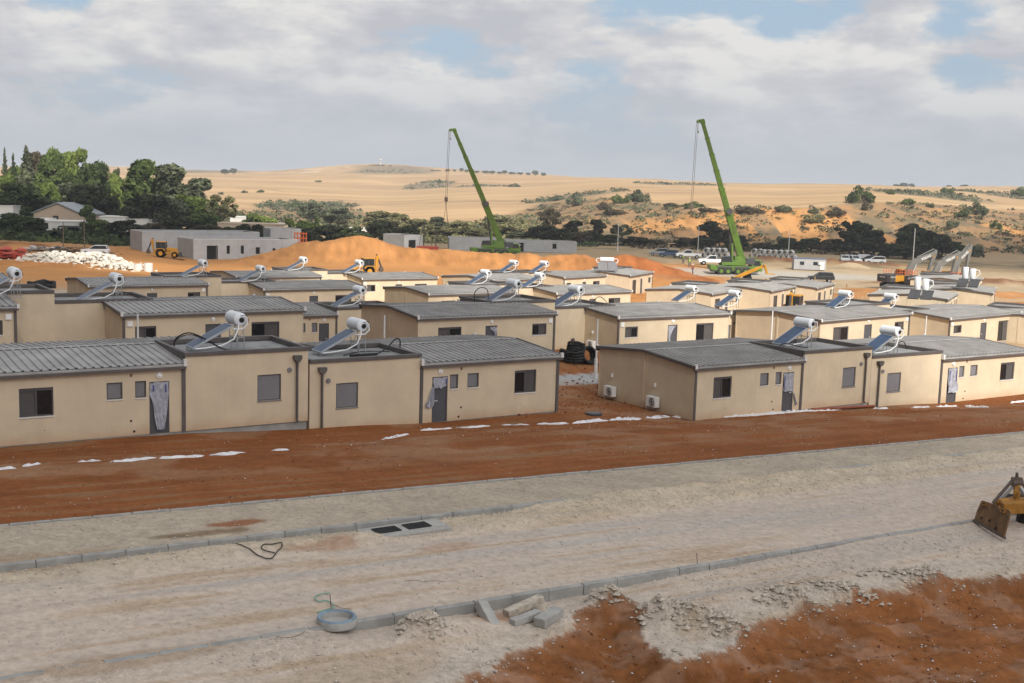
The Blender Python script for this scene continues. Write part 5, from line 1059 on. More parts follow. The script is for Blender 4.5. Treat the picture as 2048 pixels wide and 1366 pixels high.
    mb = MB(); mb.cyl((4.0, 0, 2.2), P0 + d * .24 + Vector((-.45, 0, 0)), .17, n=12); mb.build('luffing_cylinder', M['charcoal'], r)
    hx = P1.x - .9
    for dx, sw in ((-.12, -.30), (.12, -.26)): mb = MB(); mb.cyl((hx + dx, P1.y, P1.z), (hx + dx + sw, P1.y, 12.3), .035, n=5); mb.build('hoist_rope', M['grime'], r)
    mb = MB(); mb.cyl((hx + .2, P1.y, P1.z), (hx + .25, P1.y, P1.z - 1.7), .02, n=5); mb.cyl((hx + .25, P1.y, P1.z - 1.6), (hx + .25, P1.y, P1.z - 1.9), .1, n=8); mb.build('limit_weight', M['grime'], r)
    hx -= .3; mb = MB(); mb.prism([(hx - .25, 12.4), (hx + .25, 12.4), (hx + .32, 11.6), (hx, 11.2), (hx - .32, 11.6)], P1.y - .2, P1.y + .2, 'y'); mb.cyl((hx, P1.y, 11.2), (hx, P1.y, 10.8), .1, n=8); mb.build('hook_block', M['grime'], r)
    return r
cr = build_crane('lime green mobile crane standing on its wheels at the right, beside the concrete pipes')
p = hit(1417, 548); cr.location = tuple(p + (0, 0, -.02)); cr.rotation_euler = (0, 0, R(4))
c2 = copy_tree(cr, 'lime green mobile crane half hidden behind the earth bank, hook hanging over olive trees'); P = ground(935, 236); c2.location = tuple(P); c2.rotation_euler = (0, 0, R(8)); c2.scale = (1.08, 1, .925)
mb = MB(); hp = Vector((-5.2, -7.0, 10.9))
for x, y in ((-.55, -.4), (.55, -.4), (-.5, .5), (.5, .5)): mb.cyl(hp, hp + Vector((x, y, -5.2)), .03, n=5)
mb.build('sling', M['grime'], c2)
def build_excavator(lab, steep=0.):
    r = thing('excavator', lab, 'excavator', (0, 0, 0), 0, 'parked excavators')
    for s in (-1, 1):
        mb = MB(); y0, y1 = (s * 1.55, s * .95); mb.prism([(-2.4, .35), (-2.15, .08), (2.05, .08), (2.4, .4), (2.35, .75), (2.05, .98), (-2.1, .98), (-2.4, .75)], min(y0, y1), max(y0, y1), 'y'); tr_ = mb.build('track', M['tyre'], r, bevel=.04)
        mb = MB()
        for i in range(20): x = -2.15 + i * .225; mb.box(x, min(y0, y1) - .012, .96, x + .14, max(y0, y1) + .012, 1.02)
        mb.build('shoes', M['grime'], tr_)
    mb = MB(); mb.box(-1, -.95, .45, 1, .95, .95); mb.cyl((0, 0, .9), (0, 0, 1.25), .85, n=20); mb.build('undercarriage', M['charcoal'], r)
    mb = MB(); mb.prism([(-3.0, -1.45), (-2.1, -1.45), (-2.1, 1.45), (-3.0, 1.45), (-3.25, .9), (-3.25, -.9)], 1.2, 2.45, 'z'); cw = mb.build('counterweight', M['charcoal'], r, bevel=.06)
    text_mesh('VOLVO', .34, 'sill', cw, frame_mw((-3.265, 0, 2.0), (0, -1, 0), (0, 0, 1)))
    text_mesh('VOLVO', .3, 'sill', cw, frame_mw((-2.5, -1.47, 2.05), (1, 0, 0), (0, 0, 1)))
    mb = MB(); mb.box(-2.1, -1.45, 1.25, .9, -.35, 2.35); mb.box(-2.1, .3, 1.25, .2, 1.45, 2.35); mb.box(-2.1, -.35, 1.25, 1.6, .3, 1.9); mb.build('engine_housing', M['yellow'], r, bevel=.05)
    mb = MB(); mb.box(-2.0, -1.4, 2.352, -.4, 1.4, 2.5); mb.cyl((-1.5, -.5, 2.5), (-1.5, -.5, 3.1), .08, n=8); mb.build('hood', M['charcoal'], r, bevel=.03)
    mb = MB(); mb.prism([(.25, 1.3), (.25, 3.15), (1.55, 3.15), (2.0, 2.2), (1.95, 1.3)], .4, 1.42, 'y'); cb = mb.build('cab', M['glass'], r, bevel=.04)
    mb = MB(); mb.box(.2, .38, 3.15, 1.6, 1.44, 3.25); mb.build('cab_roof', M['yellow'], cb)
    for x0, y0, x1 in ((-.4, -1.4, .9), (-1.9, -1.42, -.5), (-1.9, 1.42, -.5)):
        mb = MB()
        for x in np.linspace(x0, x1, 4): mb.bar((x, y0, 2.35), (x, y0, 3.25), .05)
        for z in (2.8, 3.25): mb.bar((x0, y0, z), (x1, y0, z), .05)
        mb.bar((x1, y0, 3.25), (x1, y0 * .4, 3.25), .05); mb.bar((x1, y0 * .4, 3.25), (x1, y0 * .4, 2.35), .05); mb.build('guard_rail', M['orange'], r)
    c_, s_ = math.cos(steep), math.sin(steep)
    def Q(x, z): x -= .8; z -= 1.9; return (.8 + x * c_ - z * s_, 1.9 + x * s_ + z * c_)
    fx, bd, tp = Q(.8, 1.9), Q(2.1, 4.55), Q(5.9, 6.1)
    mb = MB(); pr = [Q(.55, 1.7), Q(.75, 3.0), Q(1.75, 4.75), Q(2.35, 5.05), Q(5.8, 6.35), Q(6.1, 6.15), Q(5.95, 5.85), Q(3.0, 4.3), Q(2.3, 3.75), Q(1.25, 1.75)]
    mb.prism(pr, -.30, .18, 'y'); bo = mb.build('boom', M['exc'], r, bevel=.04)
    ang = math.atan2(bd[1] - tp[1], bd[0] - tp[0]) + math.pi
    mx, mz = Q(4.1, 5.28); text_mesh('VOLVO', .55, 'white', bo, frame_mw((mx, -.306, mz), (math.cos(ang), 0, math.sin(ang)), (-math.sin(ang), 0, math.cos(ang)))); text_mesh('VOLVO', .55, 'white', bo, frame_mw((mx, .186, mz), (-math.cos(ang), 0, -math.sin(ang)), (-math.sin(ang), 0, math.cos(ang))))
    e = Q(4.75, 2.6) if steep < .2 else (tp[0] - .7, tp[1] - 3.6)
    mb = MB(); dx, dz = e[0] - tp[0], e[1] - tp[1]; l = math.hypot(dx, dz); ux, uz = dx / l, dz / l
    mb.prism([(tp[0] - ux * .5 - uz * .1, tp[1] - uz * .5 + ux * .1), (tp[0] - ux * .5 + uz * .3, tp[1] - uz * .5 - ux * .3), (tp[0] + ux * .8 + uz * .42, tp[1] + uz * .8 - ux * .42), (e[0] + uz * .16, e[1] - ux * .16), (e[0] - uz * .16, e[1] + ux * .16), (tp[0] + ux * .4 - uz * .3, tp[1] + uz * .4 + ux * .3)], -.24, .12, 'y'); mb.build('dipper_arm', M['exc'], r, bevel=.03)
    mb = MB(); mb.prism([(e[0] - .1, e[1] + .15), (e[0] + .5, e[1] - .1), (e[0] + .55, e[1] - .8), (e[0] + .1, e[1] - 1.25), (e[0] - .75, e[1] - 1.15), (e[0] - .2, e[1] - .75)], -.7, .6, 'y'); mb.build('bucket', M['grime'], r, bevel=.03)
    a = Q(1.2, 1.5); b_ = Q(2.3, 4.1); mb = MB(); mb.cyl((a[0], -.42, a[1]), (a[0] * .5 + b_[0] * .5, -.42, a[1] * .5 + b_[1] * .5), .1, n=10); bc = mb.build('boom_cylinder', M['exc'], r); mb = MB(); mb.cyl((a[0] * .5 + b_[0] * .5, -.42, a[1] * .5 + b_[1] * .5), (b_[0], -.42, b_[1]), .055, n=8); mb.build('piston_rod', M['alu'], bc)
    a = Q(2.6, 5.3); b_ = Q(5.6, 6.75); mb = MB(); mb.cyl((a[0], -.05, a[1]), (b_[0], -.05, b_[1]), .09, n=10); mb.build('arm_cylinder', M['exc'], r)
    mb = MB(); mb.box(tp[0] - .55, -.32, tp[1] - .75, tp[0] - .35, -.26, tp[1] - .4); mb.build('work_lamp', M['yellow'], r)
    return r
e1 = build_excavator('leftmost excavator of three, boom raised low, beside a tall thin lamp post'); e1.location = tuple(ground(1797, 184.)); e1.rotation_euler = (0, 0, R(24)); e1.scale = (1.12, 1.05, .93)
e2 = copy_tree(e1, 'middle excavator of the three parked at the right'); e2.location = tuple(ground(1850, 181.)); e2.rotation_euler = (0, 0, R(30))
e3 = build_excavator('rightmost excavator, its boom raised steepest against the dark hillside', .3); e3.location = tuple(ground(1893, 184.)); e3.rotation_euler = (0, 0, R(32)); e3.scale = (1.05, 1.05, .92)
def build_backhoe(lab):
    r = thing('backhoe_loader', lab, 'backhoe loader', (0, 0, 0), 0, 'yellow backhoe loaders')
    for s in (-1, 1): put_wheel(r, 0, s * 1.1, s * .65, .76, .76, 'yellow'); put_wheel(r, 2.3, s * 1.0, s * .65, .52, .52, 'yellow')
    mb = MB(); mb.box(-.6, -.6, .7, 2.8, .6, 1.05); mb.prism([(.95, 1.05), (.95, 1.75), (2.55, 1.6), (2.75, 1.05)], -.5, .5, 'y'); mb.build('body', M['yellow'], r, bevel=.04)
    for s in (-1, 1): mb = MB(); mb.prism([(-.85, 1.2), (-.6, 1.6), (.55, 1.6), (.85, 1.2), (.7, 1.2), (.45, 1.5), (-.5, 1.5), (-.7, 1.2)], s * 1.1 - .22, s * 1.1 + .0 if s > 0 else s * 1.1 + .22, 'y'); mb.build('fender', M['yellow'], r)
    mb = MB(); mb.prism([(-.7, 1.1), (-.75, 2.6), (.75, 2.65), (.95, 1.1)], -.78, .78, 'y'); cb = mb.build('cab', M['glass'], r, bevel=.03)
    mb = MB(); mb.box(-.82, -.82, 2.62, .85, .82, 2.76); mb.build('cab_roof', M['yellow'], cb, bevel=.03)
    mb = MB()
    for x, z0, x2 in ((-.72, 1.1, -.76), (.93, 1.1, .76), (.1, 1.1, .08)):
        for y in (-.79, .79): mb.bar((x, y, z0), (x2, y, 2.64), .07)
    mb.build('cab_frame', M['charcoal'], cb)
    for s in (-1, 1): mb = MB(); mb.bar((.9, s * .6, 1.5), (3.0, s * .6, .6), .14, .2); mb.build('loader_arm', M['yellow'], r)
    mb = MB(); mb.prism([(2.95, .95), (3.1, .2), (3.85, .12), (3.3, .35), (3.2, .95)], -1.15, 1.15, 'y'); mb.build('loader_bucket', M['charcoal'], r)
    mb = MB(); mb.bar((-.8, 0, .9), (-1.2, 0, .9), .6, .5); mb.prism([(-1.15, .7), (-1.35, 1.1), (-1.75, 2.9), (-1.5, 3.25), (-1.25, 2.9), (-1.15, 1.1)], -.14, .14, 'y'); mb.build('hoe_boom', M['yellow'], r, bevel=.02)
    mb = MB(); mb.prism([(-1.5, 3.35), (-1.25, 3.2), (-2.05, 1.3), (-2.25, 1.35)], -.12, .12, 'y'); mb.build('hoe_arm', M['charcoal'], r, bevel=.02)
    mb = MB(); mb.prism([(-2.25, 1.45), (-1.95, 1.3), (-1.75, .75), (-2.15, .55), (-2.5, .9)], -.3, .3, 'y'); mb.build('hoe_bucket', M['grime'], r)
    for s in (-1, 1): mb = MB(); mb.bar((-.95, s * .95, .3), (-.95, s * .95, 1.5), .16); mb.build('stabiliser', M['yellow'], r)
    return r
b1 = build_backhoe('yellow backhoe loader standing in front of the grey precast walls at the left'); b1.location = tuple(ground(318, 200.)); b1.rotation_euler = (0, 0, R(8))
b2 = copy_tree(b1, 'small backhoe loader at the foot of the earth bank behind the sunlit roofs'); b2.location = tuple(ground(731, 178.)); b2.rotation_euler = (0, 0, R(205))
b3 = copy_tree(b1, 'yellow backhoe loader with its driver, between the sunlit roofs at the right'); b3.location = tuple(on_Y(1588, 613, 137.)); b3.rotation_euler = (0, 0, R(62))
gz = T(b3.location.x, b3.location.y); b3.location.z = gz
def build_handler():
    r = thing('telescopic_handler', 'orange telescopic handler with its boom angled up in front of the right crane', 'telehandler')
    for x in (0, 2.9):
        for s in (-1, 1): put_wheel(r, x, s * 1.15, s * .75, .62, .62, 'orange')
    mb = MB(); mb.box(-.9, -.8, .55, 3.7, .8, 1.15); mb.box(-1.1, -.75, .7, .2, .75, 1.7); mb.build('chassis', M['charcoal'], r, bevel=.03)
    mb = MB(); mb.prism([(.6, 1.1), (.6, 2.35), (1.7, 2.35), (2.1, 1.1)], .15, 1.05, 'y'); mb.build('cab', M['glass'], r, bevel=.03)
    mb = MB(); mb.bar((-.8, -.45, 1.5), (2.6, -.45, 3.1), .45, .5); b_ = mb.build('boom', M['yellow'], r, bevel=.03); mb = MB(); mb.bar((2.6, -.45, 3.1), (3.6, -.45, 3.55), .33, .36); mb.build('inner_boom', M['yellow'], b_)
    mb = MB(); mb.prism([(3.5, 3.75), (3.8, 3.6), (4.2, 2.4), (3.9, 2.3)], -.9, .0, 'y'); mb.box(4.1, -.9, 2.3, 5.2, -.75, 2.4); mb.box(4.1, -.2, 2.3, 5.2, -.05, 2.4); mb.build('fork_head', M['yellow'], r)
    return r
hd = build_handler(); hd.location = tuple(ground(1474, 176.)); hd.rotation_euler = (0, 0, R(-6))
# cars and trucks
def car(lab, body, px, py, rz, kind='suv', Y=None, cat='car'):
    p = ground(px, Y) if Y else hit(px, py); r = thing({'pickup': 'pickup_truck', 'van': 'box_truck'}.get(kind, 'parked_car'), lab, cat, tuple(p), rz, 'vehicles parked on the plain')
    prof = {'pickup': [(-2.7, .55), (-2.75, 1.15), (-.75, 1.2), (-.6, 1.18), (1.05, 1.2), (2.6, 1.1), (2.75, .9), (2.7, .5)], 'suv': [(-2.2, .5), (-2.25, 1.0), (-2.1, 1.1), (.9, 1.08), (2.1, .95), (2.25, .7), (2.2, .45)], 'van': [(1.3, .6), (1.3, 1.3), (2.5, 1.25), (2.7, 1.0), (2.7, .55)]}[kind]
    mb = MB(); mb.prism(prof, -.9, .9, 'y'); mb.build('body', M[body], r, bevel=.06)
    top = {'pickup': [(-.75, 1.18), (-.6, 1.75), (-.4, 1.82), (.55, 1.8), (1.35, 1.18)], 'suv': [(-2.1, 1.08), (-1.8, 1.6), (-1.5, 1.66), (.1, 1.62), (1.05, 1.06)], 'van': [(1.35, 1.28), (1.4, 2.2), (2.0, 2.2), (2.55, 1.26)]}[kind]
    mb = MB(); mb.prism(top, -.78, .78, 'y'); ca = mb.build('cabin', M['glass'], r, bevel=.05)
    zt = max(z for _, z in top); xs = [x for x, z in top if z > zt - .12]; mb = MB(); mb.box(min(xs) - .08, -.76, zt - .03, max(xs) + .05, .76, zt + .03)
    for x, z in (top[0], top[-1]): mb.bar((x, -.79, z), (min(xs) if x < 0 or x < min(xs) else max(xs), -.77, zt), .09); mb.bar((x, .79, z), (min(xs) if x < 0 or x < min(xs) else max(xs), .77, zt), .09)
    mx_ = sum(xs) / len(xs); mb.bar((mx_, -.79, top[0][1]), (mx_, -.77, zt), .1); mb.build('roof', M[body], ca)
    if kind == 'van': mb = MB(); mb.box(-2.6, -1.05, .75, 1.25, 1.05, 2.9); mb.build('cargo_box', M[body], r, bevel=.03); mb = MB(); mb.box(-2.5, -.5, .5, 1.4, .5, .74); mb.build('chassis', M['charcoal'], r)
    fx, rx = {'pickup': (1.75, -1.75), 'suv': (1.4, -1.35), 'van': (1.9, -1.6)}[kind]; rad = .42 if kind != 'suv' else .36
    for x in (fx, rx):
        for s in (-1, 1): put_wheel(r, x, s * .93, s * .68, rad, rad, 'alu')
    if kind == 'pickup': mb = MB(); mb.box(-2.6, -.75, 1.201, -.85, .75, 1.206); mb.build('load_bed', M['dark'], r)
    for s in (-1, 1): mb = MB(); x = max(x for x, _ in prof); mb.box(x - .06, s * .62 - .18, .82, x + .005, s * .62 + .18, .98); mb.build('headlight', M['sill'], r)
    if kind == 'van': r.scale = (.62, .62, .62)
    return r
car('white double-cab pickup facing left on the plain beside a lamp post', 'carwhite', 1371, 521, R(176), 'pickup', Y=255., cat='pickup')
car('dark blue-grey car partly behind the earth bank, left of the white pickup', 'carblue', 1332, 519, R(170), 'suv', Y=258.)
car('silver estate car second left of the white pickup, behind the bank', 'carsilver', 1312, 519, R(172), 'suv', Y=266.)
car('white car at the left of the dark tree-side car park', 'carwhite', 1682, 538, R(80), 'suv', Y=262.); car('silver car facing the camera in the middle of the car park', 'carsilver', 1693, 538, R(-95), 'suv', Y=262.)
car('white car with dark windscreen left of the white box truck', 'carwhite', 1703, 538, R(-85), 'suv', Y=260.); car('white box truck with dark open side in the car park under trees', 'carwhite', 1717, 538, R(150), 'van', Y=266., cat='truck')
car('dark car half hidden between the box truck and the rightmost white car', 'cardark', 1731, 538, R(165), 'suv', Y=263.); car('rightmost white car in the car park, seen from the side', 'carwhite', 1744, 539, R(168), 'suv', Y=258.)
car('white service truck behind the rear of the right green crane', 'carwhite', 1419, 540, R(180), 'pickup', Y=224., cat='truck'); car('black car roof showing behind the farthest sunlit roof by the timber stakes', 'cardark', 1637, 556, R(172), 'suv', Y=196.)
car('white car among the scrap timber at the left', 'carwhite', 186, 510, R(190), 'suv', Y=196.)
# site office
p = hit(1617, 540); o = thing('site_office', 'white corrugated site office cabin with blue roof edge', 'container', tuple(p), R(-4)); o.scale = (.97, 1, .76); mb = MB()
mb.box(-3.0, -1.2, .15, 3.0, 1.2, 2.75)
for i in range(30): x = -2.95 + i * .2; mb.box(x, -1.225, .3, x + .09, -1.2, 2.6)
mb.build('wall', M['precast'], o); mb = MB(); mb.box(-3.05, -1.26, 2.75, 3.05, 1.26, 2.9); mb.build('roof_edge', M['carblue'], o)
for x in (-1.9, .6): mb = MB(); mb.box(x, -1.25, 1.3, x + .8, -1.22, 2.1); mb.build('window', M['glass'], o)
mb = MB(); mb.box(1.9, -1.26, .2, 2.7, -1.22, 2.2); mb.build('door', M['sill'], o); mb = MB(); mb.box(1.55, -1.55, 1.5, 2.1, -1.24, 2.0); mb.build('air_conditioner', M['white'], o)
# stacks of concrete pipes
pp = None
def pipes(px, py, Y, rows, rz, lab, grp):
    global pp
    p = ground(px, Y); ca, sa = math.cos(rz), math.sin(rz)
    for j, n in enumerate(rows):
        for i in range(n):
            if pp is None:
                mb = MB(); pr = [(.46, 0), (.6, 0), (.6, 2.4), (.46, 2.4), (.46, 0)]; k = 18
                vs = [(r_ * math.cos(6.2832 * a / k), y, r_ * math.sin(6.2832 * a / k)) for r_, y in pr for a in range(k)]; mb.add(vs, [(q * k + a, q * k + (a + 1) % k, (q + 1) * k + (a + 1) % k, (q + 1) * k + a) for q in range(4) for a in range(k)]); o = mb.build('concrete_pipe', M['precast'], smooth=True); pp = o
            else: o = pp.copy(); COL.objects.link(o)
            x = (i - n / 2 + .5) * 1.26; o.location = (p[0] + x * ca, p[1] + x * sa, p[2] + .6 + j * 1.06); o.rotation_euler = (0, 0, rz - .45); tag(o, lab, 'concrete pipe', grp)
pipes(1422, 524, 262., (5, 4), .05, 'grey concrete pipe in the stack left of the right green crane', 'pipe stack left of the crane')
pipes(1546, 528, 262., (7, 6), .05, 'grey concrete pipe in the stack right of the right green crane', 'pipe stack right of the crane'); pipes(1506, 528, 266., (3, 2), .1, 'grey concrete pipe in the small stack just behind the crane cab', 'pipe stack behind the crane cab')
# precast shells
def shell(px, Y, th, Lx, D, H, ops, lab, zoff=0., back=()):
    p = ground(px, Y); r = thing('precast_building', lab, 'building shell', (p[0], p[1], p[2] + zoff), th, 'grey precast building shells'); mb = MB()
    skin(mb, 0, Lx, -.8, H, 0, ops, -1, .2); mb.add([(0, 0, -.8), (0, D, -.8), (0, D, H), (0, 0, H)], [(0, 1, 2, 3)]); mb.add([(Lx, 0, -.8), (Lx, D, -.8), (Lx, D, H), (Lx, 0, H)], [(0, 1, 2, 3)]); mb.add([(0, D, -.8), (Lx, D, -.8), (Lx, D, H), (0, D, H)], [(0, 1, 2, 3)])
    mb.build('wall', M['precast'], r, fixn=False); mb = MB(); mb.box(.15, .15, H - .45, Lx - .15, D - .15, H - .3)
    for x0, y0, x1, y1 in ((0, 0, Lx, .15), (0, D - .15, Lx, D), (0, .15, .15, D - .15), (Lx - .15, .15, Lx, D - .15)): mb.box(x0, y0, H - .02, x1, y1, H + .03)
    mb.build('roof_slab', M['sill'], r)
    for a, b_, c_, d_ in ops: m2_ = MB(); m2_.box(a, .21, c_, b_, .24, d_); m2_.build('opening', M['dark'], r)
    for i in range(int(Lx // 4.2)): m2_ = MB(); x = 4.1 * (i + 1); m2_.box(x - .03, -.012, -.5, x + .03, .0, H - .05); m2_.build('panel_joint', M['kerb'], r)
    return r
shell(382, 203., R(35), 19.5, 8., 3.5, [(2.4, 4.4, 0, 2.4), (6.0, 6.6, .95, 2.4), (8.6, 9.2, .95, 2.4), (11.4, 12.2, .9, 2.1), (14.6, 15.2, .4, 1.9), (17.0, 17.7, .9, 2.0)], 'long grey precast shell with dark doorways, in front at the left')
shell(280, 211., R(33), 22., 8., 3.6, [], 'grey precast shell behind the left backhoe, blank end wall', 0); shell(536, 226., R(25), 6., 6., 4.3, [(1.6, 2.8, .4, 2.3)], 'small taller grey precast block behind the long shell')
shell(803, 246., R(45), 5., 7., 3.3, [(1.2, 3.2, .4, 2.3)], 'grey precast shell beside the peak of the earth bank, nearest corner sunlit', 0.); shell(893, 262., R(6), 12., 7., 2.7, [(7.5, 8.3, 0, 2.1)], 'grey precast shell left of the half hidden crane', 0)
shell(1006, 264., R(4), 16., 7., 2.4, [(3, 4, 0, 2.1), (10.5, 11.4, .8, 2.2)], 'grey precast shell right of the half hidden crane, behind the bank', 0)
mb = MB(); p = ground(596, 222.); bz = p[2]
t = thing('formwork_frame', 'orange steel formwork frame behind the long precast shell', 'formwork', tuple(p)); mb = MB()
for x in np.linspace(-1.1, 1.1, 5): mb.bar((x, 0, 1.6), (x, 0, 3.9), .18)
for z in (2.0, 2.8, 3.7): mb.bar((-1.2, 0, z), (1.2, 0, z), .22)
mb.bar((-1.1, 0, 0), (-1.1, 0, 1.6), .2); mb.bar((1.1, 0, 0), (1.1, 0, 1.6), .2); mb.build('frame', M['orange'], t)
# heaps of material at the left
def heap(name, m, px, py, Y, wx, wy, h, n, s0, s1, seed, flat=1., kind='box'):
    p = ground(px, Y); r_ = np.random.default_rng(seed); mb = MB()
    for _ in range(n):
        a, b_ = r_.normal() * .42, r_.normal() * .42; x, y = p[0] + a * wx, p[1] + b_ * wy; z = T(x, y) + h * max(0, 1 - (a * a + b_ * b_) * 1.1) * r_.random() ** .6; s = s0 * (s1 / s0) ** (r_.random() ** 1.6)
        an, ti = r_.random() * 6.28, (r_.random() - .5) * 1.0
        if kind == 'box':
            d = Vector((math.cos(an), math.sin(an), ti * .6)) * s; v0 = len(mb.v); mb.bar((x, y, z), (x + d.x, y + d.y, z + d.z), s * (.6 + .6 * r_.random()), s * (.3 + .6 * r_.random()) * flat, w2=s * .5, h2=s * .35 * flat)
        else:
            d = Vector((math.cos(an), math.sin(an), ti * .35)) * s; mb.bar((x, y, z), (x + d.x, y + d.y, z + d.z + .05), .2, .06)
    return stuff(mb.build(name, M[m]))
heap('rubble_heap', 'rubble', 100, 528, 176., 5.5, 5., 1.3, 900, .12, .75, 11); heap('rubble_heap', 'rubble', 180, 532, 174., 6.5, 4.5, 1.5, 1000, .12, .7, 12); heap('rubble_heap', 'rubble', 235, 542, 168., 4.5, 3., .8, 500, .1, .6, 13)
heap('formwork_heap', 'red', 18, 520, 178., 3.4, 3., 1.5, 60, .8, 2.6, 14, .25); heap('scrap_timber', 'wood', 165, 500, 200., 7., 3., 1.1, 90, 1., 4., 15, 1, 'plank'); heap('scrap_timber', 'grime', 125, 500, 201., 8., 3., .9, 90, 1., 3., 16, 1, 'plank'); heap('scrap_panels', 'precast', 100, 500, 202., 7., 2., .8, 40, 1., 2.2, 17, .15)
heap('site_scrap', 'grime', 1500, 565, 166., 2.6, 2.5, .8, 70, .3, 1.4, 18); heap('site_scrap', 'wood', 1512, 565, 165., 2.4, 2., .6, 40, .6, 2., 19, 1, 'plank')
for px, Y, lab in ((272, 168., 'low grey concrete ring at the foot of the white rubble'), (292, 168., 'taller pale concrete ring with a dark hole right of the rubble')):
    p = ground(px, Y); h_ = .9 if px < 280 else 1.2; mb = MB(); mb.lathe([(.6, 0), (.62, h_), (.5, h_), (.48, .1)], (0, 0, 0), 20); o = tag(mb.build('concrete_ring', M['sill'], loc=tuple(p), smooth=True), lab, 'concrete ring')
for px, Y, sc, lab in ((66, 128., 1.7, 'black coil heap at the edge of the left sand slope'), (88, 129., 1.5, 'black coil heap right of the other one on the left slab')):
    p = ground(px, Y); mb = MB(); mb.tube([(math.cos(a) * .8, math.sin(a) * .8, .12 * a / 6.28 + .15 + .1 * math.sin(3 * a)) for a in np.linspace(0, 25, 90)], .15, 6); tag(mb.build('pipe_coil', M['black'], loc=tuple(p), rot=(.25, .1, px)), lab, 'pipe coil')
# rebar field and stakes
p0 = ground(1716, 158.); mb = MB(); r_ = np.random.default_rng(5)
for i in range(170): x, y = p0[0] + r_.uniform(-4.2, 4.2), p0[1] + r_.uniform(-5, 5); z = T(x, y); mb.cyl((x, y, z - .1), (x + r_.normal() * .1, y, z + r_.uniform(.6, 1.3)), .03, n=4)
for i in range(16): y = p0[1] - 5 + i * .66; mb.bar((p0[0] - 4.3, y, T(p0[0], y) + .35), (p0[0] + 4.3, y, T(p0[0], y) + .4), .035)
stuff(mb.build('reinforcement_bars', M['wood']))
for px, Y, h_, lab in ((1528, 176., 1.6, 'pale timber stake right of the orange handler'), (1567, 178., 1.7, 'pale timber stake left of the red-vested bending worker'), (1626, 180., 1.9, 'pale timber stake before the black car'), (1691, 166., 2.0, 'pale timber stake standing in the reinforcement bars')):
    p = ground(px, Y); mb = MB(); mb.box(-.07, -.07, -.1, .07, .07, h_); tag(mb.build('timber_stake', M['wood'], loc=tuple(p)), lab, 'stake')
for px, Y, h_, lab in ((122, 215., 4.6, 'wooden pole in front of the pale porch at the left'), (164, 214., 5.2, 'wooden pole right of the porch with a white sign'), (842, 240., 6.5, 'thin dark pole left of the long precast shells'), (866, 238., 6., 'thin dark pole beside the rusty skip')):
    p = ground(px, Y); t = thing('utility_pole', lab, 'pole', tuple(p)); mb = MB(); mb.cyl((0, 0, -.2), (.05, 0, h_), .11, .08, n=8); mb.build('pole', M['bark'] if px < 500 else M['charcoal'], t)
    if px > 500: mb = MB(); mb.bar((0, 0, h_ * .95), (-1.2, .3, .1), .07); mb.build('stay', M['charcoal'], t)
p = ground(850, 236.); t = thing('skip', 'rusty brown skip left of the precast shell with the crane', 'skip', tuple(p)); mb = MB(); mb.prism([(-2, 0), (2, 0), (2.2, 1.5), (-2.2, 1.5)], -1, 1, 'y'); mb.build('bin', M['red'], t)
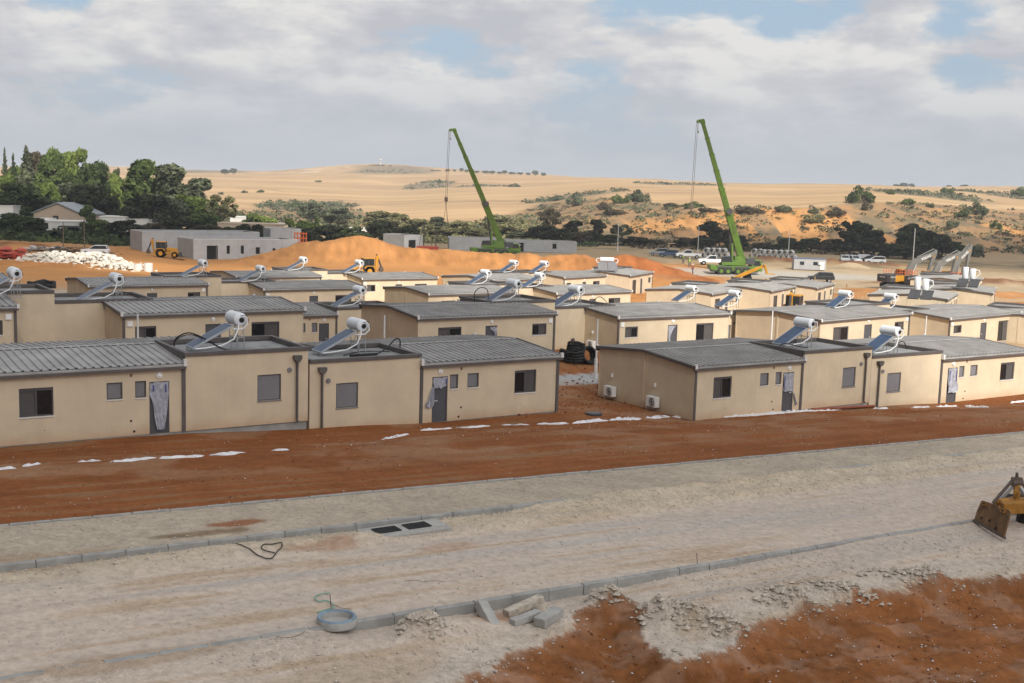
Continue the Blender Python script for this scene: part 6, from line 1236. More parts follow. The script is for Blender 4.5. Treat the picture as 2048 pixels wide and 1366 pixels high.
# workers
def person(lab, px, py, Y, rz, lean=0., arms=((.25, .25), (.25, .25)), vest='vest', helmet=True, legs=.12, sit=False, loc=None):
    p = np.array(loc) if loc is not None else (ground(px, Y))
    r = thing('person', lab, 'person', tuple(p), rz, 'workers on the site')
    hip = .93 if not sit else .45; c_, s_ = math.cos(lean), math.sin(lean)
    def up(x, y, h): return (x * c_ + h * s_, y, hip + h * c_ - x * s_)
    V = [(0, 0, hip), up(0, 0, .25), up(0, 0, .47), up(0, 0, .56), up(.02, 0, .66), up(.02, 0, .8)]; Rr = [(.15, .15), (.14, .16), (.15, .18), (.06, .06), (.09, .08), (.07, .07)]; E = [(i, i + 1) for i in range(5)]
    for s, (ax, az_) in zip((-1, 1), arms):
        i = len(V); V += [up(0, s * .19, .46), up(ax * .5, s * .25, .46 - .27), up(ax * 1.1, s * .22, .46 - .27 - .22 + az_ * .4), up(ax * 1.25, s * .21, .46 - .27 - .3 + az_ * .5)]; Rr += [(.07, .07), (.05, .05), (.04, .04), (.045, .03)]; E += [(2, i), (i, i + 1), (i + 1, i + 2), (i + 2, i + 3)]
        j = len(V); kx = s * legs
        V += ([(0, s * .1, hip - .05), (kx, s * .11, .48), (kx - .06, s * .12, .09), (kx + .12, s * .13, .04)] if not sit else [(.05, s * .12, hip), (.45, s * .14, hip + .02), (.5, s * .14, .08), (.64, s * .14, .03)]); Rr += [(.1, .1), (.075, .07), (.05, .05), (.05, .035)]; E += [(0, j), (j, j + 1), (j + 1, j + 2), (j + 2, j + 3)]
    me = bpy.data.meshes.new('body'); me.from_pydata(V, E, []); me.materials.append(M['cloth']); o = bpy.data.objects.new('body', me); COL.objects.link(o); o.parent = r
    sk = o.modifiers.new('skin', 'SKIN'); sk.use_smooth_shade = True; ss_ = o.modifiers.new('sub', 'SUBSURF'); ss_.levels = 1; ss_.render_levels = 1
    for i, q in enumerate(Rr): me.skin_vertices[0].data[i].radius = q
    me.skin_vertices[0].data[0].use_root = True
    mb = MB(); n = 14; rows_ = [(.17, .0, .13), (.175, .2, .14), (.2, .42, .15), (.19, .5, .13), (.1, .55, .1)]
    vs = [up(.02 + d_ * math.cos(6.2832 * k / n), w_ * math.sin(6.2832 * k / n), h_) for w_, h_, d_ in rows_ for k in range(n)]; mb.add(vs, [(j * n + k, j * n + (k + 1) % n, (j + 1) * n + (k + 1) % n, (j + 1) * n + k) for j in range(4) for k in range(n)]); mb.build('vest', M[vest], r, smooth=True, fixn=False)
    hc = Vector(up(.03, 0, .74)); mb = MB(); mb.lathe([(.0, -.12), (.06, -.11), (.085, -.03), (.09, .05), (.07, .11), (0, .135)], tuple(hc), 12); mb.build('face', M['skin'], r, smooth=True)
    if helmet: mb = MB(); mb.lathe([(.135, .05), (.115, .065), (.11, .11), (.07, .165), (0, .18)], tuple(hc), 14); mb.build('helmet', M['white'], r, smooth=True)
    return r
person('person in an orange-red vest walking left of the right crane wheels', 1381, 547, 206., R(200)); person('person in a red vest and white helmet holding a long tool behind the sunlit roofs', 1541, 556, 172., R(20), .25, ((.5, .2), (.45, .2)))
person('person in a red vest bending down behind the sunlit roofs', 1578, 556, 174., R(150), 1.1, ((.2, -.1), (.25, -.1)), helmet=False); person('person in a yellow-green vest at the end of the earth bank', 1361, 532, 226., R(180), .1, vest='vest_g', helmet=False); person('person in a pale green vest between the bank and the service truck', 1374, 540, 216., R(90), 0., vest='vest_g')
bl = b3.location; person('person in a yellow-green vest standing on the near side of the digger', 0, 0, 0, R(200), 0., vest='vest_g', loc=(bl[0] - .1, bl[1] - 1.7, bl[2]), helmet=False)
# ---------------------------------------------------------------- trees and bushes
def leaf_quads(lobes, n, size, seed, flat=.0):
    r_ = np.random.default_rng(seed); L_ = np.array(lobes); vol = (L_[:, 3] * L_[:, 4] * L_[:, 5]) ** (2 / 3); cnt = np.maximum(6, (n * vol / vol.sum()).astype(int)); V = []
    for (cx, cy, cz, rx, ry, rz), k in zip(lobes, cnt):
        d = r_.normal(size=(k, 3)); d /= np.linalg.norm(d, axis=1)[:, None]; rad = r_.random(k)[:, None] ** .28
        c = np.array([cx, cy, cz]) + d * rad * np.array([rx, ry, rz])
        nn = d + .9 * r_.normal(size=(k, 3)); nn /= np.linalg.norm(nn, axis=1)[:, None]; t = np.cross(nn, r_.normal(size=(k, 3))); t /= np.linalg.norm(t, axis=1)[:, None]; b = np.cross(nn, t)
        s = size * (.55 + .9 * r_.random((k, 1))); s2 = s * (.4 + .4 * r_.random((k, 1)))
        V.append(np.stack([c - t * s - b * s2 * .4, c + b * s2 * -1 * .9, c + t * s + b * s2 * .3, c + b * s2], 1))
    V = np.concatenate(V); return V.reshape(-1, 3), np.arange(len(V) * 4).reshape(-1, 4)
PT = {}
def proto(kind, seed):
    r_ = random.Random(seed); lobes = []; tr = MB(); W_ = 1
    if kind == 'broad':
        for i in range(30):
            a = r_.uniform(0, 6.28); t = r_.random(); z = 3.0 + 6.0 * t; rr = 3.5 * math.sin(math.pi * min(.96, .22 + .66 * t)) * math.sqrt(r_.uniform(.15, 1)); s = r_.uniform(.9, 1.6); lobes.append((rr * math.cos(a), rr * math.sin(a), z, s, s, s * .8))
        n, sz, W_ = 5200, .36, 8.4; tr.tube([(0, 0, -.4), (.1, 0, 2), (.0, .1, 4), (.1, 0, 7)], [.38, .3, .2, .06], 8)
        for l in lobes[:9]: tr.tube([(0, 0, 2.2), (l[0] * .5, l[1] * .5, (2.6 + l[2]) / 2), l[:3]], [.16, .1, .03], 5)
    elif kind == 'tall':
        for i in range(30):
            a = r_.uniform(0, 6.28); t = r_.random(); z = 1.8 + 7.6 * t; rr = 1.9 * math.sin(math.pi * min(.95, .25 + .62 * t)) * math.sqrt(r_.uniform(.1, 1)); s = r_.uniform(.6, 1.1); lobes.append((rr * math.cos(a), rr * math.sin(a), z, s, s, s * 1.1))
        n, sz, W_ = 4200, .33, 5.0; tr.tube([(0, 0, -.4), (.05, 0, 3), (0, 0, 8)], [.3, .22, .05], 7)
    elif kind == 'conifer':
        for i in range(46):
            t = i / 45; z = 1.2 + 8.6 * t; rr = (1.75 * (1 - t) + .12) * r_.uniform(.55, 1.05); a = i * 2.4; lobes.append((rr * .62 * math.cos(a), rr * .62 * math.sin(a), z, rr * .55 + .1, rr * .55 + .1, .32))
        n, sz, W_ = 2400, .22, 3.6; tr.tube([(0, 0, -.4), (0, 0, 5), (0, 0, 9.8)], [.26, .16, .03], 7)
    elif kind == 'open':
        for i in range(17):
            a = r_.uniform(0, 6.28); t = r_.random(); z = 4.6 + 4.6 * t; rr = 3.1 * math.sqrt(r_.uniform(.1, 1)) * (1 - .4 * abs(t - .4)); s = r_.uniform(.65, 1.15); lobes.append((rr * math.cos(a), rr * math.sin(a), z, s, s, s * .75))
        n, sz, W_ = 2600, .32, 7.6; tr.tube([(0, 0, -.4), (.25, 0, 2), (.1, .1, 4), (.3, 0, 6.5)], [.3, .25, .18, .06], 8)
        for l in lobes: tr.tube([(.15, .05, 3.2), (l[0] * .55 + .1, l[1] * .55, (3.4 + l[2]) / 2), l[:3]], [.13, .08, .03], 5)
    else:
        for i in range(16):
            a = r_.uniform(0, 6.28); rr = 2.3 * math.sqrt(r_.random()); s = r_.uniform(.5, .95); lobes.append((rr * math.cos(a), rr * math.sin(a), .5 + (2.2 - .75 * rr * .6) * r_.random(), s * 1.15, s * 1.15, s))
        n, sz, W_ = 1700, .22, 6.2
        for l in lobes[:8]: tr.tube([(0, 0, -.2), (l[0] * .5, l[1] * .5, l[2] * .5), l[:3]], [.09, .06, .02], 5)
    v, f = leaf_quads(lobes, n, sz, seed); me = bpy.data.meshes.new('crown'); me.from_pydata(v.tolist(), [], f.tolist()); me.materials.append(M['lf_mid'])
    tb = tr.build('trunk', M['bark'], smooth=True); mt = tb.data; bpy.data.objects.remove(tb)
    PT[(kind, seed)] = (me, mt, W_, v[:, 2].max())
KS = {'broad': (1, 2, 3), 'tall': (4, 5), 'conifer': (6, 7), 'open': (8, 9), 'bush': (10, 11, 12)}
for k, ss in KS.items():
    for s in ss: proto(k, s)
tcount = 0
def tree(kind, px, top, w, mt_, lab, Y=None, base=None, grp='trees', name=None):
    global tcount
    tcount += 1; P = hit(px, base, 150) if base else ground(px, Y); Yd = P[1]; me, mtr, W_, H_ = PT[(kind, KS[kind][tcount % len(KS[kind])])]
    zt = on_Y(px, top, Yd)[2]; h = max(.6, zt - P[2]); sx = w / F * Yd / W_
    r = thing(name or ('bush' if kind == 'bush' else 'tree'), lab, 'bush' if kind == 'bush' else 'tree', tuple(P), (tcount * 1.7) % 6.28, grp); r.scale = (sx, sx, h / H_)
    for nm, m_, mm_ in (('trunk', mtr, 'bark'), ('crown', me, mt_)):
        o = bpy.data.objects.new(nm, m_); COL.objects.link(o); o.parent = r; o.material_slots[0].link = 'OBJECT'; o.material_slots[0].material = M[mm_]
    return r
V_ = 'trees of the village at the left'
for kind, px, top, w, mt_, Y, lab in (
 ('conifer', 9, 293, 20, 'lf_grey', 330, 'slim grey-green conifer at the left edge of the skyline'), ('conifer', 26, 305, 20, 'lf_dark', 325, 'short dark conifer second from the left edge'), ('conifer', 52, 289, 46, 'lf_grey', 330, 'broad grey conifer, tallest at the left'),
 ('tall', 70, 300, 34, 'lf_brown', 340, 'brownish tree just right of the tallest grey conifer'), ('broad', 101, 291, 52, 'lf_mid', 318, 'round mid-green tree third high crown from the left'), ('broad', 150, 292, 62, 'lf_light', 345, 'bright yellow-green tree with the sunlit top'),
 ('broad', 66, 338, 80, 'lf_grey', 322, 'dull grey-green crown below the tallest conifer'), ('broad', 185, 318, 64, 'lf_dark', 312, 'dark tree right of the bright yellow-green one'), ('broad', 118, 345, 60, 'lf_mid', 316, 'mid-green crown low under the round tree'), ('broad', 130, 362, 66, 'lf_grey', 305, 'bluish-green crown above the tiled roof'),
 ('broad', 12, 345, 50, 'lf_light', 320, 'light green crown cut off by the left edge'), ('broad', 28, 362, 84, 'lf_dark', 292, 'dark green tree above the white box house at the left edge'), ('broad', 92, 362, 44, 'lf_light', 300, 'small light green crown beside the tan wall'),
 ('broad', 40, 330, 60, 'lf_mid', 334, 'mid-green crown filling between the left conifers'), ('broad', 150, 345, 60, 'lf_dark', 312, 'dark green crown below the bright yellow-green tree'), ('broad', 244, 366, 46, 'lf_grey', 312, 'grey-green crown behind the slender pale tree'), ('broad', 318, 350, 74, 'lf_mid', 316, 'mid-green crown between the highest and the wide grey-green tree'), ('broad', 340, 392, 60, 'lf_grey', 296, 'grey-green low crown under the wide grey-green tree'), ('broad', 86, 392, 60, 'lf_dark', 298, 'dark low crown above the gable roof'), ('broad', 150, 398, 50, 'lf_dark', 294, 'dark low crown right of the gable roof'),
 ('broad', 182, 362, 84, 'lf_deep', 296, 'very dark big tree left of the slender pale tree'), ('tall', 207, 326, 30, 'lf_olive', 318, 'olive crown behind the very dark big tree'), ('tall', 227, 345, 26, 'lf_light', 300, 'slender pale yellow-green tree between two dark crowns'), ('broad', 230, 333, 18, 'lf_dark', 420, 'small round dark tree on the skyline beside the far town'),
 ('tall', 279, 316, 62, 'lf_mid', 306, 'tall green tree, highest right of the skyline gap'), ('tall', 335, 324, 70, 'lf_grey', 312, 'wide grey-green tree right of the highest one'), ('broad', 258, 352, 60, 'lf_mid', 308, 'green crown low left of the highest tree'), ('broad', 296, 386, 108, 'lf_deep', 284, 'wide dark tree spreading behind the low village roofs'),
 ('tall', 390, 354, 60, 'lf_grey', 322, 'rounded grey-green tree standing against the fields'), ('broad', 370, 386, 66, 'lf_light', 300, 'light green tree below the rounded grey-green one'), ('open', 437, 388, 62, 'lf_olive', 300, 'open tree with a pale bare trunk against the fields'), ('broad', 412, 394, 44, 'lf_mid', 306, 'green crown left of the pale-trunked tree'), ('broad', 400, 420, 60, 'lf_mid', 290, 'small green crown in front of the pale trunk'),
 ('broad', 20, 424, 60, 'lf_dark', 246, 'dark bush-like tree at the left edge in front of the village'), ('broad', 56, 432, 70, 'lf_dark', 242, 'dark tree left of the long white village house'), ('broad', 96, 460, 80, 'lf_deep', 238, 'low dark hedge tree under the white village house'), ('tall', 172, 408, 34, 'lf_mid', 262, 'narrow green tree right of the tiled roof'), ('broad', 192, 438, 56, 'lf_mid', 252, 'green tree right of the porch'),
 ('broad', 246, 438, 64, 'lf_deep', 246, 'dark tree in front of the second village house'), ('broad', 300, 445, 70, 'lf_brown', 248, 'brownish dark tree above the blank precast wall'), ('broad', 352, 438, 90, 'lf_deep', 252, 'dark leafy tree above the left precast shells'), ('broad', 410, 448, 70, 'lf_brown', 250, 'brown-green tree above the long precast shell'),
 ('broad', 484, 446, 36, 'lf_deep', 256, 'dark round tree in front of the tan village wall, left one of two'), ('broad', 512, 447, 34, 'lf_deep', 258, 'dark round tree in front of the tan village wall, right one of two'), ('broad', 455, 452, 46, 'lf_dark', 258, 'low dark tree left of the two round ones'), ('broad', 500, 424, 34, 'lf_mid', 310, 'green tree just behind the low white house'), ('broad', 525, 430, 50, 'lf_light', 306, 'light green tree right of the low white house'),
 ('broad', 562, 462, 50, 'lf_dark', 254, 'dark bush-like tree left of the orange formwork frame'), ('tall', 575, 436, 24, 'lf_light', 275, 'slim light tree left of the green conifer'), ('broad', 604, 440, 50, 'lf_mid', 270, 'green tree behind the orange formwork frame'), ('conifer', 628, 430, 30, 'lf_mid', 278, 'bright green conifer above the earth bank'), ('broad', 600, 456, 60, 'lf_deep', 258, 'dark tree above the orange formwork frame'), ('broad', 650, 448, 80, 'lf_deep', 260, 'wide dark tree above the left slope of the bank'), ('broad', 700, 452, 70, 'lf_dark', 262, 'dark green tree left of the bank peak'), ('broad', 757, 438, 70, 'lf_deep', 266, 'dark tree right behind the bank peak'), ('broad', 808, 450, 56, 'lf_deep', 268, 'dark tree above the precast shell with the sunlit corner')):
    tree(kind, px, top, w * (1.28 if Y > 285 else 1.1), mt_, lab, Y=float(Y), grp=V_)
O_ = 'olive trees and bushes along the valley'
for kind, px, top, w, mt_, Y, lab in (
 ('broad', 672, 414, 70, 'lf_grey', 400, 'grey-green bushy tree above the light conifer'), ('broad', 618, 402, 60, 'lf_grey', 430, 'grey bush-like tree on the slope left of the conifer'), ('broad', 752, 420, 76, 'lf_olive', 380, 'olive tree behind the dark trees by the bank peak'), ('broad', 786, 424, 56, 'lf_olive', 388, 'olive tree left of the hanging hook'), ('broad', 830, 436, 66, 'lf_olive', 352, 'pale olive tree left below the hanging hook'), ('tall', 868, 432, 50, 'lf_grey', 360, 'grey-green tree left of the hoist ropes'), ('broad', 880, 452, 70, 'lf_olive', 335, 'broad olive tree behind the rusty skip'), ('broad', 918, 440, 70, 'lf_olive', 345, 'olive tree between the hook and the boom'), ('broad', 950, 455, 60, 'lf_olive', 330, 'olive tree directly left of the boom foot'), ('broad', 1002, 444, 80, 'lf_olive', 345, 'olive tree right of the boom foot'), ('broad', 1040, 462, 70, 'lf_grey', 332, 'grey olive tree left of the dark clump'), ('broad', 985, 428, 70, 'lf_olive', 400, 'pale olive bush above the boom foot'), ('bush', 1030, 432, 60, 'lf_olive', 390, 'low olive bush on the slope left of the bare-topped tree')):
    tree(kind, px, top, w, mt_, lab, Y=float(Y), grp=O_)
D_ = 'dark trees at the foot of the hill'
for kind, px, top, w, mt_, Y, lab in (
 ('open', 1090, 414, 54, 'lf_brown', 338, 'tall thin-crowned brown tree rising from the dark clump'), ('broad', 1080, 448, 74, 'lf_deep', 326, 'big very dark tree at the left of the dark clump'), ('broad', 1112, 455, 54, 'lf_deep', 322, 'dark tree second in the clump'), ('tall', 1140, 440, 48, 'lf_deep', 328, 'upright dark tree in the clump, third from left'), ('broad', 1156, 462, 50, 'lf_brown', 322, 'brown-dark tree low in the middle of the clump'), ('tall', 1187, 438, 40, 'lf_deep', 326, 'narrow dark tree above the notch in the bank'), ('broad', 1214, 468, 50, 'lf_dark', 320, 'dark tree just left of the lamp post behind the bank'), ('open', 1236, 448, 56, 'lf_grey', 340, 'thin grey tree behind the lamp post'), ('broad', 1262, 472, 62, 'lf_deep', 322, 'dark tree right of the lamp post behind the bank'), ('broad', 1300, 478, 56, 'lf_brown', 324, 'low brownish tree at the right end of the clump'),
 ('broad', 1366, 474, 52, 'lf_brown', 328, 'brownish tree behind the white pickup'), ('tall', 1411, 441, 56, 'lf_deep', 326, 'tall dark tree left of the right crane boom'), ('broad', 1398, 474, 64, 'lf_deep', 318, 'dark bushy tree around the lamp post by the pickup'), ('broad', 1446, 462, 60, 'lf_brown', 332, 'brown tree behind the right crane boom'), ('tall', 1470, 470, 46, 'lf_deep', 322, 'dark crown just right of the brown tree behind the boom'), ('tall', 1352, 480, 44, 'lf_deep', 320, 'dark low crown left of the white pickup trees'), ('open', 1432, 452, 60, 'lf_brown', 330, 'thin brown crown between the tall dark tree and the boom'), ('broad', 1520, 484, 56, 'lf_brown', 320, 'brownish crown left of the right pipe stack lamp post'), ('broad', 1568, 474, 54, 'lf_dark', 322, 'dark green crown behind the lamp post by the pipes'), ('broad', 1614, 474, 56, 'lf_dark', 322, 'dark green crown above the site office'), ('broad', 1660, 476, 50, 'lf_brown', 320, 'brown crown between the site office and the car park'),
 ('broad', 1545, 488, 60, 'lf_deep', 318, 'dark tree above the right pipe stack'), ('broad', 1592, 481, 60, 'lf_deep', 316, 'dark tree left above the site office'), ('broad', 1636, 488, 56, 'lf_brown', 318, 'brown tree above the right end of the site office'), ('broad', 1500, 497, 50, 'lf_brown', 322, 'low brown tree right of the crane boom foot'),
 ('open', 1690, 440, 70, 'lf_deep', 316, 'large dark tree above the car park, with a ragged top'), ('tall', 1714, 444, 56, 'lf_dark', 312, 'dark upright crown in the middle of the car-park grove'), ('tall', 1692, 462, 60, 'lf_deep', 308, 'dark crown low at the left of the car-park grove'), ('tall', 1740, 458, 50, 'lf_deep', 308, 'dark tree right part of the car-park grove'), ('broad', 1768, 486, 56, 'lf_deep', 300, 'low dark tree behind the small canopy'), ('open', 1822, 446, 90, 'lf_deep', 306, 'largest dark tree behind the excavator booms'), ('tall', 1802, 462, 60, 'lf_dark', 300, 'dark upright tree at the left of the excavator grove'), ('tall', 1840, 458, 60, 'lf_deep', 302, 'dark upright tree behind the leftmost boom'), ('broad', 1868, 466, 76, 'lf_deep', 304, 'dark tree behind the middle excavator boom'), ('broad', 1806, 490, 70, 'lf_deep', 296, 'low dark tree left of the excavator booms'), ('broad', 1898, 482, 50, 'lf_dark', 312, 'dark green tree behind the rightmost excavator'), ('bush', 1940, 486, 60, 'lf_grey', 325, 'grey bush right of the excavator booms')):
    tree(kind, px, top, w, mt_, lab, Y=float(Y), grp=D_)
B_ = 'bushes on the dry hillside'
for kind, px, top, base, w, mt_, lab in (
 ('bush', 1718, 370, 407, 66, 'lf_mid', 'largest round green bush on the plateau edge at the right'), ('bush', 1276, 378, 404, 60, 'lf_grey', 'big grey-green bush on the field edge in the middle'), ('bush', 1242, 388, 407, 40, 'lf_mid', 'green bush joined to the left of the big grey one'), ('bush', 1150, 385, 412, 46, 'lf_grey', 'two-part bush left of the big grey one'), ('bush', 1208, 403, 420, 34, 'lf_brown', 'low brown bush between the field bushes'), ('bush', 1230, 416, 430, 58, 'lf_brown', 'wide brown bush on the slope below the field bushes'), ('bush', 1385, 402, 416, 60, 'lf_mid', 'green hedge bush where the right crane rope ends'), ('bush', 1345, 405, 415, 50, 'lf_brown', 'brown low bush left of the rope end'),
 ('bush', 1566, 409, 425, 46, 'lf_grey', 'grey bush on the scarp edge right of the boom'), ('bush', 1628, 414, 428, 26, 'lf_grey', 'small grey bush above the site office slope'), ('bush', 1672, 414, 432, 48, 'lf_brown', 'brown bush at the scarp edge above the car park'), ('bush', 1626, 424, 446, 46, 'lf_olive', 'olive bush on the slope below the scarp edge'), ('bush', 1733, 402, 420, 30, 'lf_brown', 'small brown bush under the largest round bush'), ('bush', 1814, 396, 409, 38, 'lf_mid', 'flat green bush right of the largest round one'), ('bush', 1860, 405, 415, 22, 'lf_grey', 'small bush on the plateau near the right'), ('bush', 1954, 402, 430, 52, 'lf_grey', 'spreading grey bush at the right beside the track'), ('bush', 1924, 418, 434, 34, 'lf_mid', 'green bush just left of the spreading grey one'), ('bush', 1905, 438, 456, 30, 'lf_grey', 'small bush on the slope at the right'), ('bush', 1990, 440, 458, 30, 'lf_mid', 'green bush low on the right slope'), ('bush', 1780, 378, 389, 22, 'lf_mid', 'dark round bush on the far field at the right'), ('bush', 1895, 374, 388, 30, 'lf_mid', 'dark bush in the far hedge at the right'), ('bush', 2040, 372, 392, 50, 'lf_mid', 'dark bush cut off by the right edge on the slope'), ('bush', 1500, 413, 425, 70, 'lf_brown', 'brown hedge bush directly right of the crane reel'), ('bush', 1414, 414, 424, 60, 'lf_brown', 'brown hedge bush directly left of the crane reel'),
 ('bush', 1030, 366, 374, 30, 'lf_grey', 'low bush on the field right of the left crane'), ('bush', 1110, 392, 402, 34, 'lf_grey', 'small grey bush left of the two-part bush'), ('bush', 636, 360, 364, 15, 'lf_mid', 'single small bush high on the left fields'), ('bush', 489, 380, 386, 18, 'lf_mid', 'dark round bush on the left field, left of a pair'), ('bush', 521, 379, 385, 18, 'lf_mid', 'dark round bush on the left field, right of a pair'), ('bush', 442, 383, 389, 16, 'lf_grey', 'small bush beside the rounded grey-green tree'), ('bush', 879, 357, 366, 12, 'lf_mid', 'little round green bush left of the left crane boom'), ('bush', 590, 405, 415, 46, 'lf_mid', 'green bush on the scrub knoll at the left'), ('bush', 625, 404, 414, 40, 'lf_mid', 'second green bush on the scrub knoll, farther right'),
 ('broad', 450, 338, 349, 20, 'lf_grey', 'pale round tree alone on the left skyline, left of two'), ('broad', 466, 336, 349, 18, 'lf_grey', 'pale round tree alone on the left skyline, right of two')):
    tree(kind, px, top, w, mt_, lab, base=float(base), grp=B_)
for i, (px, top, base, w, k) in enumerate(((734, 330, 336, 10, 'broad'), (742, 329, 336, 11, 'broad'), (750, 329, 336, 10, 'broad'), (758, 329, 336, 10, 'broad'), (773, 330, 336, 8, 'broad'))):
    tree(k, px, top, w, 'lf_dark', 'tiny dark tree on the hilltop around the water tower', Y=1650., grp='trees on the tower hill')
for px, w, dy in ((857, 14, 3), (868, 12, 3), (886, 12, 5), (900, 8, 5), (914, 10, 9), (924, 10, 6), (944, 14, 4), (962, 18, 5), (975, 16, 5), (990, 14, 4), (999, 12, 7), (1014, 16, 4), (1030, 14, 4), (1046, 12, 4), (1060, 16, 9), (1076, 12, 5)):
    tree('broad', px, yh(px) - 36.5 - dy + (px - 970) * .004, w, 'lf_grey', 'tiny grey-green tree in the row along the middle skyline', Y=1560., grp='skyline tree row in the middle')
for px, w, dy in ((1775, 16, 2), (1790, 20, 5), (1806, 14, 4), (1880, 14, 3), (1910, 20, 5), (1928, 14, 3), (1960, 14, 3)):
    tree('broad', px, yh(px) - 37.5 - dy, w, 'lf_grey', 'tiny grey-green tree on the right skyline', Y=1450., grp='skyline trees at the right')
# fine scrub that nobody could count
def scrub(name, m_, n, test, s0, s1, seed, y0=336., y1=620., x0=950, x1=2150, k=16):
    r_ = np.random.default_rng(seed); Yp = np.exp(r_.uniform(math.log(y0), math.log(y1), n)); px = r_.uniform(x0, x1, n); Xp = (px - CX) / F * Yp; kp = test(Xp, Yp, px, r_); Xp, Yp = Xp[kp], Yp[kp]; Zp = terrain(Xp, Yp); s = s0 * (s1 / s0) ** (r_.random(len(Xp)) ** 1.8); N_ = len(Xp)
    d = r_.normal(size=(N_, k, 3)); d /= np.linalg.norm(d, axis=2)[..., None]; d[..., 2] = np.abs(d[..., 2]); c = np.stack([Xp, Yp, Zp], 1)[:, None] + d * s[:, None, None] * np.array([1.25, 1.25, .85])
    nn = r_.normal(size=d.shape) + d; nn /= np.linalg.norm(nn, axis=2)[..., None]; t = np.cross(nn, r_.normal(size=d.shape)); t /= np.linalg.norm(t, axis=2)[..., None]; b = np.cross(nn, t); q = (s[:, None, None] * .42)
    Vv = np.stack([c - t * q, c - b * q * .7, c + t * q, c + b * q * .7], 2).reshape(-1, 3); me = bpy.data.meshes.new(name); me.from_pydata(Vv.tolist(), [], np.arange(len(Vv)).reshape(-1, 4).tolist()); me.materials.append(M[m_]); o = bpy.data.objects.new(name, me); COL.objects.link(o); stuff(o)
ln = lambda px: np.interp(px, [0, 480, 640, 830, 960, 1080, 1230, 1400, 1560, 1750, 1900, 2048], [500, 520, 640, 470, 470, 610, 560, 428, 425, 440, 520, 560])
below = lambda X, Y, px, r: (Y < ln(px) - 6) & (fbm(X / 9, Y / 14, 95, 3) < .50 + .1 * r.random(len(X)))
scrub('scrub', 'lf_brown', 3600, below, .25, 1.3, 31, k=14); scrub('scrub', 'lf_grey', 1700, below, .3, 1.6, 32); scrub('scrub', 'lf_olive', 1500, below, .3, 1.3, 33)
scrub('scrub', 'lf_grey', 900, lambda X, Y, px, r: Y < ln(px), .5, 2.2, 34, 360, 640, 380, 1080); scrub('scrub', 'lf_olive', 900, lambda X, Y, px, r: Y < ln(px), .4, 1.8, 35, 330, 520, 560, 1080)
def inpatch(qs):
    ps = [(hit(q[0], q[1], 200), q[2], q[3]) for q in qs]
    return lambda X, Y, px, r: np.any([np.hypot((X - P[0]) / (w / F * P[1]), (Y - P[1]) / (h * P[1] / 60.)) < 1 for P, w, h in ps], axis=0)
scrub('scrub', 'lf_grey', 16000, inpatch(((860, 370, 55, 5), (1150, 391, 110, 4), (1360, 367, 90, 4), (1500, 366, 60, 4), (1850, 387, 110, 5), (2010, 390, 60, 8), (620, 410, 90, 8), (960, 372, 60, 2), (780, 344, 60, 3))), .5, 2.0, 36, 420, 1700, 400, 2150)
scrub('undergrowth', 'lf_dark', 1500, lambda X, Y, px, r: (px < 560) & (Y > 226), .6, 1.7, 37, 226, 330, -60, 560, 20); scrub('undergrowth', 'lf_dark', 420, lambda X, Y, px, r: vnoise(X / 9, Y / 9, 3) > .6, .5, 1.6, 38, 306, 342, 1050, 1950, 18); scrub('undergrowth', 'lf_brown', 420, lambda X, Y, px, r: vnoise(X / 9, Y / 9, 4) > .5, .5, 1.5, 40, 306, 350, 1050, 1950, 18)
scrub('undergrowth', 'lf_olive', 700, lambda X, Y, px, r: Y > 300, .5, 1.6, 39, 300, 360, 830, 1070, 18)
# ---------------------------------------------------------------- village, tower, far town
def vhouse(x0, x1, top, Y, depth, wall, lab, th=.12, wins=(), roof='flat', hmin=2.8):
    p = ground((x0 + x1) / 2, Y); w = (x1 - x0) / F * Y; zt = on_Y((x0 + x1) / 2, top, Y)[2]; h = max(hmin, zt - p[2]); r = thing('village_house', lab, 'house', (p[0], p[1], p[2] - .3), th, 'houses of the village'); mb = MB(); mb.box(-w / 2, 0, 0, w / 2, depth, h); wl = mb.build('wall', M[wall], r)
    if roof == 'flat': mb = MB(); mb.box(-w / 2 - .12, -.12, h + .004, w / 2 + .12, depth + .12, h + .25); mb.build('roof', M[wall], r)
    else:
        rise = w * .2; mb = MB(); mb.prism([(-w / 2 - .4, h - .1), (0, h + rise), (w / 2 + .4, h - .1), (w / 2 + .4, h + .12), (0, h + rise + .25), (-w / 2 - .4, h + .12)], -.4, depth + .4, 'y'); mb.build('roof', M['tile'], r); mb = MB(); mb.prism([(-w / 2, h), (w / 2, h), (0, h + rise)], .02, .25, 'y'); mb.build('gable', M[wall], r)
    for a, b, c, d in wins: mb = MB(); mb.box(-w / 2 + a, -.05, b, -w / 2 + c, .0, d); mb.build('window', M['glass'], r)
    return r, w, h
r, w, h = vhouse(30, 152, 446, 262., 8, 'wallw', 'long white flat-roofed village house with a dark porch', .1, ((2.5, 1.2, 4., 2.4), (5.5, 1.2, 7., 2.3)))
mb = MB(); mb.box(w / 2 - 3.6, -3.2, h - 1.0, w / 2 + 1.4, -.02, h - .75); mb.build('porch_roof', M['charcoal'], r)
for x in (w / 2 - 3.4, w / 2 + 1.2): mb = MB(); mb.box(x, -3.1, 0, x + .25, -2.85, h - 1.0); mb.build('porch_post', M['sill'], r)
mb = MB(); mb.box(w / 2 - 3.4, -.1, .2, w / 2 - .1, -.02, h - 1.2); mb.build('porch_opening', M['dark'], r)
vhouse(28, 92, 440, 268., 6, 'wallw', 'upper white block set back on the long village house', .1); vhouse(-20, 22, 410, 285., 6, 'wallw', 'white village house cut off by the left edge', .1)
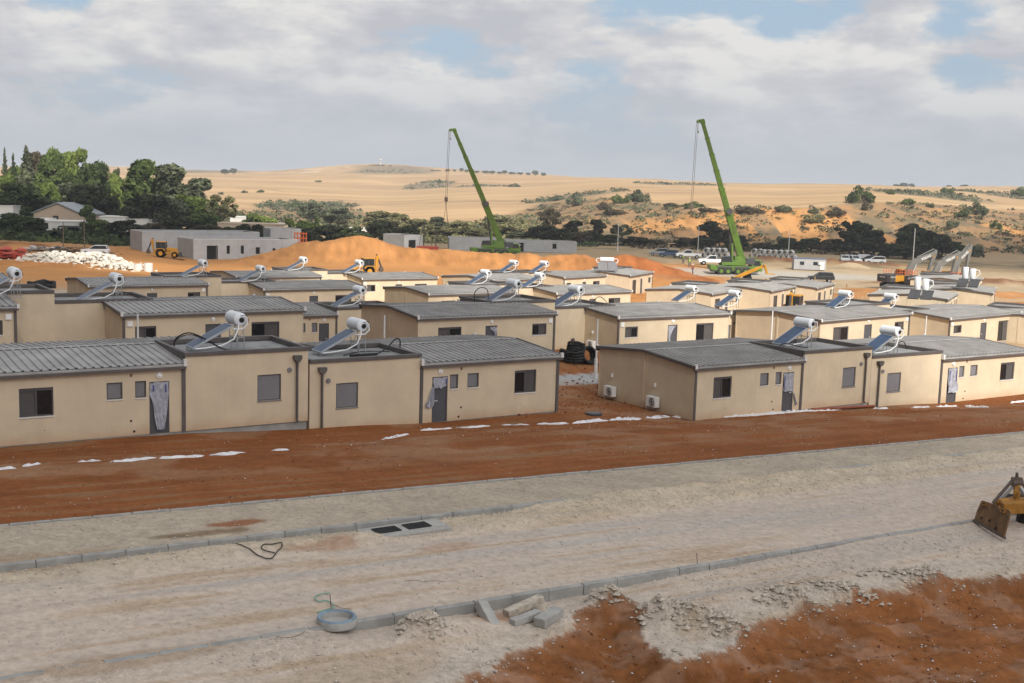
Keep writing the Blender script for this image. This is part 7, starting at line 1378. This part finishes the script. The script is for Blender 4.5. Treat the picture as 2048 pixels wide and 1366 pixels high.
vhouse(60, 165, 425, 282., 10, 'walltan', 'village house with a grey tiled gable roof', -.15, ((5, 2.4, 6.4, 3.6),), 'gable'); vhouse(56, 78, 378, 330., 5, 'walltan', 'sunlit tan wall glimpsed between the village trees', .1)
vhouse(196, 246, 432, 276., 8, 'wallw', 'white two-level village house with a water tank behind dark trees', .1, ((1, 1, 2.2, 2.2),)); vhouse(244, 312, 437, 280., 7, 'wallw', 'low white village house right of the two-level one', .1); vhouse(432, 556, 446, 285., 8, 'walltan', 'long tan village wall behind the two round dark trees', .1, ((3, 1, 4.4, 2.4),))
vhouse(456, 512, 433, 318., 7, 'wallw', 'sunlit white low house right of the pale-trunked tree', .1, ((2, 1.2, 3.2, 2.3),)); vhouse(536, 560, 446, 310., 5, 'wallw', 'small white house piece right of the light green tree', .1); vhouse(566, 590, 452, 300., 5, 'walltan', 'small tan wall left of the bright conifer', .1); vhouse(694, 730, 455, 285., 5, 'wallw', 'pale roof showing above the earth bank peak', .1)
p = ground(753, 1650.); t = thing('water_tower', 'tiny white water tower on the far hilltop', 'tower', tuple(p)); mb = MB(); mb.cyl((0, 0, 0), (0, 0, 7.5), .6, .5, n=10); mb.build('shaft', M['wallw'], t); mb = MB(); mb.lathe([(.5, 7), (2.0, 7.8), (2.0, 9.0), (0, 9.4)], n=14); mb.build('tank', M['wallw'], t)
p = ground(1030, 1560.); mb = MB(); mb.cyl((0, 0, 0), (0, 0, 13), .3, .1, n=6); tag(mb.build('mast', M['carwhite'], loc=tuple(p)), 'thin white mast on the middle skyline', 'mast')
mb = MB(); r_ = np.random.default_rng(3)
for i in range(26): px = 216 + 36 * r_.random(); q = on_Y(px, 336.5 + (px - 230) * .03, 4200.); w_ = r_.uniform(6, 16); mb.box(q[0], 4200, q[2] - 30, q[0] + w_, 4212, q[2] + r_.uniform(0, 9))
stuff(mb.build('far_town', M['wallw']))
# ---------------------------------------------------------------- thin summer haze over the whole valley
mb = MB(); mb.box(-8200, -60, -18, 8200, 8200, 62); o = mb.build('haze', [])
m = bpy.data.materials.new('haze'); m.use_nodes = True; t = m.node_tree; t.nodes.remove(t.nodes['Principled BSDF'])
pv = nd(t, 'ShaderNodeVolumePrincipled', i_Density=.00022); pv.inputs['Color'].default_value = (.86, .90, .96, 1); pv.inputs['Anisotropy'].default_value = 0.0
t.links.new(pv.outputs[0], t.nodes['Material Output'].inputs['Volume']); o.data.materials.append(m); stuff(o)
